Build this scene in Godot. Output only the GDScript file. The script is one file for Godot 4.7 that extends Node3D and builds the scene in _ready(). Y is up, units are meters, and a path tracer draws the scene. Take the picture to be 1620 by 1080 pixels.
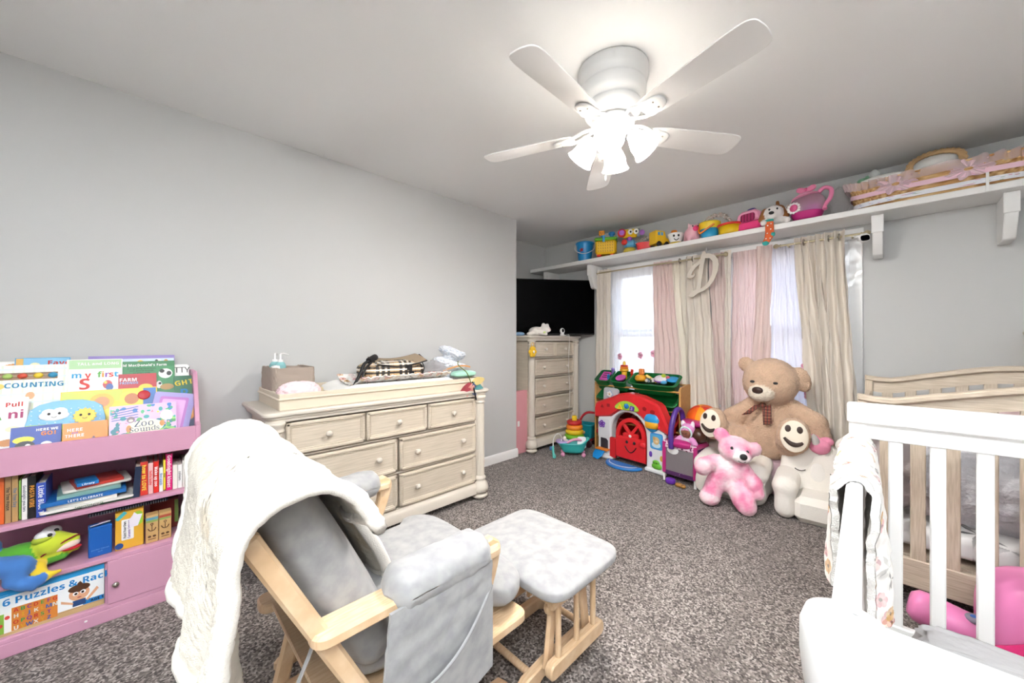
extends Node3D

# ---------- geometry collector: shapes are added to it, then committed as one mesh ----------
class G:
	var v := PackedVector3Array()
	var n := PackedVector3Array()
	var u := PackedVector2Array()
	var c := PackedColorArray()
	var idx := PackedInt32Array()
	var x := Transform3D()
	var tint := Color.WHITE
	var tinted := false

	func at(p: Vector3, r := Vector3.ZERO, s := Vector3.ONE) -> G:
		x = Transform3D(Basis.from_euler(r * PI / 180.0).scaled_local(s), p)
		return self

	func paint(col: Color) -> G:
		tint = col.srgb_to_linear()
		tinted = true
		return self

	func put(p: Vector3, nn: Vector3, uv := Vector2.ZERO) -> int:
		v.append(x * p)
		n.append((x.basis.inverse().transposed() * nn).normalized())
		u.append(uv)
		c.append(tint)
		return v.size() - 1

	func poly(pts: Array, flat := true) -> void:   # flat convex polygon, counter-clockwise seen from outside
		var nn: Vector3 = (pts[1] - pts[0]).cross(pts[2] - pts[0]).normalized()
		if nn == Vector3.ZERO and pts.size() > 3:
			nn = (pts[2] - pts[0]).cross(pts[3] - pts[0]).normalized()
		var b := v.size()
		for p in pts:
			put(p, nn)
		for k in range(1, pts.size() - 1):
			idx.append_array([b, b + k + 1, b + k])

	func quad(a: Vector3, b: Vector3, cc: Vector3, d: Vector3) -> void:   # with uv: a bottom left, then counter-clockwise
		var nn := (b - a).cross(cc - a).normalized()
		var i0 := put(a, nn, Vector2(0, 1))
		put(b, nn, Vector2(1, 1)); put(cc, nn, Vector2(1, 0)); put(d, nn, Vector2(0, 0))
		idx.append_array([i0, i0 + 2, i0 + 1, i0, i0 + 3, i0 + 2])

	func box(ce: Vector3, s: Vector3, b := 0.003) -> G:   # box with chamfered edges
		var h := s / 2.0
		b = minf(b, minf(h.x, minf(h.y, h.z)) * 0.9)
		var f := func(ax: int, sg: float, p: float, q: float) -> Vector3:
			var r := Vector3.ZERO
			r[ax] = sg * h[ax]
			r[(ax + 1) % 3] = p * (h[(ax + 1) % 3] - b)
			r[(ax + 2) % 3] = q * (h[(ax + 2) % 3] - b)
			return r + ce
		for ax in 3:
			for sg: float in [-1.0, 1.0]:
				var q4 := [f.call(ax, sg, -1, -1), f.call(ax, sg, 1, -1), f.call(ax, sg, 1, 1), f.call(ax, sg, -1, 1)]
				if sg < 0: q4.reverse()
				poly(q4)
		if b <= 0.0: return self
		for ax in 3:   # edges along ax
			var a1 := (ax + 1) % 3
			var a2 := (ax + 2) % 3
			for s1: float in [-1.0, 1.0]:
				for s2: float in [-1.0, 1.0]:
					var e := []
					for t: float in [-1.0, 1.0]:
						var p1 := Vector3.ZERO
						p1[a1] = s1 * h[a1]; p1[a2] = s2 * (h[a2] - b); p1[ax] = t * (h[ax] - b)
						var p2 := Vector3.ZERO
						p2[a1] = s1 * (h[a1] - b); p2[a2] = s2 * h[a2]; p2[ax] = t * (h[ax] - b)
						e.append([p1 + ce, p2 + ce])
					var q4 := [e[0][0], e[0][1], e[1][1], e[1][0]]
					if s1 * s2 > 0: q4.reverse()
					poly(q4)
		for s1: float in [-1.0, 1.0]:
			for s2: float in [-1.0, 1.0]:
				for s3: float in [-1.0, 1.0]:
					var sg := Vector3(s1, s2, s3)
					var pa := ce + sg * Vector3(h.x, h.y - b, h.z - b)
					var pb := ce + sg * Vector3(h.x - b, h.y, h.z - b)
					var pc := ce + sg * Vector3(h.x - b, h.y - b, h.z)
					if s1 * s2 * s3 > 0: poly([pa, pb, pc])
					else: poly([pa, pc, pb])
		return self

	# smooth surface p(u,v), u and v from 0 to 1; outside = du x dv
	func grid(nu: int, nv: int, f: Callable, cu := false, cv := false, flip := false) -> G:
		var ps := PackedVector3Array()
		var w := nv + 1
		for i in nu + 1:
			for j in nv + 1:
				ps.append(f.call(float(i) / nu, float(j) / nv))
		var ns := gridn(ps, nu, nv, cu, cv)
		var b := v.size()
		for i in nu + 1:
			for j in nv + 1:
				put(ps[i * w + j], -ns[i * w + j] if flip else ns[i * w + j], Vector2(float(i) / nu, 1.0 - float(j) / nv))
		gridi(b, nu, nv, flip)
		return self

	func gridi(b: int, nu: int, nv: int, flip: bool) -> void:
		var w := nv + 1
		for i in nu:
			for j in nv:
				var p := b + i * w + j
				if flip: idx.append_array([p, p + w, p + w + 1, p, p + w + 1, p + 1])
				else: idx.append_array([p, p + w + 1, p + w, p, p + 1, p + w + 1])

	func gridn(ps: PackedVector3Array, nu: int, nv: int, cu: bool, cv: bool) -> PackedVector3Array:
		var w := nv + 1
		var ns := PackedVector3Array()
		ns.resize(ps.size())
		for i in nu + 1:
			for j in nv + 1:
				var i0 := i - 1; var i1 := i + 1; var j0 := j - 1; var j1 := j + 1
				if i0 < 0: i0 = nu - 1 if cu else 0
				if i1 > nu: i1 = 1 if cu else nu
				if j0 < 0: j0 = nv - 1 if cv else 0
				if j1 > nv: j1 = 1 if cv else nv
				var a := ps[i1 * w + j] - ps[i0 * w + j]
				var d := ps[i * w + j1] - ps[i * w + j0]
				var nn := a.cross(d)
				if nn.length_squared() < 1e-16:   # a pole: look one row further in
					var jj := clampi(j, 1, nv - 1)
					var ii := clampi(i, 1, nu - 1)
					if j != jj: nn = (ps[i1 * w + jj] - ps[i0 * w + jj]).cross(ps[i * w + mini(jj + 1, nv)] - ps[i * w + jj - 1])
					else: nn = (ps[(ii + 1) * w + j] - ps[(ii - 1) * w + j]).cross(ps[ii * w + j1] - ps[ii * w + j0])
				ns[i * w + j] = nn.normalized() if nn.length_squared() > 1e-20 else Vector3.UP
		return ns

	# cloth: a sheet of some thickness with closed rims
	func cloth(nu: int, nv: int, f: Callable, th: float, cu := false) -> G:
		var ps := PackedVector3Array()
		for i in nu + 1:
			for j in nv + 1:
				ps.append(f.call(float(i) / nu, float(j) / nv))
		var ns := gridn(ps, nu, nv, cu, false)
		var w := nv + 1
		var rim := []
		for s: float in [1.0, -1.0]:
			var b := v.size()
			rim.append(b)
			for k in ps.size():
				put(ps[k] + ns[k] * s * th / 2.0, ns[k] * s, Vector2(float(k / w) / nu, 1.0 - float(k % w) / nv))
			gridi(b, nu, nv, s < 0)
		var loop := []
		for i in nu: loop.append(i * w)
		for j in nv: loop.append(nu * w + j)
		for i in nu: loop.append((nu - i) * w + nv)
		for j in nv: loop.append(nv - j)
		for k in loop.size():
			var p: int = loop[k]
			var q: int = loop[(k + 1) % loop.size()]
			var a := ps[p] + ns[p] * th / 2.0
			var d := ps[q] - ns[q] * th / 2.0
			var b := ps[q] + ns[q] * th / 2.0
			if a.distance_squared_to(b) < 1e-12: continue
			poly([a, ps[p] - ns[p] * th / 2.0, d, b])
		return self

	# profile of [radius, height] turned round the y axis
	func lathe(pr: Array, seg := 24) -> G:
		var m := pr.size() - 1
		return grid(m, seg, func(a: float, b: float) -> Vector3:
			var q: Array = pr[clampi(roundi(a * m), 0, m)]
			var t := -b * TAU
			return Vector3(q[0] * cos(t), q[1], q[0] * sin(t)), false, true, true)

	func tube(pts: Array, r, seg := 8, closed := false) -> G:
		var m := pts.size() - (0 if closed else 1)
		var fr := []
		var up := Vector3.UP
		for k in m + 1:
			var d: Vector3 = pts[(k + 1) % pts.size()] - pts[(k - 1 + pts.size()) % pts.size()] if closed else pts[mini(k + 1, pts.size() - 1)] - pts[maxi(k - 1, 0)]
			d = d.normalized()
			if k == 0: up = Vector3.UP if absf(d.y) < 0.9 else Vector3.RIGHT
			var s := d.cross(up).normalized()
			up = s.cross(d).normalized()
			fr.append([s, up])
		var rr := func(k: int) -> float:
			return r[k % pts.size()] if r is Array or r is PackedFloat32Array else float(r)
		grid(m, seg, func(a: float, b: float) -> Vector3:
			var k := clampi(roundi(a * m), 0, m)
			var t := b * TAU
			return pts[k % pts.size()] + (fr[k][0] * cos(t) + fr[k][1] * sin(t)) * rr.call(k), closed, true)
		if not closed:
			for e in [0, m]:
				var ring := []
				for q in seg:
					var t := TAU * q / seg * (-1.0 if e == 0 else 1.0)
					ring.append(pts[e] + (fr[e][0] * cos(t) + fr[e][1] * sin(t)) * rr.call(e))
				ring.reverse()
				poly(ring)
		return self

	# superellipsoid: e = 1 round, smaller is squarer
	func blob(ce: Vector3, r: Vector3, e1 := 1.0, e2 := 1.0, nu := 24, nv := 14) -> G:
		return grid(nu, nv, func(a: float, b: float) -> Vector3:
			var t := a * TAU
			var p := (b - 0.5) * PI
			var f := func(q: float, e: float) -> float: return signf(q) * pow(absf(q), e)
			return ce + Vector3(r.x * f.call(cos(p), e1) * f.call(cos(t), e2), r.y * f.call(sin(p), e1), -r.z * f.call(cos(p), e1) * f.call(sin(t), e2)), true, false)

	# a flat outline (counter-clockwise, x right, y up) given depth d along z, its edges chamfered by b
	func prism(pl: Array, d: float, b := 0.0) -> G:
		var k := pl.size()
		var area := 0.0
		for i in k: area += pl[i].cross(pl[(i + 1) % k])
		if area < 0.0:
			pl = pl.duplicate(); pl.reverse()
		var en := []
		for i in k:
			var t: Vector2 = (pl[(i + 1) % k] - pl[i]).normalized()
			en.append(Vector2(t.y, -t.x))
		var inn := PackedVector2Array()
		for i in k:
			var m: Vector2 = en[i] + en[(i - 1 + k) % k]
			m = m / maxf(m.length_squared() / 2.0, 0.3)
			inn.append(pl[i] - m * b)
		var tri := Geometry2D.triangulate_polygon(inn)
		for sg: float in [1.0, -1.0]:
			var b0 := v.size()
			for p in inn: put(Vector3(p.x, p.y, sg * d / 2.0), Vector3(0, 0, sg))
			for q in range(0, tri.size(), 3):
				var o := (inn[tri[q + 1]] - inn[tri[q]]).cross(inn[tri[q + 2]] - inn[tri[q]])
				if (o > 0) == (sg > 0): idx.append_array([b0 + tri[q], b0 + tri[q + 2], b0 + tri[q + 1]])
				else: idx.append_array([b0 + tri[q], b0 + tri[q + 1], b0 + tri[q + 2]])
		for i in k:
			var j := (i + 1) % k
			var n0: Vector2 = (en[i] + en[(i - 1 + k) % k]).normalized() if en[i].dot(en[(i - 1 + k) % k]) > 0.75 else en[i]
			var n1: Vector2 = (en[i] + en[j]).normalized() if en[i].dot(en[j]) > 0.75 else en[i]
			var rows := [[inn[i], inn[j], d / 2.0], [pl[i], pl[j], d / 2.0 - b], [pl[i], pl[j], -d / 2.0 + b], [inn[i], inn[j], -d / 2.0]]
			for r in 3:
				if b <= 0.0 and r != 1: continue
				var zz: float = [0.7, 0.0, -0.7][r]
				var A: Array = rows[r]
				var B: Array = rows[r + 1]
				var o := put(Vector3(A[0].x, A[0].y, A[2]), Vector3(n0.x, n0.y, zz).normalized())
				put(Vector3(A[1].x, A[1].y, A[2]), Vector3(n1.x, n1.y, zz).normalized())
				put(Vector3(B[1].x, B[1].y, B[2]), Vector3(n1.x, n1.y, zz).normalized())
				put(Vector3(B[0].x, B[0].y, B[2]), Vector3(n0.x, n0.y, zz).normalized())
				idx.append_array([o, o + 1, o + 2, o, o + 2, o + 3])
		return self

	func cyl(a: Vector3, b: Vector3, r: float, seg := 12, r2 := -1.0) -> G:
		return tube([a, b], [r, r if r2 < 0 else r2], seg)

	func ring(ce: Vector3, R: float, r: float, axis := 1, seg := 28, s2 := 10) -> G:
		var pts := []
		for k in seg:
			var t := TAU * k / seg
			var p := Vector3.ZERO
			p[(axis + 1) % 3] = cos(t) * R
			p[(axis + 2) % 3] = sin(t) * R
			pts.append(ce + p)
		return tube(pts, r, s2, true)

	func mesh() -> ArrayMesh:
		var a := []
		a.resize(Mesh.ARRAY_MAX)
		a[Mesh.ARRAY_VERTEX] = v
		a[Mesh.ARRAY_NORMAL] = n
		a[Mesh.ARRAY_TEX_UV] = u
		if tinted: a[Mesh.ARRAY_COLOR] = c
		a[Mesh.ARRAY_INDEX] = idx
		var m := ArrayMesh.new()
		m.add_surface_from_arrays(Mesh.PRIMITIVE_TRIANGLES, a)
		return m

# ---------- soft bodies: tapered limbs and ellipsoids joined smoothly and meshed as surface nets ----------
class Soft:
	var pr := []      # [a, b, ra, rb, colour, scale of axes or null]
	var k := 0.03
	func limb(a: Vector3, b: Vector3, ra: float, rb: float, col: Color) -> Soft:
		pr.append([a, b, ra, rb, col, null]); return self
	func ball(a: Vector3, r: Vector3, col: Color, rot := Vector3.ZERO) -> Soft:
		pr.append([a, a, maxf(r.x, maxf(r.y, r.z)), 0.0, col, Transform3D(Basis.from_euler(rot * PI / 180.0), a).affine_inverse(), r]); return self
	func d1(q: Array, p: Vector3) -> float:
		if q[5] != null:
			var l: Vector3 = q[5] * p
			var s: Vector3 = q[6]
			var e := (l / s).length()
			var g := (l / (s * s)).length()
			return e * (e - 1.0) / g if g > 1e-6 else -minf(s.x, minf(s.y, s.z))
		var ab: Vector3 = q[1] - q[0]
		var t := clampf((p - q[0]).dot(ab) / maxf(ab.length_squared(), 1e-9), 0.0, 1.0)
		return (p - q[0] - ab * t).length() - lerpf(q[2], q[3], t)
	func mesh(cell: float, fuzz := 0.0, mottled = null) -> ArrayMesh:
		var lo := Vector3.ONE * 1e9
		var hi := -lo
		for q in pr:
			var r := maxf(q[2], q[3])
			lo = lo.min(q[0] - Vector3.ONE * r).min(q[1] - Vector3.ONE * r)
			hi = hi.max(q[0] + Vector3.ONE * r).max(q[1] + Vector3.ONE * r)
		lo -= Vector3.ONE * (k + cell * 2.0)
		hi += Vector3.ONE * (k + cell * 2.0)
		var nx := int((hi.x - lo.x) / cell) + 2
		var ny := int((hi.y - lo.y) / cell) + 2
		var nz := int((hi.z - lo.z) / cell) + 2
		var f := PackedFloat32Array()
		f.resize(nx * ny * nz)
		f.fill(1.0)
		for q in pr:
			var r: float = maxf(q[2], q[3]) + k + cell * 1.5
			var l: Vector3 = ((q[0].min(q[1]) - Vector3.ONE * r - lo) / cell).floor()
			var h: Vector3 = ((q[0].max(q[1]) + Vector3.ONE * r - lo) / cell).ceil()
			for i in range(maxi(0, int(l.x)), mini(nx, int(h.x) + 1)):
				for j in range(maxi(0, int(l.y)), mini(ny, int(h.y) + 1)):
					var o := (i * ny + j) * nz
					for m in range(maxi(0, int(l.z)), mini(nz, int(h.z) + 1)):
						var d := d1(q, lo + Vector3(i, j, m) * cell)
						var e := f[o + m]
						var hh := maxf(k - absf(d - e), 0.0) / k
						f[o + m] = minf(d, e) - hh * hh * k * 0.25
		var id := PackedInt32Array()
		id.resize(f.size())
		id.fill(-1)
		var V := PackedVector3Array()
		var C := PackedColorArray()
		var I := PackedInt32Array()
		var off := [0, 1, nz, nz + 1, ny * nz, ny * nz + 1, ny * nz + nz, ny * nz + nz + 1]
		var cor := [Vector3(0, 0, 0), Vector3(0, 0, 1), Vector3(0, 1, 0), Vector3(0, 1, 1), Vector3(1, 0, 0), Vector3(1, 0, 1), Vector3(1, 1, 0), Vector3(1, 1, 1)]
		var ed := [[0, 1], [2, 3], [4, 5], [6, 7], [0, 2], [1, 3], [4, 6], [5, 7], [0, 4], [1, 5], [2, 6], [3, 7]]
		for i in nx - 1:
			for j in ny - 1:
				for m in nz - 1:
					var b := (i * ny + j) * nz + m
					var f0 := f[b]
					if f0 > cell * 2.0: continue
					var neg := 0
					for o in 8:
						if f[b + off[o]] < 0.0: neg += 1
					if neg == 0 or neg == 8: continue
					var s := Vector3.ZERO
					var cnt := 0
					for e in ed:
						var a: float = f[b + off[e[0]]]
						var d: float = f[b + off[e[1]]]
						if (a < 0.0) != (d < 0.0):
							s += cor[e[0]].lerp(cor[e[1]], a / (a - d))
							cnt += 1
					id[b] = V.size()
					V.append(lo + (Vector3(i, j, m) + s / cnt) * cell)
		for i in range(1, nx - 1):
			for j in range(1, ny - 1):
				for m in range(1, nz - 1):
					var b := (i * ny + j) * nz + m
					var f0 := f[b]
					if absf(f0) > cell * 2.0: continue
					for ax in 3:
						var st: int = [ny * nz, nz, 1][ax]
						var f1 := f[b + st]
						if (f0 < 0.0) == (f1 < 0.0): continue
						var s1: int = [nz, 1, ny * nz][ax]
						var s2: int = [1, ny * nz, nz][ax]
						var q := [id[b - s1 - s2], id[b - s2], id[b], id[b - s1]]
						if q.min() < 0: continue
						if f0 < 0.0: I.append_array([q[0], q[2], q[1], q[0], q[3], q[2]])
						else: I.append_array([q[0], q[1], q[2], q[0], q[2], q[3]])
		var N := PackedVector3Array()
		var rg := RandomNumberGenerator.new()
		rg.seed = 7
		for pass_ in (2 if fuzz > 0.0 else 1):
			N = PackedVector3Array()
			N.resize(V.size())
			for t in range(0, I.size(), 3):
				var nn := (V[I[t + 2]] - V[I[t]]).cross(V[I[t + 1]] - V[I[t]])
				for w in 3: N[I[t + w]] += nn
			if pass_ == 0 and fuzz > 0.0:
				for t in V.size(): V[t] += N[t].normalized() * fuzz * rg.randf_range(-1, 1)
		for t in V.size():
			N[t] = N[t].normalized()
			var best := 1e9
			var col := Color.WHITE
			for q in pr:
				var d := d1(q, V[t])
				if d < best:
					best = d; col = q[4]
			if mottled != null: col = mottled.call(V[t], col)
			C.append(col.srgb_to_linear())
		var a := []
		a.resize(Mesh.ARRAY_MAX)
		a[Mesh.ARRAY_VERTEX] = V
		a[Mesh.ARRAY_NORMAL] = N
		a[Mesh.ARRAY_COLOR] = C
		a[Mesh.ARRAY_INDEX] = I
		var mm := ArrayMesh.new()
		mm.add_surface_from_arrays(Mesh.PRIMITIVE_TRIANGLES, a)
		return mm

# ---------- flat print drawn into a picture ----------
class Pic:
	var im: Image
	var w: int
	var h: int
	func _init(ww: int, hh: int, bg: Color) -> void:
		w = ww; h = hh
		im = Image.create(w, h, false, Image.FORMAT_RGB8)
		im.fill(bg)
	func rect(x0: float, y0: float, x1: float, y1: float, c: Color) -> Pic:   # fractions, y downwards
		im.fill_rect(Rect2i(int(x0 * w), int(y0 * h), maxi(1, int((x1 - x0) * w)), maxi(1, int((y1 - y0) * h))), c)
		return self
	func disc(cx: float, cy: float, rx: float, ry: float, c: Color) -> Pic:
		for y in range(maxi(0, int((cy - ry) * h)), mini(h, int((cy + ry) * h) + 1)):
			var t := 1.0 - pow((y + 0.5 - cy * h) / (ry * h), 2.0)
			if t <= 0.0: continue
			var l := sqrt(t) * rx * w
			var a := maxi(0, int(cx * w - l))
			var b := mini(w, int(cx * w + l))
			if b > a: im.fill_rect(Rect2i(a, y, b - a, 1), c)
		return self
	func poly(p: Array, c: Color) -> Pic:
		for y in h:
			var xs := []
			var fy := (y + 0.5) / h
			for k in p.size():
				var a: Vector2 = p[k]
				var b: Vector2 = p[(k + 1) % p.size()]
				if (a.y <= fy) != (b.y <= fy): xs.append(lerpf(a.x, b.x, (fy - a.y) / (b.y - a.y)))
			xs.sort()
			for k in range(0, xs.size() - 1, 2):
				var x0 := maxi(0, int(xs[k] * w))
				var x1 := mini(w, int(xs[k + 1] * w))
				if x1 > x0: im.fill_rect(Rect2i(x0, y, x1 - x0, 1), c)
		return self
	func spots(rng: RandomNumberGenerator, count: int, r0: float, r1: float, cols: Array, y0 := 0.0, y1 := 1.0) -> Pic:
		for k in count:
			disc(rng.randf(), rng.randf_range(y0, y1), rng.randf_range(r0, r1), rng.randf_range(r0, r1) * w / h, cols[rng.randi() % cols.size()])
		return self
	func mat(rough := 0.4) -> StandardMaterial3D:
		var m := StandardMaterial3D.new()
		m.albedo_texture = ImageTexture.create_from_image(im)
		m.roughness = rough
		m.texture_repeat = false
		return m

var M := {}
var TX := {}
var taken := {}
var rng := RandomNumberGenerator.new()
var fonts := {}

func C(hex: String) -> Color: return Color(hex)

func noise_tex(key: String, freq: float, ramp: Array, size := 512, oct := 3, type := FastNoiseLite.TYPE_SIMPLEX_SMOOTH) -> NoiseTexture2D:
	if TX.has(key): return TX[key]
	var fn := FastNoiseLite.new()
	fn.noise_type = type
	fn.frequency = freq
	fn.fractal_octaves = oct
	if type == FastNoiseLite.TYPE_CELLULAR:
		fn.cellular_return_type = FastNoiseLite.RETURN_CELL_VALUE
		fn.cellular_jitter = 1.0
		fn.fractal_type = FastNoiseLite.FRACTAL_NONE
	fn.seed = hash(key) % 1000
	var t := NoiseTexture2D.new()
	t.noise = fn
	t.seamless = true
	t.width = size
	t.height = size
	if ramp:
		var g := Gradient.new()
		var cs := PackedColorArray()
		var os := PackedFloat32Array()
		for r in ramp:
			os.append(r[0]); cs.append(r[1])
		g.offsets = os
		g.colors = cs
		t.color_ramp = g
	TX[key] = t
	return t

# o may hold: metal, tex (+ scale, a number or Vector3), bump (+ bscale, bh in cm), spec, sheen, coat, back, alpha, vc
func mat(key: String, col: Color, rough := 0.5, o := {}) -> StandardMaterial3D:
	if M.has(key): return M[key]
	var m := StandardMaterial3D.new()
	m.resource_name = key
	m.albedo_color = col
	m.roughness = rough
	m.metallic = o.get("metal", 0.0)
	m.metallic_specular = o.get("spec", 0.5)
	if o.has("tex") or o.has("bump"):
		m.uv1_triplanar = true
		m.uv1_world_triplanar = o.get("world", false)
		m.uv1_triplanar_sharpness = 4.0
		var s = o.get("scale", 1.0)
		m.uv1_scale = s if s is Vector3 else Vector3.ONE * s
	if o.has("tex"): m.albedo_texture = o.tex
	if o.has("bump"):
		m.heightmap_enabled = true
		m.heightmap_texture = o.bump
		m.heightmap_scale = o.get("bh", 0.1)
	if o.has("sheen"):
		m.rim_enabled = true
		m.rim = o.sheen
		m.rim_tint = 0.6
	if o.has("coat"):
		m.clearcoat_enabled = true
		m.clearcoat = o.coat
		m.clearcoat_roughness = 0.15
	if o.has("back"):
		m.backlight_enabled = true
		m.backlight = o.back
	if o.has("alpha"):
		m.transparency = BaseMaterial3D.TRANSPARENCY_ALPHA
		m.albedo_color.a = o.alpha
	if o.get("vc", false): m.vertex_color_use_as_albedo = true
	m.cull_mode = BaseMaterial3D.CULL_DISABLED
	M[key] = m
	return m

func plastic(hex: String) -> StandardMaterial3D:
	return mat("plastic_" + hex, Color(hex), 0.35)

func numbered(called: String) -> String:
	taken[called] = taken.get(called, -1) + 1
	return called if taken[called] == 0 else "%s_%03d" % [called, taken[called]]

func tag(o: Node3D, label: String, category: String, group := "", kind := "") -> Node3D:
	o.set_meta("label", label)
	if category: o.set_meta("category", category)
	if group: o.set_meta("group", group)
	if kind: o.set_meta("kind", kind)
	return o

func thing(called: String, label: String, category: String, pos := Vector3.ZERO, turn := 0.0, group := "") -> Node3D:
	var o := Node3D.new()
	o.name = numbered(called)
	add_child(o)
	o.position = pos
	o.rotation_degrees.y = turn
	return tag(o, label, category, group)

func part(p: Node, called: String, g, m: Material, pos := Vector3.ZERO, rot := Vector3.ZERO) -> MeshInstance3D:
	var o := MeshInstance3D.new()
	o.name = called
	o.mesh = g.mesh() if g is G else g
	o.material_override = m
	p.add_child(o, true)
	o.position = pos
	o.rotation_degrees = rot
	return o

func solo(called: String, label: String, category: String, g, m: Material, pos := Vector3.ZERO, turn := 0.0, group := "") -> MeshInstance3D:
	var o := part(self, numbered(called), g, m, pos, Vector3(0, turn, 0))
	tag(o, label, category, group)
	return o

func struct(called: String, g, m: Material, label := "") -> MeshInstance3D:
	var o := part(self, called, g, m)
	o.set_meta("kind", "structure")
	if label: o.set_meta("label", label)
	return o

func copy(o: Node3D, label: String, pos: Vector3, turn := 0.0) -> Node3D:
	var c: Node3D = o.duplicate()
	c.name = numbered(o.name.trim_suffix("_000"))
	add_child(c)
	c.position = pos
	c.rotation_degrees.y = turn
	c.set_meta("label", label)
	return c

# lettering of height h whose left end or middle is at pos on the face whose axes are turned by rot
func txt(p: Node, s: String, h: float, m: Material, pos: Vector3, rot := Vector3.ZERO, font := "Droid Sans", wide := 1.0, left := false) -> MeshInstance3D:
	if not fonts.has(font):
		var sf := SystemFont.new()
		sf.font_names = PackedStringArray([font.trim_suffix(" Bold")])
		if font.ends_with("Bold"): sf.font_weight = 700
		fonts[font] = sf
	var t := TextMesh.new()
	t.text = s
	t.font = fonts[font]
	t.font_size = 24
	t.pixel_size = h / 17.5
	t.depth = 0.0008
	t.curve_step = 4.0
	t.horizontal_alignment = HORIZONTAL_ALIGNMENT_LEFT if left else HORIZONTAL_ALIGNMENT_CENTER
	t.vertical_alignment = VERTICAL_ALIGNMENT_CENTER
	var o := part(p, "lettering", t, m, pos, rot)
	o.scale.x = wide
	return o

func rr(w: float, h: float, r: float, seg := 4, cx := 0.0, cy := 0.0) -> Array:   # rounded rectangle outline
	var o := []
	for q in 4:
		var c := Vector2([1, -1, -1, 1][q] * (w / 2 - r), [1, 1, -1, -1][q] * (h / 2 - r))
		for k in seg + 1:
			var t := (q + float(k) / seg) * PI / 2
			o.append(Vector2(cx, cy) + c + Vector2(cos(t), sin(t)) * r)
	return o

func arc(pts: Array, n: int) -> Array:   # smooth curve through points (Catmull-Rom), Vector2 or Vector3
	var o := []
	for i in pts.size() - 1:
		var p0 = pts[maxi(i - 1, 0)]
		var p1 = pts[i]
		var p2 = pts[i + 1]
		var p3 = pts[mini(i + 2, pts.size() - 1)]
		for k in n:
			o.append(p1.cubic_interpolate(p2, p0, p3, float(k) / n))
	o.append(pts[-1])
	return o


func _ready() -> void:
	rng.seed = 11
	var cam := Camera3D.new()
	cam.name = "camera"
	add_child(cam)
	cam.position = Vector3(0, 1.187, 0)
	cam.rotation_degrees = Vector3(0, 45.4, 0)
	cam.fov = 85.13
	cam.near = 0.05
	cam.far = 100.0
	cam.current = true
	var env := Environment.new()
	env.background_mode = Environment.BG_SKY
	var sky := Sky.new()
	var sm := ProceduralSkyMaterial.new()
	sm.sky_top_color = Color(0.80, 0.88, 1.0)
	sm.sky_horizon_color = Color(0.97, 0.98, 1.0)
	sm.ground_horizon_color = Color(0.72, 0.73, 0.74)
	sm.ground_bottom_color = Color(0.5, 0.5, 0.5)
	sm.energy_multiplier = 1.2
	sky.sky_material = sm
	env.sky = sky
	env.tonemap_mode = Environment.TONE_MAPPER_LINEAR
	env.tonemap_exposure = 3.75
	env.sdfgi_enabled = true
	env.ssao_enabled = true
	env.ssil_enabled = true
	var we := WorldEnvironment.new()
	we.name = "world_environment"
	we.environment = env
	add_child(we)
	# the photographer's flash, fired up at the ceiling beside the camera
	var fl := SpotLight3D.new()
	fl.name = "bounced_flash"
	add_child(fl)
	fl.position = Vector3(0.35, 1.5, 0.4)
	fl.rotation_degrees = Vector3(90, 0, 0)
	fl.spot_angle = 64.0
	fl.spot_angle_attenuation = 1.0
	fl.light_energy = 6.5
	fl.light_color = Color(0.96, 0.98, 1.0)
	fl.light_size = 0.05
	fl.spot_range = 12.0
	fl.spot_attenuation = 2.0
	fl.shadow_enabled = true

	materials()
	room()
	windows()
	curtains()
	ceiling_fan()
	book_case()
	dresser()
	glider()
	ottoman()
	white_crib()
	wood_crib()
	chest_corner()
	wall_shelf()
	toy_corner()
	plush_corner()
	shelf_toys()
	case_books()
	dresser_things()

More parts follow.
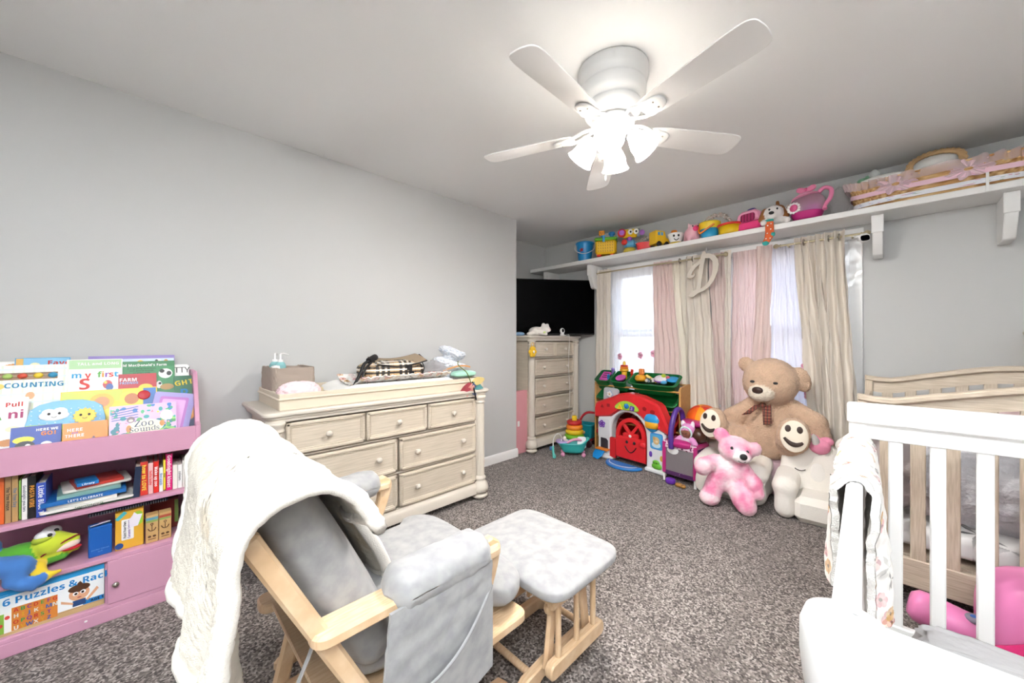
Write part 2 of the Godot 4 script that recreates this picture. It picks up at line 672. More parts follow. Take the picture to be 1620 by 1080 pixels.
func materials() -> void:
	var W := Color.WHITE
	var fine := noise_tex("fine", 0.09, [], 512, 3)
	var weave := noise_tex("weave", 0.35, [], 512, 2)
	var soft := noise_tex("soft", 0.012, [], 512, 4)
	var fur := noise_tex("fur", 0.05, [], 512, 4)
	mat("wall", C("cacac9"), 0.5, {"bump": fine, "scale": 6.0, "bh": 0.012, "spec": 0.42, "world": true})
	mat("ceiling", C("f3f3f2"), 0.8, {"bump": fine, "scale": 5.0, "bh": 0.02, "world": true})
	mat("trim", C("f1f0ee"), 0.35)
	mat("white_paint", C("f3f2f0"), 0.32)
	mat("shelf_paint", C("efeeec"), 0.4)
	var ct := noise_tex("carpet", 0.15, [[0.0, C("484341")], [0.25, C("645e5b")], [0.5, C("7f7874")], [0.75, C("99918d")], [1.0, C("c0b8b3")]], 1024, 1, FastNoiseLite.TYPE_CELLULAR)
	var cb := noise_tex("carpet_h", 0.17, [], 1024, 2, FastNoiseLite.TYPE_SIMPLEX)
	mat("carpet", W, 0.95, {"tex": ct, "bump": cb, "scale": 1.0, "bh": 0.07, "spec": 0.2, "sheen": 0.3, "vc": true, "world": true})
	var grain := noise_tex("grain", 0.02, [[0.0, C("c2b9ab")], [0.42, C("cec5b8")], [0.58, C("d3cabe")], [1.0, C("ddd5ca")]], 512, 4)
	mat("cream_wood", C("fffaf2"), 0.45, {"tex": grain, "scale": Vector3(0.45, 9, 0.45), "bump": grain, "bh": 0.02})
	mat("cream_wood_edge", C("d8cfc2"), 0.45)
	mat("tray_wood", C("ddd0bb"), 0.45)
	var tanw := noise_tex("tanw", 0.03, [[0.0, C("b5a48f")], [0.4, C("c4b5a1")], [0.6, C("cbbca9")], [1.0, C("d8cbba")]], 512, 4)
	mat("crib_wood", W, 0.5, {"tex": tanw, "scale": Vector3(8, 0.5, 8), "bump": tanw, "bh": 0.01})
	mat("crib_wood_along", W, 0.5, {"tex": tanw, "scale": Vector3(0.5, 8, 8), "bump": tanw, "bh": 0.01})
	var beech := noise_tex("beech", 0.03, [[0.0, C("d3b088")], [0.45, C("dcbb95")], [0.6, C("e0c19c")], [1.0, C("e7ccaa")]], 512, 4)
	mat("beech", W, 0.38, {"tex": beech, "scale": Vector3(7, 0.9, 0.9)})
	mat("pine", C("e8c98f"), 0.45, {"tex": beech, "scale": Vector3(6, 1.5, 6)})
	mat("pink_board", C("cf9ab3"), 0.4)
	var suede := noise_tex("suede", 0.014, [[0.0, C("979799")], [0.4, C("a1a1a2")], [0.55, C("a6a6a6")], [1.0, C("b0b0af")]], 512, 5)
	mat("suede", C("fdfcfb"), 0.9, {"tex": suede, "scale": 2.2, "bump": soft, "bh": 0.08, "sheen": 0.5, "spec": 0.25})
	mat("suede_seam", C("8d8c8c"), 0.9)
	mat("fleece_white", C("ece8e0"), 0.95, {"bump": fur, "scale": 9.0, "bh": 0.09, "sheen": 0.6, "spec": 0.2, "vc": true})
	mat("sherpa", C("faf5ed"), 0.95, {"bump": noise_tex("sherpa", 0.05, [], 512, 4), "scale": 7.0, "bh": 0.16, "sheen": 0.5, "spec": 0.2})
	mat("plush", W, 0.95, {"bump": fur, "scale": 8.0, "bh": 0.13, "sheen": 0.5, "spec": 0.2, "vc": true})
	mat("plush_curly", W, 0.95, {"bump": noise_tex("curl", 0.05, [], 512, 3), "scale": 3.0, "bh": 0.7, "sheen": 0.4, "spec": 0.2, "vc": true})
	mat("plush_short", W, 0.9, {"bump": weave, "scale": 14.0, "bh": 0.012, "sheen": 0.4, "spec": 0.25, "vc": true})
	mat("painted", W, 0.35, {"vc": true})
	mat("fabric_vc", W, 0.9, {"vc": true, "bump": weave, "scale": 12.0, "bh": 0.012, "sheen": 0.2})
	mat("beige_curtain", C("efe7dc"), 0.7, {"back": C("9a9082"), "sheen": 0.2})
	mat("cream_curtain", C("f3ede1"), 0.8, {"back": C("d8d2c6")})
	mat("pink_curtain", C("eeded8"), 0.8, {"back": C("b5a09c")})
	mat("pink_sheer", C("f2e2df"), 0.9, {"alpha": 0.88, "back": C("d0bfbc")})
	mat("sheer", C("fbfbff"), 0.9, {"alpha": 0.6, "back": C("ffffff")})
	mat("sheer_lace", C("f4f2f8"), 0.9, {"alpha": 0.86, "back": C("d0d0d4")})
	mat("film", C("ffffff"), 0.12, {"alpha": 0.12})
	mat("glass", C("ffffff"), 0.02, {"alpha": 0.05})
	mat("brass", C("c2b595"), 0.35, {"metal": 0.5})
	mat("nickel", C("aaa49a"), 0.25, {"metal": 0.9})
	mat("black_gloss", C("030304"), 0.3, {"spec": 0.12})
	mat("black", C("17171a"), 0.5)
	mat("dark_brown", C("3a2720"), 0.5)
	mat("page", C("efeae0"), 0.8)
	mat("wicker", C("c3a073"), 0.65)
	mat("linen", C("bcb0a6"), 0.9, {"bump": weave, "scale": 9.0, "bh": 0.02, "tex": noise_tex("linent", 0.2, [[0.0, C("cfc4ba")], [1.0, C("ffffff")]], 256, 2)})

func wall_boxes(called: String, boxes: Array, m: Material) -> MeshInstance3D:
	var g := G.new()
	for b in boxes:
		var lo: Vector3 = b[0]
		var hi: Vector3 = b[1]
		g.box((lo + hi) / 2.0, hi - lo, 0.0)
	return struct(called, g, m)

func room() -> void:
	var w: Material = M.wall
	# floor with the unevenness of a trodden pile
	var fg := G.new()
	var fn := FastNoiseLite.new()
	fn.frequency = 1.6
	fn.seed = 3
	fg.tinted = true
	var b0 := 0
	for i in 61:
		for j in 61:
			var p := Vector3(lerpf(-3.4, 1.85, i / 60.0), 0, lerpf(-3.95, 1.25, j / 60.0))
			var k := 0.86 + 0.14 * fn.get_noise_2d(p.x, p.z)
			fg.tint = Color(k, k * 0.985, k * 0.975)
			fg.put(p, Vector3.UP)
	fg.gridi(b0, 60, 60, true)
	fg.tint = Color(0.5, 0.5, 0.5)
	fg.box(Vector3(-0.775, -0.07, -1.35), Vector3(5.25, 0.12, 5.2), 0.0)
	struct("floor", fg, M.carpet, "grey speckled cut-pile carpet")
	wall_boxes("ceiling", [[Vector3(-3.4, 2.44, -3.95), Vector3(1.9, 2.56, 1.25)]], M.ceiling)
	wall_boxes("wall_left", [[Vector3(-2.82, 0, -2.725), Vector3(-2.70, 2.44, 1.25)]], w)
	wall_boxes("wall_return", [[Vector3(-3.35, 0, -2.725), Vector3(-2.82, 2.44, -2.605)]], w)
	wall_boxes("wall_alcove", [[Vector3(-3.35, 0, -3.95), Vector3(-3.23, 2.44, -2.725)]], w)
	wall_boxes("wall_right", [[Vector3(1.75, 0, -3.95), Vector3(1.87, 2.44, 1.25)]], w)
	wall_boxes("wall_behind", [[Vector3(-2.82, 0, 1.1), Vector3(1.87, 2.44, 1.22)]], w)
	var z0 := -3.93
	var z1 := -3.81
	wall_boxes("wall_window", [
		[Vector3(-3.23, 0, z0), Vector3(-2.2, 2.44, z1)], [Vector3(-1.38, 0, z0), Vector3(-1.02, 2.44, z1)], [Vector3(-0.21, 0, z0), Vector3(1.75, 2.44, z1)],
		[Vector3(-2.2, 0, z0), Vector3(-1.38, 0.62, z1)], [Vector3(-1.02, 0, z0), Vector3(-0.21, 0.62, z1)],
		[Vector3(-2.2, 1.96, z0), Vector3(-1.38, 2.44, z1)], [Vector3(-1.02, 1.96, z0), Vector3(-0.21, 2.44, z1)]], w)
	# baseboards with a moulded upper edge
	var prof := [Vector2(0, 0), Vector2(0.014, 0), Vector2(0.014, 0.062), Vector2(0.010, 0.072), Vector2(0.006, 0.082), Vector2(0, 0.086)]
	var bb := func(called: String, a: Vector3, b: Vector3) -> void:
		var g := G.new()
		var d := (b - a).normalized()
		g.x = Transform3D(Basis(Vector3.UP.cross(-d), Vector3.UP, -d), (a + b) / 2.0)
		g.prism(prof, a.distance_to(b))
		struct(called, g, M.trim)
	bb.call("baseboard_left", Vector3(-2.70, 0, 1.1), Vector3(-2.70, 0, -2.739))
	bb.call("baseboard_return", Vector3(-2.70, 0, -2.725), Vector3(-3.23, 0, -2.725))
	bb.call("baseboard_alcove", Vector3(-3.23, 0, -2.74), Vector3(-3.23, 0, -3.81))
	bb.call("baseboard_window", Vector3(-3.21, 0, -3.81), Vector3(1.75, 0, -3.81))
	# coax plate on the left wall and the end of a floor register below
	var o := thing("wall_outlet", "white wall plate with a round jack beside the low dresser", "wall plate", Vector3(-2.70, 0.285, -2.22), 90)
	var pl := G.new()
	pl.prism(rr(0.115, 0.072, 0.006), 0.007, 0.002)
	part(o, "plate", pl, M.trim, Vector3(0, 0, 0.0035))
	part(o, "jack", G.new().at(Vector3.ZERO, Vector3(90, 0, 0)).lathe([[0, 0.012], [0.005, 0.012], [0.005, 0.004], [0.008, 0.004], [0.008, 0]], 12), M.nickel, Vector3(0.01, 0, 0.006))
	var hv := thing("baseboard_register", "white metal baseboard register ending beside the dresser column", "register", Vector3(-2.70, 0, -1.96), 90)
	var rg := G.new()
	rg.at(Vector3.ZERO, Vector3(0, 90, 0)).prism([Vector2(-0.0, 0), Vector2(-0.075, 0), Vector2(-0.03, 0.125), Vector2(-0.03, 0.145), Vector2(0, 0.145)], 0.40, 0.002)
	part(hv, "cover", rg, M.trim)
	part(hv, "slot", G.new().box(Vector3(0, 0.136, 0.0305), Vector3(0.37, 0.005, 0.002), 0), M.black)

func windows() -> void:
	var n := 0
	for w in [[-2.2, -1.38], [-1.02, -0.21]]:
		n += 1
		var x0: float = w[0]
		var x1: float = w[1]
		var cx := (x0 + x1) / 2.0
		var ww := x1 - x0
		var o := Node3D.new()
		o.name = "window_%d" % n
		add_child(o)
		o.position = Vector3(cx, 0, -3.81)
		o.set_meta("kind", "structure")
		o.set_meta("label", "white double-hung window behind the %s" % ["left sheer curtain", "pink and beige curtains"][n - 1])
		var g := G.new()
		for s: float in [-1.0, 1.0]:
			g.box(Vector3(s * (ww / 2 + 0.035), 1.29, 0.008), Vector3(0.08, 1.42, 0.016), 0.004)
		g.box(Vector3(0, 1.995, 0.01), Vector3(ww + 0.16, 0.08, 0.02), 0.004)
		part(o, "casing", g, M.trim)
		part(o, "sill", G.new().box(Vector3(0, 0.60, 0.02), Vector3(ww + 0.2, 0.03, 0.09), 0.006), M.trim)
		g = G.new()   # jamb
		for s: float in [-1.0, 1.0]:
			g.box(Vector3(s * (ww / 2 - 0.008), 1.29, -0.06), Vector3(0.016, 1.34, 0.12), 0)
		g.box(Vector3(0, 1.952, -0.06), Vector3(ww, 0.016, 0.12), 0)
		part(o, "jamb", g, M.trim)
		for k in 2:
			var yc: float = [0.95, 1.615][k]
			var z: float = [-0.045, -0.075][k]
			var sh := G.new()
			var hh := 0.66
			for s: float in [-1.0, 1.0]:
				sh.box(Vector3(s * (ww / 2 - 0.036), 0, 0), Vector3(0.042, hh, 0.028), 0.003)
				sh.box(Vector3(0, s * (hh / 2 - 0.02), 0), Vector3(ww - 0.1, 0.04, 0.028), 0.003)
			var sash := part(o, "sash", sh, M.trim, Vector3(0, yc, z))
			part(sash, "pane", G.new().box(Vector3.ZERO, Vector3(ww - 0.1, hh - 0.06, 0.004), 0), M.glass)
		if n == 2:   # crinkled insulating film taped over the right window
			var fn := FastNoiseLite.new()
			fn.frequency = 5.0
			var f := G.new()
			f.grid(40, 40, func(a: float, b: float) -> Vector3:
				var p := Vector3(lerpf(-ww / 2 - 0.03, ww / 2 + 0.07, a), lerpf(0.64, 1.985, b), 0.026)
				p.z += 0.010 * fn.get_noise_2d(p.x * 1.2, p.y * 4.0 + p.x * 3.0)
				return p)
			part(o, "plastic_film", f, M.film)

func curtain(called: String, label: String, top: Array, bot: Array, yt: float, yb: float, z: float, folds: float, amp: float, m: Material, group := "", lean := 0.0, th := 0.004) -> MeshInstance3D:
	var ph := rng.randf() * TAU
	var fn := FastNoiseLite.new()
	fn.frequency = 1.3
	fn.seed = rng.randi() % 999
	var g := G.new()
	var nu := clampi(int(folds * 10), 24, 120)
	g.cloth(nu, 22, func(a: float, b: float) -> Vector3:
		var y := lerpf(yb, yt, b)
		var x := lerpf(lerpf(bot[0], bot[1], a), lerpf(top[0], top[1], a), smoothstep(0.0, 1.0, b) * 0.6 + b * 0.4)
		var w := a * folds * TAU + ph + 1.6 * fn.get_noise_2d(x * 2.0, y * 1.2)
		var s := sin(w) + 0.35 * sin(w * 2.0 + 1.0)
		x += 0.012 * fn.get_noise_2d(y * 2.0, a * 4.0 + 7.0) + amp * 0.3 * cos(w)
		return Vector3(x, y, z + amp * s * (0.75 + 0.35 * fn.get_noise_2d(a * 3.0, y * 2.0)) + lean * (1.0 - b)), th)
	return solo(called, label, "curtain", g, m, Vector3.ZERO, 0.0, group)

func curtains() -> void:
	var gr := "window curtains"
	curtain("beige_curtain", "narrow beige grommet curtain beside the television", [-2.37, -2.19], [-2.39, -2.22], 2.0, 0.06, -3.70, 4, 0.02, M.beige_curtain, gr)
	var s1 := curtain("sheer_curtain", "bright white sheer curtain with pink print behind the toy organizer", [-2.24, -1.68], [-2.2, -1.66], 1.99, 0.82, -3.77, 9, 0.009, M.sheer, gr, 0.0, 0.002)
	sheer_print(s1, [Vector2(-2.10, 1.02), Vector2(-1.86, 1.04), Vector2(-1.72, 1.06)], -3.755)
	curtain("pink_curtain", "dusty pink curtain right of the bright sheer", [-1.71, -1.52], [-1.70, -1.40], 2.0, 0.5, -3.735, 5, 0.016, M.pink_curtain, gr)
	curtain("cream_curtain", "translucent cream curtain between pink and beige panels", [-1.53, -1.36], [-1.44, -1.2], 1.99, 0.3, -3.75, 3, 0.02, M.cream_curtain, gr)
	curtain("beige_curtain", "beige grommet curtain under the letter's left half", [-1.38, -1.17], [-1.34, -1.05], 2.0, 0.06, -3.69, 3.5, 0.025, M.beige_curtain, gr)
	curtain("pink_curtain", "dusty pink curtain behind the letter's right half", [-1.17, -1.02], [-1.10, -0.97], 2.0, 0.3, -3.735, 3, 0.016, M.pink_curtain, gr)
	curtain("beige_curtain", "narrow beige strip of curtain right of the letter", [-1.03, -0.98], [-1.03, -0.99], 2.0, 0.3, -3.70, 1, 0.01, M.beige_curtain, gr)
	curtain("pink_sheer", "pale pink sheer curtain with ruffled rod pocket", [-0.985, -0.80], [-1.02, -0.82], 1.985, 0.3, -3.755, 6, 0.01, M.pink_sheer, gr, 0.0, 0.002)
	curtain("pink_curtain", "narrow pink curtain left of the draped sheer", [-0.80, -0.69], [-0.85, -0.72], 2.0, 0.3, -3.73, 2, 0.016, M.pink_curtain, gr)
	var s2 := curtain("sheer_curtain", "white sheer curtain with pink print behind the large bear", [-0.70, -0.49], [-0.72, -0.34], 1.98, 0.40, -3.765, 7, 0.010, M.sheer_lace, gr, 0.0, 0.002)
	sheer_print(s2, [Vector2(-0.47, 0.98), Vector2(-0.45, 0.76)], -3.748)
	curtain("beige_curtain", "beige grommet curtain left of the rightmost pair", [-0.53, -0.39], [-0.42, -0.2], 2.01, 0.25, -3.69, 3, 0.025, M.beige_curtain, gr, 0.03)
	curtain("beige_curtain", "wide beige curtain at the right end of the rod", [-0.40, -0.22], [-0.34, -0.13], 2.01, 0.12, -3.67, 3.5, 0.03, M.beige_curtain, gr, 0.05)
	for k in 2:
		var a: float = [-2.40, -0.62][k]
		var b: float = [-1.05, -0.14][k]
		var o := thing("curtain_rod", ["brass curtain rod above the left window", "brass curtain rod with finial above the right window"][k], "curtain rod", Vector3(0, 1.965, -3.68))
		part(o, "rod", G.new().cyl(Vector3(a, 0, 0), Vector3(b, 0, 0), 0.008, 12), M.brass)
		for e in [a, b]:
			var s := signf(e - (a + b) / 2)
			part(o, "finial", G.new().at(Vector3(e, 0, 0), Vector3(0, 0, -90 * s)).lathe([[0.0, -0.005], [0.012, -0.003], [0.012, 0.003], [0.007, 0.008], [0.018, 0.022], [0.02, 0.032], [0.012, 0.046], [0.0, 0.05]], 14), M.brass)
			part(o, "bracket", G.new().tube([Vector3(e - s * 0.05, 0.01, -0.125), Vector3(e - s * 0.05, -0.01, -0.06), Vector3(e - s * 0.05, -0.012, 0)], 0.005, 8), M.brass)
		for gx in [[-1.42, -1.30, -1.2], [-0.47, -0.32, -0.26]][k]:
			part(o, "grommet", G.new().ring(Vector3(gx, 0, 0), 0.022, 0.005, 0, 20, 8), M.nickel, Vector3(0, 0, 0), Vector3(0, 0, 0))
	letter_d()

func sheer_print(p: Node3D, at: Array, z: float) -> void:   # embroidered pink blossoms near the hem
	for q in at:
		var g := G.new()
		for k in 5:
			var t := TAU * k / 5.0
			g.paint(C("f0bccf") if k % 2 else C("e7a0ba")).blob(Vector3(q.x + 0.016 * cos(t), q.y + 0.022 * sin(t), z), Vector3(0.014, 0.018, 0.002), 1, 1, 10, 6)
		g.paint(C("c98aa0"))
		g.blob(Vector3(q.x, q.y, z + 0.002), Vector3(0.008, 0.009, 0.002), 1, 1, 10, 6)
		part(p, "embroidery", g, M.fabric_vc)

func letter_d() -> void:
	var o := thing("monogram_letter", "cream wooden script letter D hanging on the curtains", "wall letter", Vector3(-1.15, 1.80, -3.615), -6)
	var k := 0.0023   # traced in hundredths of the letter's box, its own size about 0.28 m by 0.42 m
	var outer := [[-10, 92], [-4, 80], [8, 78], [26, 68], [37, 50], [40, 30], [37, 5], [24, -28], [6, -52], [-14, -66], [-34, -72], [-48, -84], [-62, -86], [-70, -80], [-66, -70], [-54, -62], [-42, -58], [-36, -30], [-30, 10], [-28, 42], [-42, 32], [-56, 14], [-60, 2], [-52, 2], [-46, 8], [-44, 2], [-52, -8], [-66, -10], [-78, -4], [-76, 10], [-62, 32], [-44, 48], [-28, 58], [-22, 74], [-18, 88]]
	var pl := []
	for q in outer: pl.append(Vector2(q[0] * k * 1.05, q[1] * k))
	var inner := [[-8, 62], [8, 60], [18, 46], [20, 24], [16, -4], [6, -28], [-8, -46], [-24, -56], [-22, -30], [-16, 10], [-12, 44]]
	var hole := []
	for q in inner: hole.append(Vector2(q[0] * k * 1.05, q[1] * k))
	# the bowl is opened by a hair-wide cut so that one outline carries the hole
	var cut := 11   # index in outer near the lower left of the bowl
	hole.reverse()
	var best := 0
	for i in hole.size():
		if hole[i].distance_to(pl[cut]) < hole[best].distance_to(pl[cut]): best = i
	var all := []
	for i in cut + 1: all.append(pl[i])
	for i in hole.size() + 1: all.append(hole[(best + i) % hole.size()] + (Vector2(0.0004, 0.0004) if i == hole.size() else Vector2.ZERO))
	for i in range(cut, pl.size()): all.append(pl[i] + (Vector2(-0.0004, -0.0004) if i == cut else Vector2.ZERO))
	part(o, "letter", G.new().prism(all, 0.012, 0.0), M.cream_wood_edge)
	part(o, "ribbon", G.new().tube([Vector3(-0.03, 0.19, 0), Vector3(-0.02, 0.24, -0.02), Vector3(0.0, 0.20, 0)], 0.004, 6), M.sheer)

func ceiling_fan() -> void:
	var o := thing("ceiling_fan", "white five-blade flush-mount ceiling fan with four lit glass shades", "ceiling fan", Vector3(-0.905, 2.44, -1.55), 0)
	var wp: Material = mat("fan_white", C("d9d8d6"), 0.4)
	part(o, "housing", G.new().lathe([[0.0, 0.0], [0.158, 0.0], [0.16, -0.006], [0.16, -0.04], [0.156, -0.06], [0.147, -0.075], [0.147, -0.082], [0.15, -0.09], [0.148, -0.125], [0.138, -0.145], [0.126, -0.155], [0.126, -0.162], [0.13, -0.170], [0.126, -0.195], [0.11, -0.215], [0.085, -0.23], [0.0, -0.232]], 48), wp)
	part(o, "flywheel", G.new().lathe([[0.0, -0.23], [0.092, -0.23], [0.098, -0.236], [0.098, -0.252], [0.09, -0.258], [0.0, -0.258]], 40), wp)
	part(o, "switch_cup", G.new().lathe([[0.0, -0.255], [0.056, -0.255], [0.058, -0.26], [0.058, -0.30], [0.052, -0.315], [0.03, -0.325], [0.0, -0.326]], 36), wp)
	for k in 5:
		var a := 87.0 - 72.0 * k
		# blade iron: two arms that swell into a shell plate under the blade
		var r := Node3D.new()
		r.name = "blade"
		var ol := []
		for p in arc([Vector2(0.185, 0.048), Vector2(0.25, 0.058), Vector2(0.45, 0.066), Vector2(0.60, 0.070), Vector2(0.648, 0.056), Vector2(0.66, 0.02), Vector2(0.66, -0.02), Vector2(0.648, -0.056), Vector2(0.60, -0.070), Vector2(0.45, -0.066), Vector2(0.25, -0.058), Vector2(0.185, -0.048)], 4): ol.append(p)
		var bl := part(o, "blade", G.new().at(Vector3.ZERO, Vector3(90, 0, 0)).prism(ol, 0.006, 0.0015), mat("blade_white", C("dddbd9"), 0.5), Vector3(0, -0.272, 0))
		bl.basis = Basis.from_euler(Vector3(0, deg_to_rad(-a), 0)) * Basis.from_euler(Vector3(deg_to_rad(-11), 0, 0))
		r.free()
		var ig := G.new()
		for s: float in [-1.0, 1.0]:
			ig.tube(arc([Vector3(0.085, 0.022, s * 0.014), Vector3(0.13, 0.012, s * 0.034), Vector3(0.18, -0.004, s * 0.034), Vector3(0.215, -0.006, s * 0.012)], 5), 0.0075, 8)
		ig.blob(Vector3(0.232, -0.007, 0), Vector3(0.055, 0.007, 0.042), 0.7, 0.9, 20, 8)
		ig.blob(Vector3(0.205, -0.008, 0.026), Vector3(0.03, 0.007, 0.022), 1, 1, 14, 8)
		ig.blob(Vector3(0.205, -0.008, -0.026), Vector3(0.03, 0.007, 0.022), 1, 1, 14, 8)
		var iron := part(bl, "blade_iron", ig, wp)
		for s: float in [-1.0, 1.0]:
			part(bl, "screw", G.new().blob(Vector3(0.245, -0.014, s * 0.018), Vector3(0.005, 0.0025, 0.005), 1, 1, 10, 6), M.nickel)
		iron.name = "blade_iron"
	var glow := StandardMaterial3D.new()
	glow.albedo_color = C("fffaf2")
	glow.backlight_enabled = true
	glow.backlight = Color.WHITE
	glow.roughness = 0.3
	var bulbm := StandardMaterial3D.new()
	bulbm.albedo_color = Color.WHITE
	bulbm.emission_enabled = true
	bulbm.emission = C("fff4e6")
	bulbm.emission_energy_multiplier = 2.0
	for k in 4:
		var a := deg_to_rad(45.0 + 90.0 * k + 20.0)
		var d := Vector3(cos(a), 0, sin(a))
		part(o, "lamp_arm", G.new().tube(arc([Vector3(0, -0.285, 0) + d * 0.05, Vector3(0, -0.29, 0) + d * 0.075, Vector3(0, -0.305, 0) + d * 0.088], 4), 0.009, 10), wp)
		var s := part(o, "lamp_shade", G.new().lathe([[0.020, 0.0], [0.028, -0.004], [0.033, -0.02], [0.043, -0.04], [0.051, -0.06], [0.053, -0.08], [0.056, -0.095], [0.066, -0.112], [0.064, -0.112], [0.054, -0.096], [0.050, -0.08], [0.048, -0.06], [0.040, -0.04], [0.029, -0.018]], 28), glow, Vector3(0, -0.30, 0) + d * 0.085)
		s.basis = Basis(Vector3.UP.cross(d).normalized(), deg_to_rad(-38))
		part(s, "light_bulb", G.new().lathe([[0.0, -0.018], [0.012, -0.02], [0.014, -0.04], [0.024, -0.055], [0.028, -0.07], [0.024, -0.088], [0.012, -0.098], [0.0, -0.1]], 18), bulbm)
		var l := OmniLight3D.new()
		l.name = "fan_lamp"
		s.add_child(l, true)
		l.position = Vector3(0, -0.07, 0)
		l.light_energy = 0.31
		l.light_color = Color(1.0, 0.985, 0.965)
		l.light_size = 0.03
		l.omni_range = 12.0
		l.omni_attenuation = 2.0
		l.shadow_enabled = true
	for s: float in [-1.0, 1.0]:
		var cx := s * 0.02
		part(o, "pull_chain", G.new().cyl(Vector3(cx, -0.32, 0.03), Vector3(cx + 0.002, -0.46 + 0.02 * s, 0.03), 0.0012, 6), M.nickel)
		part(o, "pull_knob", G.new().at(Vector3(cx + 0.002, -0.475 + 0.02 * s, 0.03)).lathe([[0, 0.016], [0.004, 0.012], [0.006, 0.0], [0.0075, -0.008], [0.004, -0.014], [0, -0.015]], 10), wp)

# ---------- pink bookcase ----------
func book_case() -> void:
	# built in its own axes: x along the wall to the right, z out into the room
	var o := thing("bookcase", "pink wooden bookcase with sloped book rack, shelves and cupboard", "bookcase", Vector3(-2.695, 0, 0.235), 90)
	var m: Material = M.pink_board
	var hw := 0.415
	for s: float in [-1.0, 1.0]:
		var g := G.new()
		g.at(Vector3(s * hw, 0, 0), Vector3(0, -90, 0)).prism([Vector2(0, 0), Vector2(0.375, 0), Vector2(0.375, 0.79), Vector2(0.335, 0.80), Vector2(0.21, 1.02), Vector2(0.19, 1.035), Vector2(0.0, 1.035)], 0.018, 0.002)
		part(o, "side_panel", g, m)
	var iw := hw * 2 - 0.018
	part(o, "back_panel", G.new().box(Vector3(0, 0.51, 0.006), Vector3(iw, 1.0, 0.008), 0), m)
	for y in [0.265, 0.485]:
		part(o, "shelf", G.new().box(Vector3(0, y - 0.002, 0.19), Vector3(iw, 0.018, 0.36), 0.002), m)
	part(o, "bottom_board", G.new().box(Vector3(0, 0.062, 0.19), Vector3(iw, 0.018, 0.36), 0.002), m)
	part(o, "plinth", G.new().box(Vector3(0, 0.027, 0.366), Vector3(iw, 0.052, 0.014), 0.002), m)
	part(o, "screw", G.new().blob(Vector3(0.06, 0.035, 0.374), Vector3(0.005, 0.004, 0.002), 1, 1, 10, 6), M.trim)
	part(o, "rack_lip", G.new().box(Vector3(0, 0.732, 0.366), Vector3(iw, 0.106, 0.016), 0.002), m)
	part(o, "rack_floor", G.new().box(Vector3(0, 0.688, 0.19), Vector3(iw, 0.014, 0.35), 0.001), m)
	for q in [[0.72, 0.29], [0.80, 0.20], [0.88, 0.11]]:   # stepped dividers that hold the rows of books
		part(o, "rack_divider", G.new().at(Vector3(0, q[0], q[1]), Vector3(-24, 0, 0)).box(Vector3(0, -0.0, 0), Vector3(iw, 0.10, 0.008), 0.001), m)
	for s: float in [1.0]:
		var d := part(o, "door", G.new().box(Vector3(0.264, 0.163, 0.366), Vector3(0.288, 0.182, 0.015), 0.002), m)
		part(d, "knob", G.new().at(Vector3(0.145, 0.153, 0.373), Vector3(90, 0, 0)).lathe([[0.0, 0.02], [0.008, 0.019], [0.011, 0.014], [0.010, 0.009], [0.005, 0.006], [0.005, 0.0]], 18), M.nickel)
	part(o, "partition", G.new().box(Vector3(0.118, 0.163, 0.18), Vector3(0.014, 0.184, 0.34), 0.001), m)

# ---------- cream furniture with fluted columns ----------
func knob_shape() -> G:
	return G.new().at(Vector3.ZERO, Vector3(90, 0, 0)).lathe([[0.0, 0.034], [0.009, 0.033], [0.0155, 0.027], [0.017, 0.021], [0.0145, 0.014], [0.008, 0.010], [0.0075, 0.004], [0.011, 0.0]], 20)

func drawer(o: Node3D, x0: float, x1: float, y0: float, y1: float, z: float, knobs: int, km: ArrayMesh) -> void:
	var g := G.new()
	var w := x1 - x0
	var h := y1 - y0
	g.box(Vector3(0, 0, -0.004), Vector3(w, h, 0.014), 0.002)
	var b := 0.022   # raised moulding round the panel
	for s: float in [-1.0, 1.0]:
		g.box(Vector3(s * (w / 2 - b / 2), 0, 0.004), Vector3(b, h, 0.018), 0.006)
		g.box(Vector3(0, s * (h / 2 - b / 2), 0.004), Vector3(w, b, 0.018), 0.006)
		g.box(Vector3(s * (w / 2 - b - 0.003), 0, 0.001), Vector3(0.007, h - b * 2, 0.014), 0.003)
		g.box(Vector3(0, s * (h / 2 - b - 0.003), 0.001), Vector3(w - b * 2, 0.007, 0.014), 0.003)
	var d := part(o, "drawer", g, M.cream_wood, Vector3((x0 + x1) / 2, (y0 + y1) / 2, z))
	for k in knobs:
		part(d, "knob", km, M.cream_wood_edge, Vector3(0 if knobs == 1 else (k - 0.5) * w * 0.60, 0, 0.003))

func fluted(y0: float, y1: float, r: float) -> G:
	var g := G.new()
	g.grid(8, 72, func(a: float, b: float) -> Vector3:
		var t := -b * TAU
		var q := r * (1.0 - 0.07 * pow(absf(cos(t * 9.0)), 0.6)) * (1.0 - 0.05 * a)
		return Vector3(q * cos(t), lerpf(y0, y1, a), q * sin(t)), false, true, true)
	return g

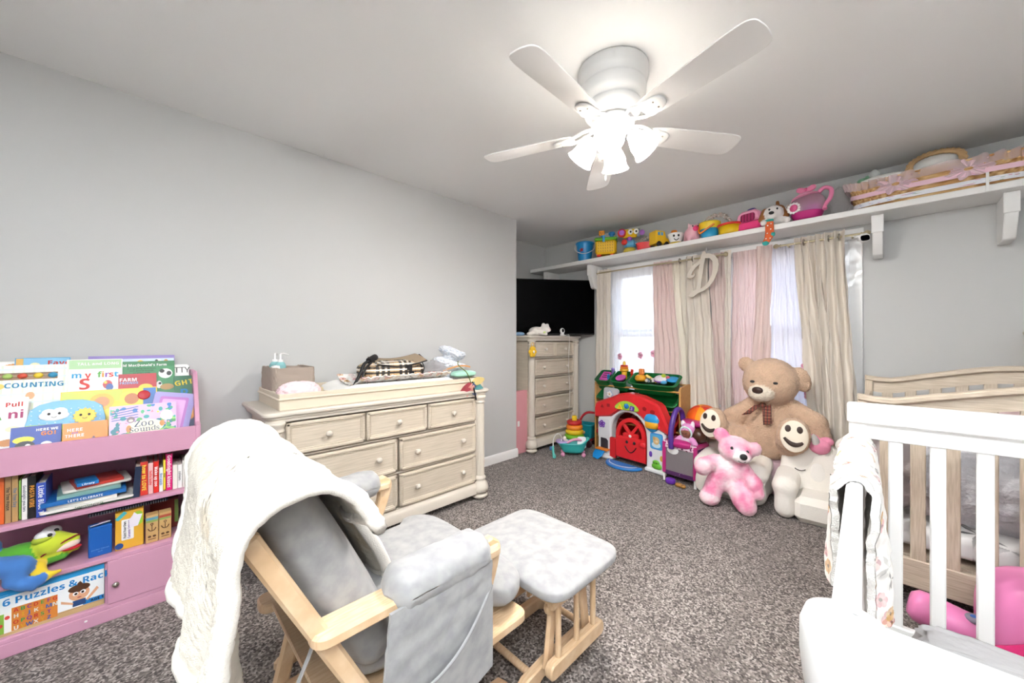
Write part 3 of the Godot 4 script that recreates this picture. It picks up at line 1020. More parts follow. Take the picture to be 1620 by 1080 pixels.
func case_piece(o: Node3D, w: float, d: float, h: float, rows: Array, side_h: float) -> void:
	# w between the column axes; d to the column axis; origin at the middle of the back on the floor
	var m: Material = M.cream_wood
	var e: Material = M.cream_wood_edge
	var km: ArrayMesh = knob_shape().mesh()
	part(o, "carcass", G.new().box(Vector3(0, (side_h + h - 0.03) / 2, (d - 0.04) / 2), Vector3(w + 0.03, h - 0.03 - side_h, d - 0.04), 0.003), m)
	# top with a stepped moulding below it and rounded front corners
	var tl := func(ex: float, dz: float) -> Array:
		var p := [Vector2(-w / 2 - ex, 0), Vector2(w / 2 + ex, 0)]
		for k in 7:
			var t := float(k) / 6 * PI / 2
			p.append(Vector2(w / 2 + ex - 0.045 + 0.045 * cos(t), d + dz - 0.045 + 0.045 * sin(t)))
		p.append(Vector2(w / 2 - 0.09, d + dz - 0.012)); p.append(Vector2(-w / 2 + 0.09, d + dz - 0.012))
		for k in 7:
			var t := PI / 2 + float(k) / 6 * PI / 2
			p.append(Vector2(-w / 2 - ex + 0.045 + 0.045 * cos(t), d + dz - 0.045 + 0.045 * sin(t)))
		return p
	var g := G.new()
	g.at(Vector3(0, h - 0.012, 0), Vector3(90, 0, 0)).prism(tl.call(0.065, 0.055), 0.024, 0.007)
	part(o, "top_board", g, e)
	g = G.new()
	g.at(Vector3(0, h - 0.031, 0), Vector3(90, 0, 0)).prism(tl.call(0.052, 0.042), 0.016, 0.006)
	g.at(Vector3(0, h - 0.046, 0), Vector3(90, 0, 0)).prism(tl.call(0.044, 0.032), 0.018, 0.004)
	part(o, "cornice", g, e)
	for s: float in [-1.0, 1.0]:
		var p := Vector3(s * w / 2, 0, d)
		part(o, "column", fluted(0.175, h - 0.105, 0.036), e, p)
		part(o, "capital", G.new().lathe([[0.0, h - 0.10], [0.036, h - 0.106], [0.042, h - 0.100], [0.036, h - 0.094], [0.034, h - 0.086], [0.040, h - 0.076], [0.045, h - 0.064], [0.045, h - 0.05], [0, h - 0.05]], 26), e, p)
		part(o, "column_base", G.new().lathe([[0.0, 0.05], [0.046, 0.05], [0.062, 0.058], [0.066, 0.085], [0.06, 0.112], [0.044, 0.135], [0.04, 0.145], [0.046, 0.152], [0.046, 0.162], [0.038, 0.17], [0.036, 0.178], [0, 0.178]], 28), e, p)
		var ft := G.new()
		ft.grid(10, 48, func(a: float, b: float) -> Vector3:
			var t := -b * TAU
			var q := (0.03 + 0.035 * sin(PI * clampf(a, 0.02, 0.98))) * (1.0 - 0.06 * pow(absf(cos(t * 8.0)), 0.5))
			return Vector3(q * cos(t), lerpf(0.0, 0.055, a), q * sin(t)), false, true, true)
		part(o, "bun_foot", ft, e, p)
		part(o, "bun_foot", ft, e, Vector3(p.x * 0.97, 0, 0.07))
	# stiles, rails and base
	for s: float in [-1.0, 1.0]:
		part(o, "stile", G.new().box(Vector3(s * (w / 2 - 0.035), (h + 0.06) / 2, d - 0.022), Vector3(0.03, h - 0.12, 0.04), 0.003), e)
	for r in rows:
		part(o, "rail", G.new().box(Vector3(0, r.y0 - 0.013, d - 0.022), Vector3(w - 0.05, 0.012, 0.034), 0.004), e)
	g = G.new()
	g.at(Vector3.ZERO, Vector3(0, 90, 0)).prism([Vector2(-0.0, 0.05), Vector2(-d - 0.028, 0.05), Vector2(-d - 0.028, 0.10), Vector2(-d - 0.022, 0.112), Vector2(-d - 0.012, 0.12), Vector2(0, 0.12)], w - 0.06, 0.003)
	part(o, "base_moulding", g, e)
	for r in rows:
		for q in r.xs:
			drawer(o, q[0], q[1], r.y0, r.y1, d + 0.001, r.knobs, km)

func dresser() -> void:
	var o := thing("low_dresser", "long low cream dresser with seven drawers and fluted columns", "dresser", Vector3(-2.685, 0, -1.14), 90)
	case_piece(o, 1.34, 0.50, 0.83, [
		{"y0": 0.595, "y1": 0.765, "xs": [[-0.625, -0.213], [-0.205, 0.207], [0.215, 0.625]], "knobs": 1},
		{"y0": 0.365, "y1": 0.572, "xs": [[-0.625, -0.008], [0.008, 0.625]], "knobs": 2},
		{"y0": 0.135, "y1": 0.343, "xs": [[-0.625, -0.008], [0.008, 0.625]], "knobs": 2}], 0.06)

func chest_corner() -> void:
	var o := thing("tall_chest", "tall cream chest of drawers below the television", "chest of drawers", Vector3(-3.16, 0, -3.325), 90)
	case_piece(o, 0.79, 0.485, 1.25, [
		{"y0": 1.02, "y1": 1.18, "xs": [[-0.345, -0.004], [0.004, 0.345]], "knobs": 1},
		{"y0": 0.815, "y1": 0.99, "xs": [[-0.345, 0.345]], "knobs": 2},
		{"y0": 0.61, "y1": 0.785, "xs": [[-0.345, 0.345]], "knobs": 2},
		{"y0": 0.395, "y1": 0.575, "xs": [[-0.345, 0.345]], "knobs": 2},
		{"y0": 0.175, "y1": 0.36, "xs": [[-0.345, 0.345]], "knobs": 2}], 0.06)
	copy(o, "cream chest of drawers at the right picture edge beyond the cribs", Vector3(1.03, 0, -3.795), 0)
	# television on a corner arm
	var tv := thing("television", "large black flat television mounted in the alcove corner", "television", Vector3(-2.76, 1.586, -3.307), 0)
	tv.rotation_degrees.y = 54.9
	part(tv, "frame", G.new().box(Vector3(0, 0, -0.02), Vector3(1.13, 0.64, 0.04), 0.006), M.black)
	part(tv, "screen", G.new().box(Vector3(0, 0.003, 0.0005), Vector3(1.114, 0.618, 0.003), 0), M.black_gloss)
	part(tv, "wall_arm", G.new().tube([Vector3(0, 0, -0.04), Vector3(0.0, 0, -0.14), Vector3(0.02, 0, -0.42)], 0.018, 8), M.black)
	part(tv, "mount_plate", G.new().box(Vector3(0, 0, -0.05), Vector3(0.3, 0.25, 0.02), 0.003), M.black)
	# baby camera with a cable down the chest
	var c := thing("baby_monitor_camera", "small white baby monitor camera on the tall chest", "camera", Vector3(-2.632, 1.25, -3.405), 62)
	part(c, "base", G.new().lathe([[0, 0.03], [0.019, 0.03], [0.024, 0.024], [0.025, 0.006], [0.024, 0.0], [0, 0.0]], 24), M.white_paint)
	var hd := part(c, "head", G.new().blob(Vector3(0, 0.058, 0), Vector3(0.029, 0.034, 0.024), 1, 1, 24, 14), M.white_paint)
	part(hd, "lens", G.new().blob(Vector3(0, 0.06, 0.015), Vector3(0.016, 0.022, 0.012), 1, 1, 18, 10), M.black_gloss)
	solo("white_cable", "thin white cable hanging down the front of the tall chest", "cable", G.new().tube(arc([Vector3(-2.63, 1.253, -3.44), Vector3(-2.61, 1.262, -3.47), Vector3(-2.585, 1.23, -3.475), Vector3(-2.59, 0.9, -3.47), Vector3(-2.58, 0.6, -3.48), Vector3(-2.585, 0.32, -3.46), Vector3(-2.575, 0.24, -3.44)], 6), 0.0028, 6), M.trim)
	# pale plush lying on the chest
	var s := Soft.new()
	s.k = 0.02
	var w := C("ece6df")
	s.ball(Vector3(0, 0.05, 0), Vector3(0.085, 0.05, 0.06), w).ball(Vector3(0.095, 0.075, 0.02), Vector3(0.052, 0.047, 0.048), w).ball(Vector3(0.135, 0.062, 0.04), Vector3(0.022, 0.018, 0.022), w)
	s.ball(Vector3(0.075, 0.12, 0.03), Vector3(0.02, 0.02, 0.012), w).ball(Vector3(0.12, 0.118, 0.0), Vector3(0.018, 0.018, 0.012), w).limb(Vector3(0.05, 0.03, 0.05), Vector3(0.10, 0.018, 0.075), 0.022, 0.018, w).limb(Vector3(-0.05, 0.03, 0.05), Vector3(-0.09, 0.018, 0.07), 0.024, 0.02, w)
	var pb := thing("plush_lamb", "white plush toy lying on the tall chest", "plush toy", Vector3(-2.73, 1.25, -3.07), 45)
	part(pb, "body", s.mesh(0.008), M.plush)
	part(pb, "nose", G.new().blob(Vector3(0.152, 0.066, 0.052), Vector3(0.006, 0.005, 0.006), 1, 1, 8, 6), M.dark_brown)
	part(pb, "ribbon", G.new().blob(Vector3(0.085, 0.028, 0.07), Vector3(0.02, 0.02, 0.016)), plastic("c9d98a"))
	solo("blue_cloth", "small light blue cloth beside the white plush", "cloth", G.new().blob(Vector3(0, 0.02, 0), Vector3(0.06, 0.022, 0.05), 0.8, 0.8), mat("blue_fab", C("8fb4d8"), 0.9), Vector3(-2.86, 1.25, -2.93), 20)
	# what stands between the chest and the wall end
	var gb := thing("gift_bag", "tall flat pink paper bag leaning beside the tall chest", "bag", Vector3(-2.735, 0.005, -2.80), 90)
	var bg := G.new()
	bg.grid(2, 14, func(a: float, b: float) -> Vector3:
		return Vector3(lerpf(-0.15, 0.15, b), lerpf(0.06, 0.66, a), 0.018 * (1.0 if int(b * 14) % 2 else 0.6) * (1.0 - 0.5 * a)), false, false, true)
	part(gb, "front", bg, mat("pink_paper", C("d99aa0"), 0.5))
	part(gb, "body", G.new().box(Vector3(0, 0.36, -0.02), Vector3(0.30, 0.60, 0.06), 0.002), M.pink_paper)
	part(gb, "tag", G.new().box(Vector3(-0.02, 0.32, 0.014), Vector3(0.03, 0.055, 0.003), 0), M.trim)
	part(gb, "foot", G.new().box(Vector3(0, 0.03, -0.02), Vector3(0.28, 0.06, 0.05), 0.002), M.pink_paper)
	var fl := G.new()
	for k in 6:
		var t := TAU * k / 6.0
		fl.blob(Vector3(0.035 * cos(t), 0.035 * sin(t), 0), Vector3(0.025, 0.025, 0.014), 1, 1, 12, 8)
	fl.blob(Vector3(0, 0, 0.006), Vector3(0.022, 0.022, 0.014), 1, 1, 12, 8)
	var yf := thing("flower_toy", "yellow plush flower hanging at the chest's left side", "toy", Vector3(-2.60, 1.08, -2.865), 90)
	part(yf, "petals", fl, mat("yellow_fab", C("f0c22e"), 0.8))
	part(yf, "loop", G.new().ring(Vector3(0, 0.075, 0), 0.02, 0.003, 2, 16, 6), M.yellow_fab)
	part(yf, "face", G.new().blob(Vector3(0, 0, 0.018), Vector3(0.014, 0.014, 0.004), 1, 1, 10, 6), M.trim)

# ---------- glider chair, its blanket and ottoman ----------
func pillow(ce: Vector3, s: Vector3, round_ := 0.35, puff := 0.25, seed_ := 1) -> G:
	# a stuffed cushion: rounded box whose large faces swell
	var fn := FastNoiseLite.new()
	fn.seed = seed_
	fn.frequency = 4.0
	var g := G.new()
	g.grid(44, 26, func(a: float, b: float) -> Vector3:
		var t := a * TAU
		var p := (b - 0.5) * PI
		var f := func(q: float, e: float) -> float: return signf(q) * pow(absf(q), e)
		var v := Vector3(f.call(cos(p), 0.35) * f.call(cos(t), round_), f.call(sin(p), 0.55), -f.call(cos(p), 0.35) * f.call(sin(t), round_))
		var sw := 1.0 - puff * (1.0 - (1.0 - pow(absf(v.x), 2.5)) * (1.0 - pow(absf(v.z), 2.5)))
		var q := Vector3(v.x * s.x / 2, v.y * s.y / 2 * sw, v.z * s.z / 2)
		return ce + q * (1.0 + 0.02 * fn.get_noise_3d(q.x * 3.0, q.y * 3.0, q.z * 3.0)) , true, false)
	return g

func glider() -> void:
	var o := thing("glider_chair", "wooden glider chair with grey suede cushions", "chair", Vector3(-1.14, 0, -0.50), 0)
	var w: Material = M.beech
	var su: Material = M.suede
	var lean := deg_to_rad(27.0)
	var up := Vector3(0, cos(lean), sin(lean))
	for s: float in [-1.0, 1.0]:
		var x := s * 0.335
		# arm board with rounded ends (drawn in plan)
		var g := G.new()
		g.at(Vector3(x, 0.595, 0.02), Vector3(90, 0, 0)).prism(rr(0.072, 0.50, 0.03, 5), 0.028, 0.006)
		part(o, "arm", g, w)
		# front post: S-curve from the arm to the seat rail
		g = G.new()
		var l := arc([Vector2(-0.205, 0.63), Vector2(-0.235, 0.60), Vector2(-0.225, 0.54), Vector2(-0.195, 0.46), Vector2(-0.185, 0.40), Vector2(-0.185, 0.33)], 5)
		var r := arc([Vector2(-0.130, 0.33), Vector2(-0.135, 0.40), Vector2(-0.155, 0.47), Vector2(-0.178, 0.54), Vector2(-0.18, 0.59), Vector2(-0.17, 0.625)], 5)
		g.at(Vector3(x, 0, 0), Vector3(0, -90, 0)).prism(l + r, 0.030, 0.005)
		part(o, "arm_post", g, w)
		# seat rail, reaching out in front of the post
		g = G.new()
		g.at(Vector3(s * 0.30, 0.325, -0.06), Vector3(90, 0, 0)).prism(rr(0.085, 0.60, 0.03, 4), 0.03, 0.005)
		part(o, "seat_rail", g, w)
		# leaning back post
		var a := Vector3(s * 0.335, 0.30, 0.10)
		g = G.new()
		g.x = Transform3D(Basis.from_euler(Vector3(lean, 0, 0)), a + up * 0.37)
		g.box(Vector3(0, -0.075, 0), Vector3(0.026, 0.61, 0.037), 0.006)
		part(o, "back_post", g, w)
		# swing hanger, base runner and uprights
		part(o, "hanger", G.new().at(Vector3(s * 0.265, 0.2, -0.17), Vector3(14, 0, 0)).box(Vector3.ZERO, Vector3(0.022, 0.30, 0.05), 0.008), w)
		part(o, "hanger", G.new().at(Vector3(s * 0.265, 0.2, 0.15), Vector3(-14, 0, 0)).box(Vector3.ZERO, Vector3(0.022, 0.30, 0.05), 0.008), w)
		for z in [-0.13, -0.02, 0.10]:
			part(o, "spindle", G.new().cyl(Vector3(s * 0.325, 0.09, z), Vector3(s * 0.325, 0.32, z), 0.011, 10), w)
		part(o, "lower_rail", G.new().at(Vector3(s * 0.325, 0.085, -0.01)).box(Vector3.ZERO, Vector3(0.03, 0.045, 0.40), 0.012), w)
		g = G.new()
		g.at(Vector3(s * 0.235, 0, 0), Vector3(0, -90, 0)).prism([Vector2(-0.36, 0.0), Vector2(-0.28, 0.0), Vector2(-0.24, 0.02), Vector2(0.26, 0.02), Vector2(0.30, 0.0), Vector2(0.36, 0.0), Vector2(0.375, 0.03), Vector2(0.34, 0.065), Vector2(0.25, 0.075), Vector2(-0.25, 0.075), Vector2(-0.34, 0.065), Vector2(-0.375, 0.03)], 0.035, 0.005)
		part(o, "base_runner", g, w)
		# padded arm sleeve with a hanging side flap and pocket
		g = G.new()
		var fn := FastNoiseLite.new()
		fn.frequency = 9.0
		fn.seed = 5 + int(s)
		g.grid(30, 28, func(aa: float, b: float) -> Vector3:
			var z := lerpf(0.115, -0.185, aa)
			var e := pow(clampf(minf(aa, 1.0 - aa) * 9.0, 0.0, 1.0), 0.45)
			var t := -b * TAU
			var q := Vector3(x + 0.062 * e * signf(cos(t)) * pow(absf(cos(t)), 0.8), 0.613 + 0.05 * e * sin(t), z)
			return q + Vector3(cos(t), sin(t), 0) * 0.006 * fn.get_noise_2d(z * 1.3, b * 2.5) * e, false, true)
		part(o, "arm_pad", g, su)
		g = G.new()
		g.cloth(20, 20, func(aa: float, b: float) -> Vector3:
			var z := lerpf(0.125, -0.165 + 0.0 * b, aa) + 0.03 * (1.0 - b) * (1.0 - aa)
			var yb := 0.265 + 0.05 * aa
			return Vector3(x + s * (0.052 - 0.012 * (1.0 - b) + 0.006 * fn.get_noise_2d(z, b)), lerpf(yb, 0.60, b), z), 0.008)
		var flap := part(o, "arm_flap", g, su)
		g = G.new()
		g.cloth(20, 10, func(aa: float, b: float) -> Vector3:
			var z := lerpf(0.135, -0.168, aa) + 0.025 * (1.0 - b) * (1.0 - aa)
			var ytop := 0.40 + 0.13 * pow(aa, 1.6) - 0.02 * sin(aa * PI)
			var bulge := sin(aa * PI) * (0.010 + 0.014 * b)
			return Vector3(x + s * (0.050 + bulge), lerpf(0.262 + 0.05 * aa, ytop, b), z), 0.007)
		part(flap, "pocket", g, su)
		var ln := []
		for k in 17:
			var aa := k / 16.0
			ln.append(Vector3(x + s * (0.050 + sin(aa * PI) * 0.024 + 0.003), 0.40 + 0.13 * pow(aa, 1.6) - 0.02 * sin(aa * PI), lerpf(0.135, -0.168, aa)))
		part(flap, "pocket_hem", G.new().tube(ln, 0.0022, 6), M.suede_seam)
	part(o, "cross_bar", G.new().cyl(Vector3(-0.235, 0.05, -0.25), Vector3(0.235, 0.05, -0.25), 0.016, 12), w)
	part(o, "cross_bar", G.new().cyl(Vector3(-0.235, 0.05, 0.25), Vector3(0.235, 0.05, 0.25), 0.016, 12), w)
	part(o, "seat_deck", G.new().box(Vector3(0, 0.335, -0.05), Vector3(0.56, 0.012, 0.52), 0.003), w)
	part(o, "back_top_rail", G.new().at(Vector3(0, 0.775, 0.335), Vector3(27, 0, 0)).box(Vector3.ZERO, Vector3(0.64, 0.06, 0.02), 0.006), w)
	for k in 5:
		var c := Vector3(-0.22 + 0.11 * k, 0.30, 0.10)
		part(o, "back_slat", G.new().cyl(c, c + up * 0.54, 0.010, 8), w)
	# seat cushion: broad at the front with rounded ears past the arm posts
	var sg := G.new()
	sg.grid(56, 26, func(a: float, b: float) -> Vector3:
		var t := a * TAU
		var p := (b - 0.5) * PI
		var f := func(q: float, e: float) -> float: return signf(q) * pow(absf(q), e)
		var v := Vector3(f.call(cos(p), 0.3) * f.call(cos(t), 0.35), f.call(sin(p), 0.6), -f.call(cos(p), 0.3) * f.call(sin(t), 0.35))
		var wd := 0.275 + 0.055 * smoothstep(0.40, 0.62, -v.z)
		var sw := 1.0 - 0.3 * (pow(absf(v.x), 4.0) + pow(absf(v.z), 4.0)) * 0.5
		return Vector3(v.x * wd, 0.405 + v.y * 0.055 * sw, -0.115 + v.z * 0.29), true, false)
	part(o, "seat_cushion", sg, su)
	var bcx := Transform3D(Basis.from_euler(Vector3(lean, 0, 0)), Vector3(0, 0.64, 0.195))
	var bp := pillow(Vector3.ZERO, Vector3(0.60, 0.16, 0.54), 0.3, 0.22, 4)
	var bc := part(o, "back_cushion", bp, su)
	bc.transform = bcx * Transform3D(Basis.from_euler(Vector3(-PI / 2, 0, 0)), Vector3.ZERO)
	var seam := []
	for k in 40:
		var t := TAU * k / 40.0
		seam.append(Vector3(0.285 * signf(cos(t)) * pow(absf(cos(t)), 0.3), 0.030, 0.255 * signf(sin(t)) * pow(absf(sin(t)), 0.3)))
	part(bc, "seam", G.new().tube(seam, 0.003, 6, true), su)
	for s: float in [-1.0, 1.0]:
		part(o, "tie_ribbon", G.new().cloth(2, 8, func(a: float, b: float) -> Vector3: return Vector3(s * 0.30 + 0.012 * a, lerpf(0.40, 0.56, b), 0.27 + 0.02 * sin(b * 4.0)), 0.002), su)
	blanket()

func blanket() -> void:
	# one sheet: v runs from the front hem over the top of the back to the rear hem, u from the near side to the far side
	var fn := FastNoiseLite.new()
	fn.frequency = 1.8
	fn.seed = 21
	var f2 := FastNoiseLite.new()
	f2.frequency = 7.0
	var lean := deg_to_rad(27.0)
	var R := 0.10
	var cz := 0.284
	var cy := 0.795
	var arcl := R * deg_to_rad(153.0)
	var crest := R * deg_to_rad(63.0)
	var sec := func(s: float) -> Array:   # arc length from the crest: [z, y, normal z, normal y]
		var q := s + crest
		if q < 0.0:
			var n := Vector2(-cos(lean), sin(lean))
			var p := Vector2(cz, cy) + n * R + Vector2(-sin(lean), -cos(lean)) * (-q)
			return [p.x, p.y, n.x, n.y]
		if q < arcl:
			var ph := deg_to_rad(153.0) - q / R
			return [cz + R * cos(ph), cy + R * sin(ph), cos(ph), sin(ph)]
		return [cz + R, cy - (q - arcl), 1.0, 0.0]
	var front := func(u: float) -> float: return 0.17 + 0.06 * smoothstep(0.0, 0.35, u) + 0.32 * smoothstep(0.36, 0.46, u) - 0.10 * smoothstep(0.8, 1.0, u)
	var back := func(u: float) -> float: return 0.60 - 0.15 * smoothstep(0.30, 0.50, u) + 0.03 * sin(u * 11.0)
	var g := G.new()
	g.tinted = true
	var shape := func(u: float, v: float) -> Vector3:
		var fl: float = front.call(u)
		var s := lerpf(-fl, back.call(u), v)
		var c: Array = sec.call(s)
		var hb := smoothstep(0.12, 0.5, s)
		var hf := smoothstep(0.12, 0.4, -s)
		var w := u * TAU * 2.3 + 0.9 + 0.8 * fn.get_noise_2d(u * 2.0, s)
		var off := 0.020 + 0.048 * hb * sin(w) + 0.022 * hf * maxf(0.0, sin(u * TAU * 3.0)) + 0.012 * fn.get_noise_2d(u * 2.0, s * 2.0) + 0.004 * f2.get_noise_2d(u * 9.0, s * 12.0)
		var x := lerpf(0.385, -0.36, u)
		x = lerpf(x, x * 0.80 + 0.05, hb)   # gathers as it falls behind
		x += 0.02 * hb * cos(w)
		return Vector3(x, c[1] + c[3] * off, c[0] + c[2] * off)
	g.cloth(130, 160, shape, 0.010)
	# cream with a faint tan marbling, as dyed
	for k in g.v.size():
		var p := g.v[k]
		var t := clampf((fn.get_noise_3d(p.x * 2.2, p.y * 2.2, p.z * 2.2) - 0.22) * 3.0, 0.0, 1.0)
		g.c[k] = C("f3efe8").lerp(C("e9d4b4"), t * 0.8).srgb_to_linear()
	var o := thing("fleece_blanket", "cream white fluffy blanket thrown over the glider's back", "blanket", Vector3(-1.14, 0, -0.50), 0)
	part(o, "fleece", g, M.fleece_white)
	# rounded fleece edges all round
	var rim := []
	for k in 60: rim.append(shape.call(k / 60.0, 0.0))
	for k in 80: rim.append(shape.call(1.0, k / 80.0))
	for k in 60: rim.append(shape.call(1.0 - k / 60.0, 1.0))
	for k in 80: rim.append(shape.call(0.0, 1.0 - k / 80.0))
	part(o, "fleece_edge", G.new().tube(rim, 0.0165, 8, true), mat("fleece_edge", C("efeae1"), 0.95, {"bump": TX.fur, "scale": 9.0, "bh": 0.1, "sheen": 0.4}))
	var hem := []
	for k in 61:
		hem.append(shape.call(k / 60.0, 0.995) + Vector3(0, -0.012, 0))
	part(o, "hem", G.new().tube(hem, 0.010, 8), mat("hem_tan", C("e9d3ab"), 0.9))
	part(o, "care_tag", G.new().box(shape.call(0.12, 0.93) + Vector3(0.0, -0.02, 0.02), Vector3(0.03, 0.045, 0.001), 0), M.trim)

func ottoman() -> void:
	var o := thing("glider_ottoman", "grey suede ottoman with wooden gliding base", "ottoman", Vector3(-0.975, 0, -1.105), 0)
	var w: Material = M.beech
	var cu := pillow(Vector3(0, 0.375, 0), Vector3(0.52, 0.085, 0.42), 0.3, 0.35, 9)
	part(o, "cushion", cu, M.suede)
	part(o, "deck", G.new().box(Vector3(0, 0.325, 0), Vector3(0.42, 0.016, 0.32), 0.003), w)
	for s: float in [-1.0, 1.0]:
		var x := s * 0.185
		part(o, "upper_rail", G.new().box(Vector3(x, 0.308, 0), Vector3(0.03, 0.03, 0.30), 0.006), w)
		for z in [-0.105, 0.0, 0.105]:
			part(o, "spindle", G.new().cyl(Vector3(x, 0.10, z), Vector3(x, 0.31, z), 0.0105, 12), w)
		part(o, "lower_rail", G.new().at(Vector3(x, 0.09, 0), Vector3(0, -90, 0)).prism(rr(0.32, 0.055, 0.022, 4), 0.032, 0.005), w)
		for z in [-1.0, 1.0]:
			part(o, "hanger", G.new().at(Vector3(s * 0.145, 0.175, z * 0.10), Vector3(-z * 8, 0, 0)).box(Vector3.ZERO, Vector3(0.02, 0.24, 0.045), 0.01), w)
			part(o, "pivot_cap", G.new().at(Vector3(s * 0.158, 0.275, z * 0.115), Vector3(0, 0, 90)).lathe([[0, 0.012], [0.02, 0.012], [0.024, 0.006], [0.024, -0.006], [0.02, -0.012], [0, -0.012]], 16), w)
		var g := G.new()
		g.at(Vector3(s * 0.115, 0, 0), Vector3(0, -90, 0)).prism([Vector2(-0.23, 0.0), Vector2(-0.15, 0.0), Vector2(-0.12, 0.015), Vector2(0.12, 0.015), Vector2(0.15, 0.0), Vector2(0.23, 0.0), Vector2(0.236, 0.03), Vector2(0.20, 0.055), Vector2(0.10, 0.065), Vector2(-0.10, 0.065), Vector2(-0.20, 0.055), Vector2(-0.236, 0.03)], 0.034, 0.005)
		part(o, "base_runner", g, w)
	for z in [-0.16, 0.16]:
		part(o, "cross_bar", G.new().cyl(Vector3(-0.115, 0.04, z), Vector3(0.115, 0.04, z), 0.013, 12), w)

# ---------- cribs ----------
func white_crib() -> void:
	var o := thing("white_crib", "white painted crib with slatted end in the foreground", "crib", Vector3(-0.085, 0, -1.965), 1.95)
	var m: Material = M.white_paint
	var W := 0.76
	var L := 1.33
	for x in [0.0, W]:
		part(o, "post", G.new().box(Vector3(x + (0.0 if x == 0.0 else 0.0), 0.47, 0), Vector3(0.05, 0.94, 0.05), 0.006), m)
		part(o, "post", G.new().at(Vector3(x, 0, L)).lathe([[0.0, 0.0], [0.032, 0.0], [0.034, 0.01], [0.034, 0.70], [0.042, 0.74], [0.046, 0.78], [0.046, 0.815], [0.04, 0.833], [0.025, 0.842], [0.0, 0.845]], 32), m)
	# far end: proud top board, lower board, slats, bottom rail
	part(o, "head_rail", G.new().box(Vector3(W / 2, 0.914, 0.012), Vector3(W + 0.06, 0.076, 0.05), 0.006), m)
	part(o, "head_board", G.new().box(Vector3(W / 2, 0.848, 0.002), Vector3(W - 0.04, 0.06, 0.03), 0.003), m)
	for k in 7:
		part(o, "slat", G.new().box(Vector3(0.102 + 0.1035 * k, 0.48, 0), Vector3(0.038, 0.70, 0.016), 0.004), m)
	part(o, "bottom_rail", G.new().box(Vector3(W / 2, 0.11, 0), Vector3(W - 0.04, 0.07, 0.03), 0.004), m)
	# sides
	for x in [0.0, W]:
		part(o, "side_rail", G.new().box(Vector3(x, 0.80, L / 2), Vector3(0.032, 0.045, L - 0.06), 0.008), m)
		part(o, "side_bottom_rail", G.new().box(Vector3(x, 0.11, L / 2), Vector3(0.03, 0.07, L - 0.06), 0.005), m)
		for k in 12:
			part(o, "slat", G.new().box(Vector3(x, 0.46, 0.105 + k * 0.102), Vector3(0.014, 0.65, 0.036), 0.004), m)
	# near end with its thick rolled top rail
	part(o, "foot_rail", G.new().at(Vector3(W / 2, 0.80, L), Vector3(0, 0, 0)).tube([Vector3(-W / 2, 0, 0), Vector3(W / 2, 0, 0)], 0.036, 24), m)
	for k in 6:
		part(o, "slat", G.new().box(Vector3(0.11 + 0.108 * k, 0.475, L), Vector3(0.038, 0.60, 0.016), 0.004), m)
	part(o, "bottom_rail", G.new().box(Vector3(W / 2, 0.11, L), Vector3(W - 0.04, 0.07, 0.03), 0.004), m)
	part(o, "mattress_base", G.new().box(Vector3(W / 2, 0.065, L / 2), Vector3(W - 0.06, 0.015, L - 0.06), 0.003), m)
	var flo := floral_mat()
	solo("crib_mattress", "floral crib mattress lying low in the white crib", "mattress", pillow(Vector3(0, 0.06, 0), Vector3(0.66, 0.10, 1.20), 0.15, 0.12, 2), flo, Vector3(0.318, 0.063, -1.30), 1.95)
	# blanket over the left side rail
	var fn := FastNoiseLite.new()
	fn.frequency = 3.0
	fn.seed = 8
	var bg := G.new()
	var sheet := func(a: float, b: float) -> Vector3:
		var z := lerpf(0.045, 0.66, a)
		var lo := 0.36 + 0.05 * sin(a * 5.0)
		var li := 0.50 + 0.08 * sin(a * 4.0 + 1.0)
		var s := lerpf(-lo, li, b)
		var r := 0.034
		var q := Vector2.ZERO
		var wob := 0.020 * sin(a * 17.0 + s * 3.0) * smoothstep(0.03, 0.35, absf(s))
		if absf(s) < r * PI / 2:
			var t := s / r
			q = Vector2(sin(t) * r, 0.800 + cos(t) * r)
		else:
			q = Vector2(signf(s) * (r + maxf(0.0, wob + 0.008)) + wob * 0.3, 0.800 - (absf(s) - r * PI / 2))
		return Vector3(q.x + 0.006 * fn.get_noise_2d(a * 4.0, s * 6.0), q.y, z + 0.02 * fn.get_noise_1d(s * 4.0))
	bg.cloth(30, 60, sheet, 0.016)
	var bo := thing("floral_blanket", "white floral baby blanket draped over the white crib's side rail", "blanket", Vector3(-0.085, 0, -1.965), 1.95)
	part(bo, "fleece", bg, mat("blanket_white", C("f6f3ee"), 0.95, {"bump": TX.fur, "scale": 10.0, "bh": 0.3, "sheen": 0.4}))
	var pg := G.new()
	pg.grid(30, 60, func(a: float, b: float) -> Vector3:
		var e := 0.004
		var p: Vector3 = sheet.call(a, b)
		var n: Vector3 = ((sheet.call(minf(a + e, 1.0), b) as Vector3) - sheet.call(maxf(a - e, 0.0), b)).cross((sheet.call(a, minf(b + e, 1.0)) as Vector3) - sheet.call(a, maxf(b - e, 0.0))).normalized()
		return p + n * 0.0095)
	part(bo, "printed_face", pg, flo)
	# folded grey play-yard mat on the mattress
	var gm := thing("folded_grey_mat", "folded grey padded mat with black tab in the white crib", "mat", Vector3(0.315, 0.175, -1.42), 2)
	var gf := mat("grey_fabric", C("c3c1c2"), 0.75, {"bump": TX.soft, "scale": 2.0, "bh": 0.5})
	var wr := FastNoiseLite.new()
	wr.frequency = 5.0
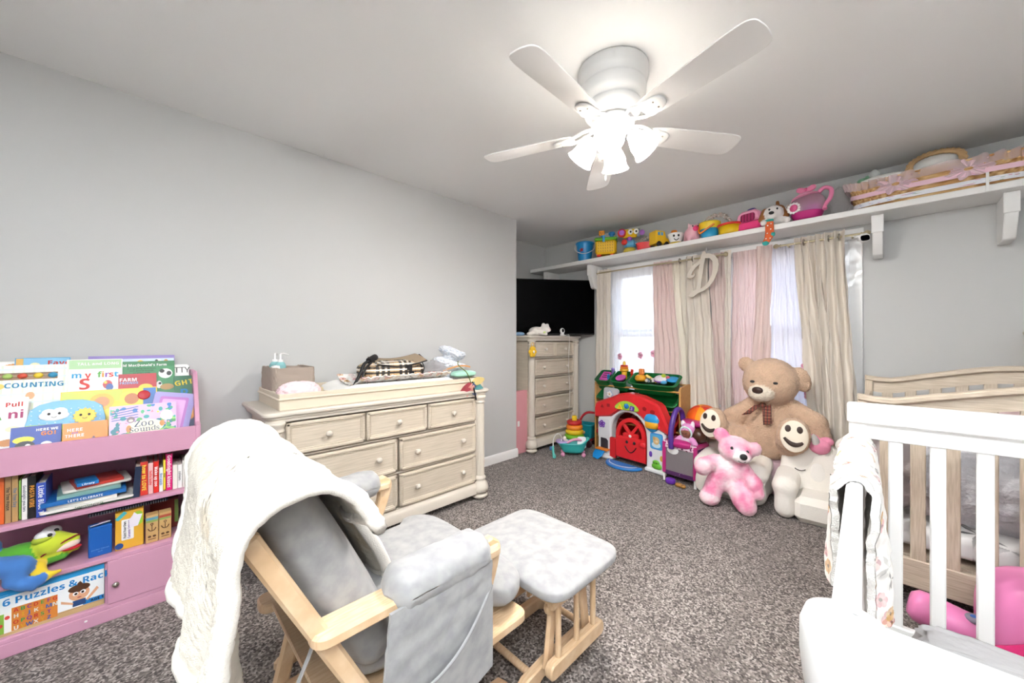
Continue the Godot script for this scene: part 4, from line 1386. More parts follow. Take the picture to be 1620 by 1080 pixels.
	for q in [[Vector3(0.03, 0.075, -0.24), Vector3(0.28, 0.065, 0.10), -6.0], [Vector3(0.02, 0.085, 0.06), Vector3(0.31, 0.085, 0.23), 4.0]]:
		var ce: Vector3 = q[0]
		var rd: Vector3 = q[1]
		var pg2 := G.new()
		pg2.at(ce, Vector3(0, q[2], 0)).grid(60, 30, func(a: float, b: float) -> Vector3:
			var t := a * TAU
			var p := (b - 0.5) * PI
			var f := func(v: float, e: float) -> float: return signf(v) * pow(absf(v), e)
			var v := Vector3(f.call(cos(p), 0.4) * f.call(cos(t), 0.3), f.call(sin(p), 0.7), -f.call(cos(p), 0.4) * f.call(sin(t), 0.35))
			var pl := 0.05 * sin(v.z * 16.0) * pow(maxf(-v.x, 0.0), 4.0)   # gathers at the tied end
			return v * rd * (1.0 + 0.06 * wr.get_noise_3dv(v) + pl), true, false)
		part(gm, "panel", pg2, gf)
	part(gm, "hook_tab", G.new().at(Vector3(-0.14, 0.165, 0.00), Vector3(10, -12, 8)).box(Vector3.ZERO, Vector3(0.055, 0.004, 0.06), 0.001), M.black)
	part(gm, "corner_tab", G.new().box(Vector3(-0.262, 0.085, -0.24), Vector3(0.02, 0.03, 0.03), 0.004), M.black)

func floral_mat() -> StandardMaterial3D:
	if M.has("floral"): return M.floral
	var r := RandomNumberGenerator.new()
	r.seed = 5
	var p := Pic.new(512, 512, C("f7f4ef"))
	for k in 26:
		var c := Vector2(r.randf(), r.randf())
		var kind := r.randi() % 4
		if kind == 3:   # grey leaf sprays
			for j in 5:
				var a := r.randf() * TAU
				p.poly([c, c + Vector2.from_angle(a + 0.25) * 0.045, c + Vector2.from_angle(a) * 0.09, c + Vector2.from_angle(a - 0.25) * 0.045], [C("6d6a66"), C("8f8b84"), C("4f4d4c")][j % 3])
		else:
			var cols: Array = [[C("d98f97"), C("e7b3b4")], [C("d2a063"), C("e3bd86")], [C("b8707c"), C("f0cfc8")]][kind]
			for j in 6:
				var a := TAU * j / 6.0 + r.randf() * 0.3
				p.disc(c.x + 0.03 * cos(a), c.y + 0.03 * sin(a), 0.022, 0.022, cols[j % 2])
			p.disc(c.x, c.y, 0.012, 0.012, C("6b4a35"))
	var m := p.mat(0.9)
	m.uv1_triplanar = true
	m.uv1_scale = Vector3.ONE * 2.6
	m.texture_repeat = true
	m.cull_mode = BaseMaterial3D.CULL_DISABLED
	M["floral"] = m
	return m

func wood_crib() -> void:
	var o := thing("wooden_crib", "taupe wood crib with curved headboard beyond the white crib", "crib", Vector3(-0.105, 0, -2.42), 0)
	var m: Material = M.crib_wood
	var ma: Material = M.crib_wood_along
	var W := 1.36
	var D := 0.79
	var top := func(x: float, lo: float, hi: float) -> float:
		var t := clampf(1.0 - absf(x - W / 2) / (W / 2), 0.0, 1.0)
		return lo + (hi - lo) * smoothstep(0.12, 0.85, t) - 0.012 * sin(clampf(t / 0.3, 0.0, 1.0) * PI)
	for k in 2:
		var z: float = [0.0, -D][k]
		var lo: float = [0.94, 0.978][k]
		var hi: float = [1.02, 1.06][k]
		var cap := []
		var brd := []
		for i in 25:
			var x := W * i / 24.0
			cap.append(Vector2(x - 0.0, top.call(x, lo, hi)))
		for i in 25:
			var x := W * (24 - i) / 24.0
			cap.append(Vector2(x, top.call(x, lo, hi) - 0.028))
		for i in 25:
			var x := 0.03 + (W - 0.06) * i / 24.0
			brd.append(Vector2(x, top.call(x, lo, hi) - 0.024))
		for i in 25:
			var x := 0.03 + (W - 0.06) * (24 - i) / 24.0
			brd.append(Vector2(x, top.call(x, lo, hi) - 0.092))
		part(o, "top_rail", G.new().at(Vector3(0, 0, z)).prism(cap, 0.062, 0.006), ma)
		part(o, "curved_board", G.new().at(Vector3(0, 0, z)).prism(brd, 0.022, 0.0), ma)
		for x in [0.0, W]:
			part(o, "post", G.new().box(Vector3(x + (0.018 if x == 0.0 else -0.018), (lo - 0.03) / 2, z), Vector3(0.036, lo - 0.03, 0.05), 0.004), m)
		for i in 13:
			var sx := 0.098 + 0.097 * i
			var st: float = top.call(sx, lo, hi) - 0.085
			part(o, "slat", G.new().box(Vector3(sx, (st + 0.21) / 2, z), Vector3(0.047, st - 0.21, 0.014), 0.003), m)
		part(o, "bottom_rail", G.new().box(Vector3(W / 2, 0.165, z), Vector3(W - 0.05, 0.125, 0.024), 0.004), ma)
	for x in [0.018, W - 0.018]:
		part(o, "side_rail", G.new().box(Vector3(x, 0.86, -D / 2), Vector3(0.03, 0.05, D - 0.05), 0.006), m)
		part(o, "side_bottom_rail", G.new().box(Vector3(x, 0.165, -D / 2), Vector3(0.024, 0.125, D - 0.05), 0.004), m)
		for i in 6:
			part(o, "slat", G.new().box(Vector3(x, 0.53, -0.14 - 0.12 * i), Vector3(0.014, 0.62, 0.045), 0.003), m)
	part(o, "mattress_base", G.new().box(Vector3(W / 2, 0.22, -D / 2), Vector3(W - 0.08, 0.02, D - 0.06), 0.002), m)
	# bedding
	solo("crib_mattress", "white leaf-print mattress in the taupe crib", "mattress", pillow(Vector3(0, 0.07, 0), Vector3(1.26, 0.13, 0.70), 0.15, 0.1, 2), leaf_mat(), Vector3(0.575, 0.232, -2.815))
	solo("grey_comforter", "white grey quilted comforter bunched in the taupe crib", "comforter", puffy(Vector3(0.42, 0.17, 0.21), 3), mat("comforter", C("dcdbe0"), 0.8, {"bump": TX.soft, "scale": 5.0, "bh": 0.8}), Vector3(0.42, 0.52, -2.745), -4)
	solo("teal_blanket", "folded teal blanket on the taupe crib's mattress", "blanket", puffy(Vector3(0.32, 0.09, 0.16), 5), mat("teal_fab", C("6fa7a8"), 0.85), Vector3(0.30, 0.58, -2.90), 10)
	solo("pink_pillow", "large dusty pink pillow at the back of the taupe crib", "pillow", pillow(Vector3.ZERO, Vector3(0.85, 0.20, 0.46), 0.3, 0.5, 7), mat("pink_fab", C("c9aeae"), 0.85), Vector3(0.52, 0.62, -3.08), 0).rotation_degrees.x = 62
	# grey plush lying by the crib's left end
	var s := Soft.new()
	s.k = 0.03
	var gcol := C("b9aeac")
	s.ball(Vector3(0, 0.10, 0), Vector3(0.10, 0.10, 0.10), gcol).ball(Vector3(0.02, 0.25, 0.02), Vector3(0.085, 0.08, 0.08), gcol).ball(Vector3(0.05, 0.225, 0.085), Vector3(0.035, 0.03, 0.035), C("cfc6c4"))
	s.ball(Vector3(-0.06, 0.32, 0), Vector3(0.03, 0.035, 0.02), gcol).ball(Vector3(0.09, 0.32, 0), Vector3(0.03, 0.035, 0.02), gcol).limb(Vector3(-0.08, 0.16, 0.04), Vector3(-0.08, 0.06, 0.12), 0.035, 0.03, gcol).limb(Vector3(0.08, 0.15, 0.05), Vector3(0.07, 0.05, 0.12), 0.035, 0.03, gcol)
	var pl := thing("grey_plush", "grey plush animal with black nose inside the taupe crib", "plush toy", Vector3(-0.005, 0.365, -2.63), 25)
	part(pl, "body", s.mesh(0.013), M.plush)
	part(pl, "nose", G.new().blob(Vector3(0.06, 0.235, 0.122), Vector3(0.014, 0.010, 0.008), 1, 1, 12, 8), M.black)
	for q in [-0.01, 0.055]:
		part(pl, "eye", G.new().blob(Vector3(q, 0.275, 0.092), Vector3(0.008, 0.008, 0.005), 1, 1, 10, 6), M.black)
	pink_toy()

func leaf_mat() -> StandardMaterial3D:
	if M.has("leaf"): return M.leaf
	var r := RandomNumberGenerator.new()
	r.seed = 9
	var p := Pic.new(256, 256, C("f1efee"))
	for k in 5:
		var c := Vector2(r.randf_range(0.15, 0.85), r.randf_range(0.15, 0.85))
		for j in 4:
			var a := r.randf() * TAU
			p.poly([c, c + Vector2.from_angle(a + 0.2) * 0.09, c + Vector2.from_angle(a) * 0.17, c + Vector2.from_angle(a - 0.2) * 0.09], [C("4b4a4c"), C("7d7b7d")][j % 2])
	var m := p.mat(0.9)
	m.uv1_triplanar = true
	m.uv1_scale = Vector3.ONE * 2.0
	m.texture_repeat = true
	M["leaf"] = m
	return m

func puffy(r: Vector3, sd: int) -> G:   # bunched bedding
	var fn := FastNoiseLite.new()
	fn.seed = sd
	fn.frequency = 3.2
	var g := G.new()
	return g.grid(48, 28, func(a: float, b: float) -> Vector3:
		var t := a * TAU
		var p := (b - 0.5) * PI
		var d := Vector3(cos(p) * cos(t), sin(p), -cos(p) * sin(t))
		var q := Vector3(signf(d.x) * pow(absf(d.x), 0.8) * r.x, d.y * r.y, signf(d.z) * pow(absf(d.z), 0.8) * r.z)
		var k := 1.0 + 0.22 * (0.5 - absf(fn.get_noise_3dv(d * 0.55))) * 1.6 + 0.12 * (0.3 - absf(fn.get_noise_3dv(d * 1.5 + Vector3.ONE * sd)))
		return q * k, true, false)

func pink_toy() -> void:
	var o := thing("pink_riding_toy", "glossy pink smiling activity toy on the floor between the cribs", "toy", Vector3(0.30, 0, -2.17), 0)
	var pk := plastic("f08bc0")
	var hot := plastic("e8387f")
	var g := G.new()
	g.blob(Vector3(0.09, 0.20, 0.0), Vector3(0.17, 0.19, 0.15), 0.7, 0.8, 36, 22)
	part(o, "body", g, pk)
	part(o, "nose_arm", G.new().at(Vector3(-0.08, 0.13, 0.03), Vector3(0, 0, 78)).lathe([[0, 0.17], [0.04, 0.168], [0.058, 0.15], [0.062, 0.12], [0.06, 0.0], [0.07, -0.1], [0.07, -0.14], [0, -0.15]], 28), pk)
	part(o, "red_button", G.new().at(Vector3(-0.16, 0.188, 0.03)).lathe([[0, 0.018], [0.02, 0.016], [0.026, 0.006], [0.026, 0]], 18), plastic("d8323a"))
	var pad := part(o, "button_pad", G.new().blob(Vector3(-0.055, 0.188, 0.045), Vector3(0.055, 0.012, 0.032), 0.6, 0.9, 24, 8), plastic("9a98a6"))
	for k in 3:
		part(pad, "button", G.new().blob(Vector3(-0.085 + 0.03 * k, 0.198, 0.05), Vector3(0.010, 0.006, 0.010), 1, 1, 12, 8), plastic(["3f78c9", "e2c53a", "8a5bb0"][k]))
	var bd := G.new()
	bd.cloth(18, 4, func(a: float, b: float) -> Vector3:
		return Vector3(lerpf(-0.06, 0.12, a), 0.14 + 0.14 * a + 0.05 * (b - 0.5), 0.145 + 0.02 * sin(a * PI)), 0.006)
	part(o, "pink_scarf", bd, hot)
	var sm := []
	for k in 13:
		var t := lerpf(-2.5, -0.6, k / 12.0)
		sm.append(Vector3(0.16 + 0.06 * cos(t), 0.20 + 0.06 * sin(t), 0.152 - 0.008 * absf(k - 6) / 6.0))
	part(o, "smile", G.new().tube(sm, 0.004, 6), M.black)
	for s: float in [-1.0, 1.0]:
		part(o, "eye", G.new().blob(Vector3(0.16 + s * 0.05, 0.245, 0.138), Vector3(0.012, 0.016, 0.008), 1, 1, 12, 8), M.black)
	for k in 3:
		part(o, "bead", G.new().blob(Vector3(-0.04 + 0.03 * k, 0.062, 0.098), Vector3(0.010, 0.010, 0.008), 1, 1, 10, 8), plastic(["3f78c9", "f2f0ee", "e2c53a"][k]))

# ---------- long wall shelf and what stands on it ----------
const SY := 2.097
func wall_shelf() -> void:
	var o := thing("wall_shelf", "long white painted shelf with brackets above the windows", "shelf", Vector3(0, 0, -3.81))
	var m: Material = M.shelf_paint
	part(o, "board", G.new().box(Vector3(-0.73, SY - 0.021, 0.165), Vector3(4.94, 0.042, 0.33), 0.004), m)
	for x in [-3.02, -2.375, -0.055, 0.50, 1.5]:
		var g := G.new()
		g.at(Vector3(x, 0, 0), Vector3(0, -90, 0)).prism([Vector2(0, SY - 0.042), Vector2(0.235, SY - 0.042), Vector2(0.235, 1.93), Vector2(0.175, 1.80), Vector2(0.155, 1.788), Vector2(0, 1.788)], 0.052, 0.004)
		part(o, "bracket", g, m)
		part(o, "bracket_face", G.new().box(Vector3(x, (SY - 0.042 + 1.935) / 2, 0.238), Vector3(0.062, SY - 0.042 - 1.935, 0.012), 0.003), m)
	# security camera clipped to the bracket beside the window
	var c := thing("security_camera", "small white security camera with black face on the shelf bracket", "camera", Vector3(-0.125, 1.915, -3.60), 18)
	part(c, "housing", G.new().at(Vector3.ZERO, Vector3(-8, 0, 6)).box(Vector3.ZERO, Vector3(0.062, 0.058, 0.06), 0.016), M.white_paint)
	part(c, "lens_face", G.new().at(Vector3(0, -0.005, 0.029), Vector3(-8, 0, 6)).prism(rr(0.048, 0.04, 0.014), 0.006, 0.002), M.black_gloss)
	part(c, "mount", G.new().tube([Vector3(0.0, 0, -0.02), Vector3(0.03, 0.0, -0.04), Vector3(0.045, 0.0, -0.04)], 0.012, 10), M.white_paint)

func eyes(p: Node3D, at: Vector3, gap: float, r: float, m: Material, flat := 0.5) -> void:
	for s: float in [-1.0, 1.0]:
		part(p, "eye", G.new().blob(at + Vector3(s * gap / 2, 0, 0), Vector3(r, r * 1.2, r * flat), 1, 1, 12, 8), m)

func smile(p: Node3D, at: Vector3, w: float, h: float, r: float, m: Material) -> void:
	var pts := []
	for k in 9:
		var t := k / 8.0 * 2.0 - 1.0
		pts.append(at + Vector3(t * w / 2, h * (t * t - 1.0), 0))
	part(p, "smile", G.new().tube(pts, r, 6), m)

func beaded_wreath(label: String, x: float, R: float) -> void:
	var g := G.new()
	var r := RandomNumberGenerator.new()
	r.seed = int(x * -1000)
	for k in 220:
		var t := r.randf() * TAU
		var q := r.randf() * TAU
		var rad := R + 0.016 * cos(q)
		g.paint([C("efe6df"), C("e9cfc9"), C("d9cdbb"), C("b8a89c"), C("f5f1ec")][r.randi() % 5])
		g.blob(Vector3(rad * cos(t), R + 0.02 + rad * sin(t), 0.016 * sin(q)), Vector3.ONE * r.randf_range(0.005, 0.009), 1, 1, 6, 4)
	var o := thing("beaded_wreath", label, "wreath", Vector3(x, SY, -3.755), 0, "beaded wreaths on the wall shelf")
	o.rotation_degrees.x = -8
	part(o, "ring", G.new().ring(Vector3(0, R + 0.02, 0), R, 0.012, 2, 32, 8), mat("wreath_core", C("d8cdc4"), 0.6))
	var b := part(o, "beads", g, M.painted)
	b.set_meta("kind", "stuff")

func shelf_toys() -> void:
	var z := -3.575
	# blue sand bucket
	var o := thing("sand_bucket", "tall blue plastic sand bucket on the wall shelf", "bucket", Vector3(-2.44, SY, z), 30)
	part(o, "pail", G.new().lathe([[0, 0], [0.068, 0.0], [0.072, 0.01], [0.095, 0.19], [0.104, 0.192], [0.106, 0.205], [0.102, 0.212], [0.096, 0.21], [0.09, 0.20], [0.066, 0.012], [0, 0.012]], 32), plastic("1f8fd0"))
	part(o, "handle", G.new().tube(arc([Vector3(-0.105, 0.2, 0), Vector3(-0.10, 0.12, 0.06), Vector3(0, 0.07, 0.105), Vector3(0.10, 0.12, 0.06), Vector3(0.105, 0.2, 0)], 6), 0.004, 8), M.white_paint)
	var st := []
	for k in 10:
		var t := TAU * k / 10.0 + PI / 2
		st.append(Vector2(cos(t), sin(t)) * (0.03 if k % 2 == 0 else 0.013))
	part(o, "starfish", G.new().at(Vector3(-0.03, 0.12, 0.084), Vector3(-7, -20, 10)).prism(st, 0.008, 0.002), plastic("c8323c"))
	# yellow activity basket with green lid
	o = thing("play_basket", "yellow lattice toy basket with green lid and orange sign", "toy", Vector3(-2.155, SY, -3.56), 28)
	var ye := plastic("f2c21c")
	var bg := G.new().box(Vector3(0, 0.10, 0), Vector3(0.22, 0.15, 0.16), 0.02)
	part(o, "body", bg, ye)
	for r in 4:
		for k in 7:
			part(o, "slot", G.new().at(Vector3(-0.075 + 0.024 * k, 0.055 + 0.03 * r, 0.0805), Vector3(0, 0, 12)).box(Vector3.ZERO, Vector3(0.007, 0.018, 0.002), 0), plastic("b98a10"))
	part(o, "lid", G.new().box(Vector3(0, 0.187, 0), Vector3(0.24, 0.03, 0.18), 0.012), plastic("6fbf3a"))
	part(o, "knob", G.new().at(Vector3(0.06, 0.2, 0.02)).lathe([[0.018, 0], [0.022, 0.03], [0.034, 0.036], [0.036, 0.05], [0.03, 0.062], [0, 0.064]], 20), plastic("2a86c8"))
	part(o, "spout", G.new().tube(arc([Vector3(-0.02, 0.15, 0.09), Vector3(-0.02, 0.19, 0.095), Vector3(-0.02, 0.215, 0.07), Vector3(-0.02, 0.2, 0.05)], 4), 0.014, 10), plastic("48a8e0"))
	var sg := part(o, "sign", G.new().box(Vector3(-0.045, 0.262, 0.02), Vector3(0.06, 0.055, 0.02), 0.005), plastic("f4a02a"))
	part(sg, "sign_post", G.new().cyl(Vector3(-0.045, 0.19, 0.02), Vector3(-0.045, 0.245, 0.02), 0.008), plastic("48a8e0"))
	eyes(sg, Vector3(-0.045, 0.268, 0.031), 0.02, 0.004, M.dark_brown)
	smile(sg, Vector3(-0.045, 0.258, 0.031), 0.024, 0.008, 0.0018, M.dark_brown)
	for s: float in [-1.0, 1.0]:
		part(o, "foot", G.new().box(Vector3(s * 0.07, 0.013, 0), Vector3(0.05, 0.026, 0.14), 0.01), plastic("d63a2c"))
	# robot
	o = thing("robot_toy", "colourful round-eyed robot toy beside the lattice basket", "toy", Vector3(-1.885, SY, -3.57), 25)
	part(o, "head", G.new().box(Vector3(0, 0.205, 0), Vector3(0.19, 0.085, 0.10), 0.035), plastic("f3c81f"))
	for s: float in [-1.0, 1.0]:
		var e := part(o, "ear", G.new().at(Vector3(-0.075 if s < 0 else 0.1, 0.208, 0.03 if s < 0 else 0.0), Vector3(90, 0, 0) if s < 0 else Vector3(0, 0, 90)).lathe([[0, 0.03], [0.03, 0.03], [0.042, 0.02], [0.042, 0]], 24), plastic("d8343c") if s < 0 else plastic("8f98a8"))
		part(e, "ear_swirl", G.new().blob(Vector3(-0.075 if s < 0 else 0.12, 0.208, 0.06 if s < 0 else 0.0), Vector3(0.028, 0.028, 0.006), 1, 1, 16, 8), plastic("b06ad0"))
	for q in [0.0, 0.055]:
		var e := part(o, "eye", G.new().blob(Vector3(q + 0.01, 0.21, 0.05), Vector3(0.025, 0.028, 0.012), 1, 1, 16, 10), M.white_paint)
		part(e, "pupil", G.new().blob(Vector3(q + 0.012, 0.208, 0.061), Vector3(0.009, 0.011, 0.005), 1, 1, 12, 8), M.black)
	part(o, "neck", G.new().cyl(Vector3(0, 0.13, 0), Vector3(0, 0.17, 0), 0.025, 16), plastic("9a4fb8"))
	part(o, "chest", G.new().box(Vector3(0.005, 0.095, 0), Vector3(0.13, 0.085, 0.085), 0.03), plastic("5aa9d8"))
	part(o, "nose_ball", G.new().blob(Vector3(-0.05, 0.11, 0.045), Vector3.ONE * 0.03), plastic("d9352f"))
	part(o, "arm", G.new().tube([Vector3(0.065, 0.1, 0), Vector3(0.09, 0.07, 0.02), Vector3(0.085, 0.04, 0.03)], 0.014, 10), plastic("2f80c0"))
	part(o, "base", G.new().lathe([[0, 0], [0.06, 0], [0.065, 0.02], [0.05, 0.055], [0, 0.06]], 24), plastic("d9c64a"))
	beaded_wreath("pale beaded wreath behind the robot toy", -1.80, 0.085)
	# red tray
	o = thing("red_tray", "shallow red plastic tray beside the yellow bus", "tray", Vector3(-1.715, SY, -3.56), 15)
	var tg := G.new()
	tg.grid(6, 40, func(a: float, b: float) -> Vector3:
		var t := -b * TAU
		var k := 0.8 + 0.2 * a
		return Vector3(0.085 * k * signf(cos(t)) * pow(absf(cos(t)), 0.4), 0.012 + 0.062 * a, 0.06 * k * signf(sin(t)) * pow(absf(sin(t)), 0.4)), false, true, true)
	part(o, "wall", tg, plastic("d22a2e"))
	part(o, "floor_plate", G.new().at(Vector3(0, 0.008, 0)).box(Vector3.ZERO, Vector3(0.135, 0.014, 0.095), 0.005), plastic("d22a2e"))
	part(o, "rim", G.new().box(Vector3(0, 0.073, 0), Vector3(0.168, 0.005, 0.115), 0.002), plastic("f0eeec"))
	# bus
	o = thing("toy_bus", "yellow toy bus with green-faced driver window", "toy", Vector3(-1.575, SY, -3.57), 62)
	part(o, "body", G.new().at(Vector3.ZERO, Vector3.ZERO).prism([Vector2(-0.08, 0.03), Vector2(0.085, 0.03), Vector2(0.085, 0.085), Vector2(0.045, 0.095), Vector2(0.03, 0.155), Vector2(-0.07, 0.16), Vector2(-0.08, 0.15)], 0.11, 0.010), plastic("f0c02a"))
	for q in [-0.04, 0.045]:
		for s: float in [-1.0, 1.0]:
			part(o, "wheel", G.new().at(Vector3(q, 0.028, s * 0.05), Vector3(90, 0, 0)).lathe([[0, 0.01], [0.022, 0.01], [0.028, 0.004], [0.028, -0.004], [0.022, -0.01], [0, -0.01]], 18), M.black)
	part(o, "grille", G.new().box(Vector3(0.088, 0.055, 0), Vector3(0.008, 0.035, 0.07), 0.004), M.black)
	part(o, "windshield", G.new().at(Vector3(0.04, 0.125, 0), Vector3(0, 0, 14)).box(Vector3.ZERO, Vector3(0.006, 0.045, 0.08), 0.003), plastic("5aa9d8"))
	part(o, "driver_face", G.new().blob(Vector3(0.044, 0.125, 0), Vector3(0.010, 0.022, 0.022)), plastic("7cc04a"))
	for q in [-0.045, -0.01]:
		part(o, "side_window", G.new().box(Vector3(q, 0.125, 0.056), Vector3(0.024, 0.03, 0.003), 0.001), plastic("5aa9d8"))
	# smiling cup
	o = thing("smiling_cup", "white toy cup with painted smiling face", "toy", Vector3(-1.415, SY, -3.57), 25)
	part(o, "cup", G.new().lathe([[0, 0], [0.045, 0.0], [0.05, 0.008], [0.048, 0.02], [0.06, 0.05], [0.073, 0.10], [0.073, 0.104], [0.066, 0.104], [0.055, 0.05], [0, 0.03]], 32), plastic("eceae8"))
	part(o, "base", G.new().lathe([[0, 0], [0.056, 0.0], [0.054, 0.022], [0, 0.022]], 28), plastic("e8c83a"))
	eyes(o, Vector3(0, 0.075, 0.067), 0.04, 0.009, M.black)
	smile(o, Vector3(0.002, 0.05, 0.062), 0.04, 0.016, 0.0035, M.black)
	solo("orange_toy", "orange rounded toy tip behind the smiling cup", "toy", G.new().lathe([[0, 0], [0.03, 0], [0.034, 0.02], [0.026, 0.13], [0.032, 0.15], [0.026, 0.172], [0, 0.178]], 20), plastic("ef8a2a"), Vector3(-1.475, SY, -3.68))
	# pig
	o = thing("piggy_bank", "pale pink toy pig with bright snout on the wall shelf", "piggy bank", Vector3(-1.275, SY, -3.575), 40)
	var pig := Soft.new()
	pig.k = 0.02
	var pc := C("f0b6c2")
	pig.ball(Vector3(0, 0.07, 0), Vector3(0.062, 0.068, 0.07), pc).ball(Vector3(0.005, 0.108, 0.045), Vector3(0.045, 0.042, 0.04), pc)
	for s: float in [-1.0, 1.0]:
		pig.limb(Vector3(s * 0.035, 0.04, 0.035), Vector3(s * 0.035, 0.012, 0.04), 0.02, 0.018, pc).limb(Vector3(s * 0.035, 0.04, -0.035), Vector3(s * 0.035, 0.012, -0.04), 0.02, 0.018, pc)
		pig.limb(Vector3(s * 0.03, 0.14, 0.035), Vector3(s * 0.042, 0.165, 0.04), 0.016, 0.005, C("f7d3da"))
	part(o, "body", pig.mesh(0.008), M.painted)
	part(o, "snout", G.new().at(Vector3(0.005, 0.105, 0.082), Vector3(90, 0, 0)).lathe([[0, 0.016], [0.018, 0.016], [0.024, 0.008], [0.024, 0]], 18), plastic("e23a78"))
	eyes(o, Vector3(0.005, 0.128, 0.078), 0.045, 0.006, M.black)
	# yellow and blue pail
	o = thing("toy_pail", "small blue and yellow toy pail with orange handle", "pail", Vector3(-1.12, SY, -3.575), 20)
	part(o, "pail", G.new().lathe([[0, 0], [0.06, 0.0], [0.066, 0.01], [0.078, 0.085], [0, 0.085]], 32), plastic("2b9fd0"))
	part(o, "top_band", G.new().lathe([[0.078, 0.083], [0.082, 0.09], [0.088, 0.135], [0.084, 0.145], [0, 0.145]], 32), plastic("f1d02c"))
	part(o, "handle", G.new().tube(arc([Vector3(-0.088, 0.12, 0), Vector3(-0.08, 0.05, 0.05), Vector3(-0.03, 0.07, 0.085), Vector3(0.03, 0.11, 0.085)], 6), 0.008, 8), plastic("ef8a2a"))
	beaded_wreath("pale beaded wreath standing behind the blue and yellow pail", -1.13, 0.125)
	# yellow pot with red rim
	o = thing("toy_pot", "wide yellow toy pot with red rim", "toy", Vector3(-0.955, SY, -3.575), 0)
	part(o, "pot", G.new().lathe([[0, 0], [0.078, 0.0], [0.088, 0.015], [0.094, 0.075], [0, 0.075]], 36), plastic("f0c81f"))
	part(o, "rim", G.new().lathe([[0.088, 0.07], [0.1, 0.078], [0.102, 0.09], [0.092, 0.094], [0.085, 0.085], [0, 0.07]], 36), plastic("d8322c"))
	part(o, "handle", G.new().tube([Vector3(0.09, 0.085, 0), Vector3(0.12, 0.085, 0), Vector3(0.125, 0.08, 0.02)], 0.009, 8), plastic("d8322c"))
	# pet carrier
	o = thing("pet_carrier", "small pink toy pet carrier with barred front", "toy", Vector3(-0.80, SY, -3.575), -12)
	part(o, "tub", G.new().prism([Vector2(-0.085, 0), Vector2(0.085, 0), Vector2(0.10, 0.075), Vector2(-0.10, 0.075)], 0.13, 0.012), plastic("e2397c"))
	part(o, "roof", G.new().prism([Vector2(-0.098, 0.075), Vector2(0.098, 0.075), Vector2(0.082, 0.14), Vector2(0.05, 0.165), Vector2(-0.05, 0.165), Vector2(-0.082, 0.14)], 0.125, 0.012), plastic("f0a3bf"))
	part(o, "opening", G.new().at(Vector3(0, 0.105, 0.063)).prism(rr(0.11, 0.065, 0.02), 0.003, 0.0), plastic("8a1f48"))
	for k in 4:
		part(o, "bar", G.new().box(Vector3(-0.036 + 0.024 * k, 0.105, 0.066), Vector3(0.006, 0.062, 0.004), 0.001), plastic("c43370"))
	part(o, "handle", G.new().tube(arc([Vector3(-0.035, 0.162, 0), Vector3(-0.02, 0.182, 0), Vector3(0.02, 0.182, 0), Vector3(0.035, 0.162, 0)], 4), 0.009, 8), plastic("51458f"))
	# dog holding a sock
	o = thing("plush_dog", "white and brown toy dog holding an orange sock on the shelf", "plush toy", Vector3(-0.635, SY, -3.55), 12)
	var dg := Soft.new()
	dg.k = 0.02
	var wh := C("efebe8")
	var br := C("9c6638")
	dg.ball(Vector3(0, 0.055, -0.03), Vector3(0.075, 0.055, 0.07), wh).ball(Vector3(-0.01, 0.095, 0.03), Vector3(0.062, 0.058, 0.055), wh).ball(Vector3(-0.02, 0.07, 0.075), Vector3(0.034, 0.03, 0.035), wh)
	dg.limb(Vector3(-0.065, 0.125, 0.02), Vector3(-0.085, 0.06, 0.03), 0.022, 0.026, br).limb(Vector3(0.04, 0.13, 0.0), Vector3(0.07, 0.075, 0.01), 0.022, 0.024, br)
	dg.ball(Vector3(0.01, 0.135, 0.0), Vector3(0.05, 0.035, 0.045), br).limb(Vector3(0.03, 0.10, -0.07), Vector3(0.02, 0.21, -0.07), 0.018, 0.013, br)
	dg.limb(Vector3(-0.06, 0.03, 0.03), Vector3(-0.075, 0.018, 0.085), 0.025, 0.022, wh).limb(Vector3(0.06, 0.03, 0.03), Vector3(0.075, 0.018, 0.085), 0.025, 0.022, wh)
	part(o, "body", dg.mesh(0.008), M.plush_short)
	part(o, "nose", G.new().blob(Vector3(-0.025, 0.082, 0.108), Vector3(0.018, 0.013, 0.010), 1, 1, 14, 8), M.black)
	eyes(o, Vector3(-0.012, 0.118, 0.078), 0.05, 0.007, M.black)
	var sk := thing("orange_sock", "orange sock with white dots and teal toe hanging off the shelf edge", "sock", Vector3(-0.655, 2.05, -3.462), 8)
	var sp := []
	for q in [[-0.026, 0.085], [-0.026, -0.01], [-0.03, -0.05], [-0.042, -0.085], [-0.03, -0.105], [-0.005, -0.1], [0.02, -0.06], [0.034, -0.03], [0.03, 0.0], [0.026, 0.085]]: sp.append(Vector2(q[0], q[1]))
	part(sk, "sock", G.new().prism(sp, 0.016, 0.005), mat("orange_knit", C("d8622e"), 0.85))
	part(sk, "toe", G.new().blob(Vector3(-0.022, -0.092, 0), Vector3(0.024, 0.02, 0.011)), mat("teal_knit", C("2fa39a"), 0.85))
	part(sk, "heel", G.new().blob(Vector3(0.022, -0.03, 0), Vector3(0.016, 0.02, 0.011)), M.teal_knit)
	part(sk, "cuff", G.new().box(Vector3(0, 0.078, 0), Vector3(0.056, 0.02, 0.02), 0.004), M.teal_knit)
	for q in [[-0.01, 0.04], [0.01, 0.01], [-0.012, -0.02], [0.006, -0.06], [0.012, 0.052], [-0.02, -0.06]]:
		part(sk, "dot", G.new().blob(Vector3(q[0], q[1], 0.0085), Vector3(0.005, 0.005, 0.002), 1, 1, 10, 6), M.trim)
	# pink globe purse with bow
	o = thing("toy_purse", "clear pink globe-shaped toy purse with bow and hooked handle", "toy", Vector3(-0.435, SY, -3.575), -6)
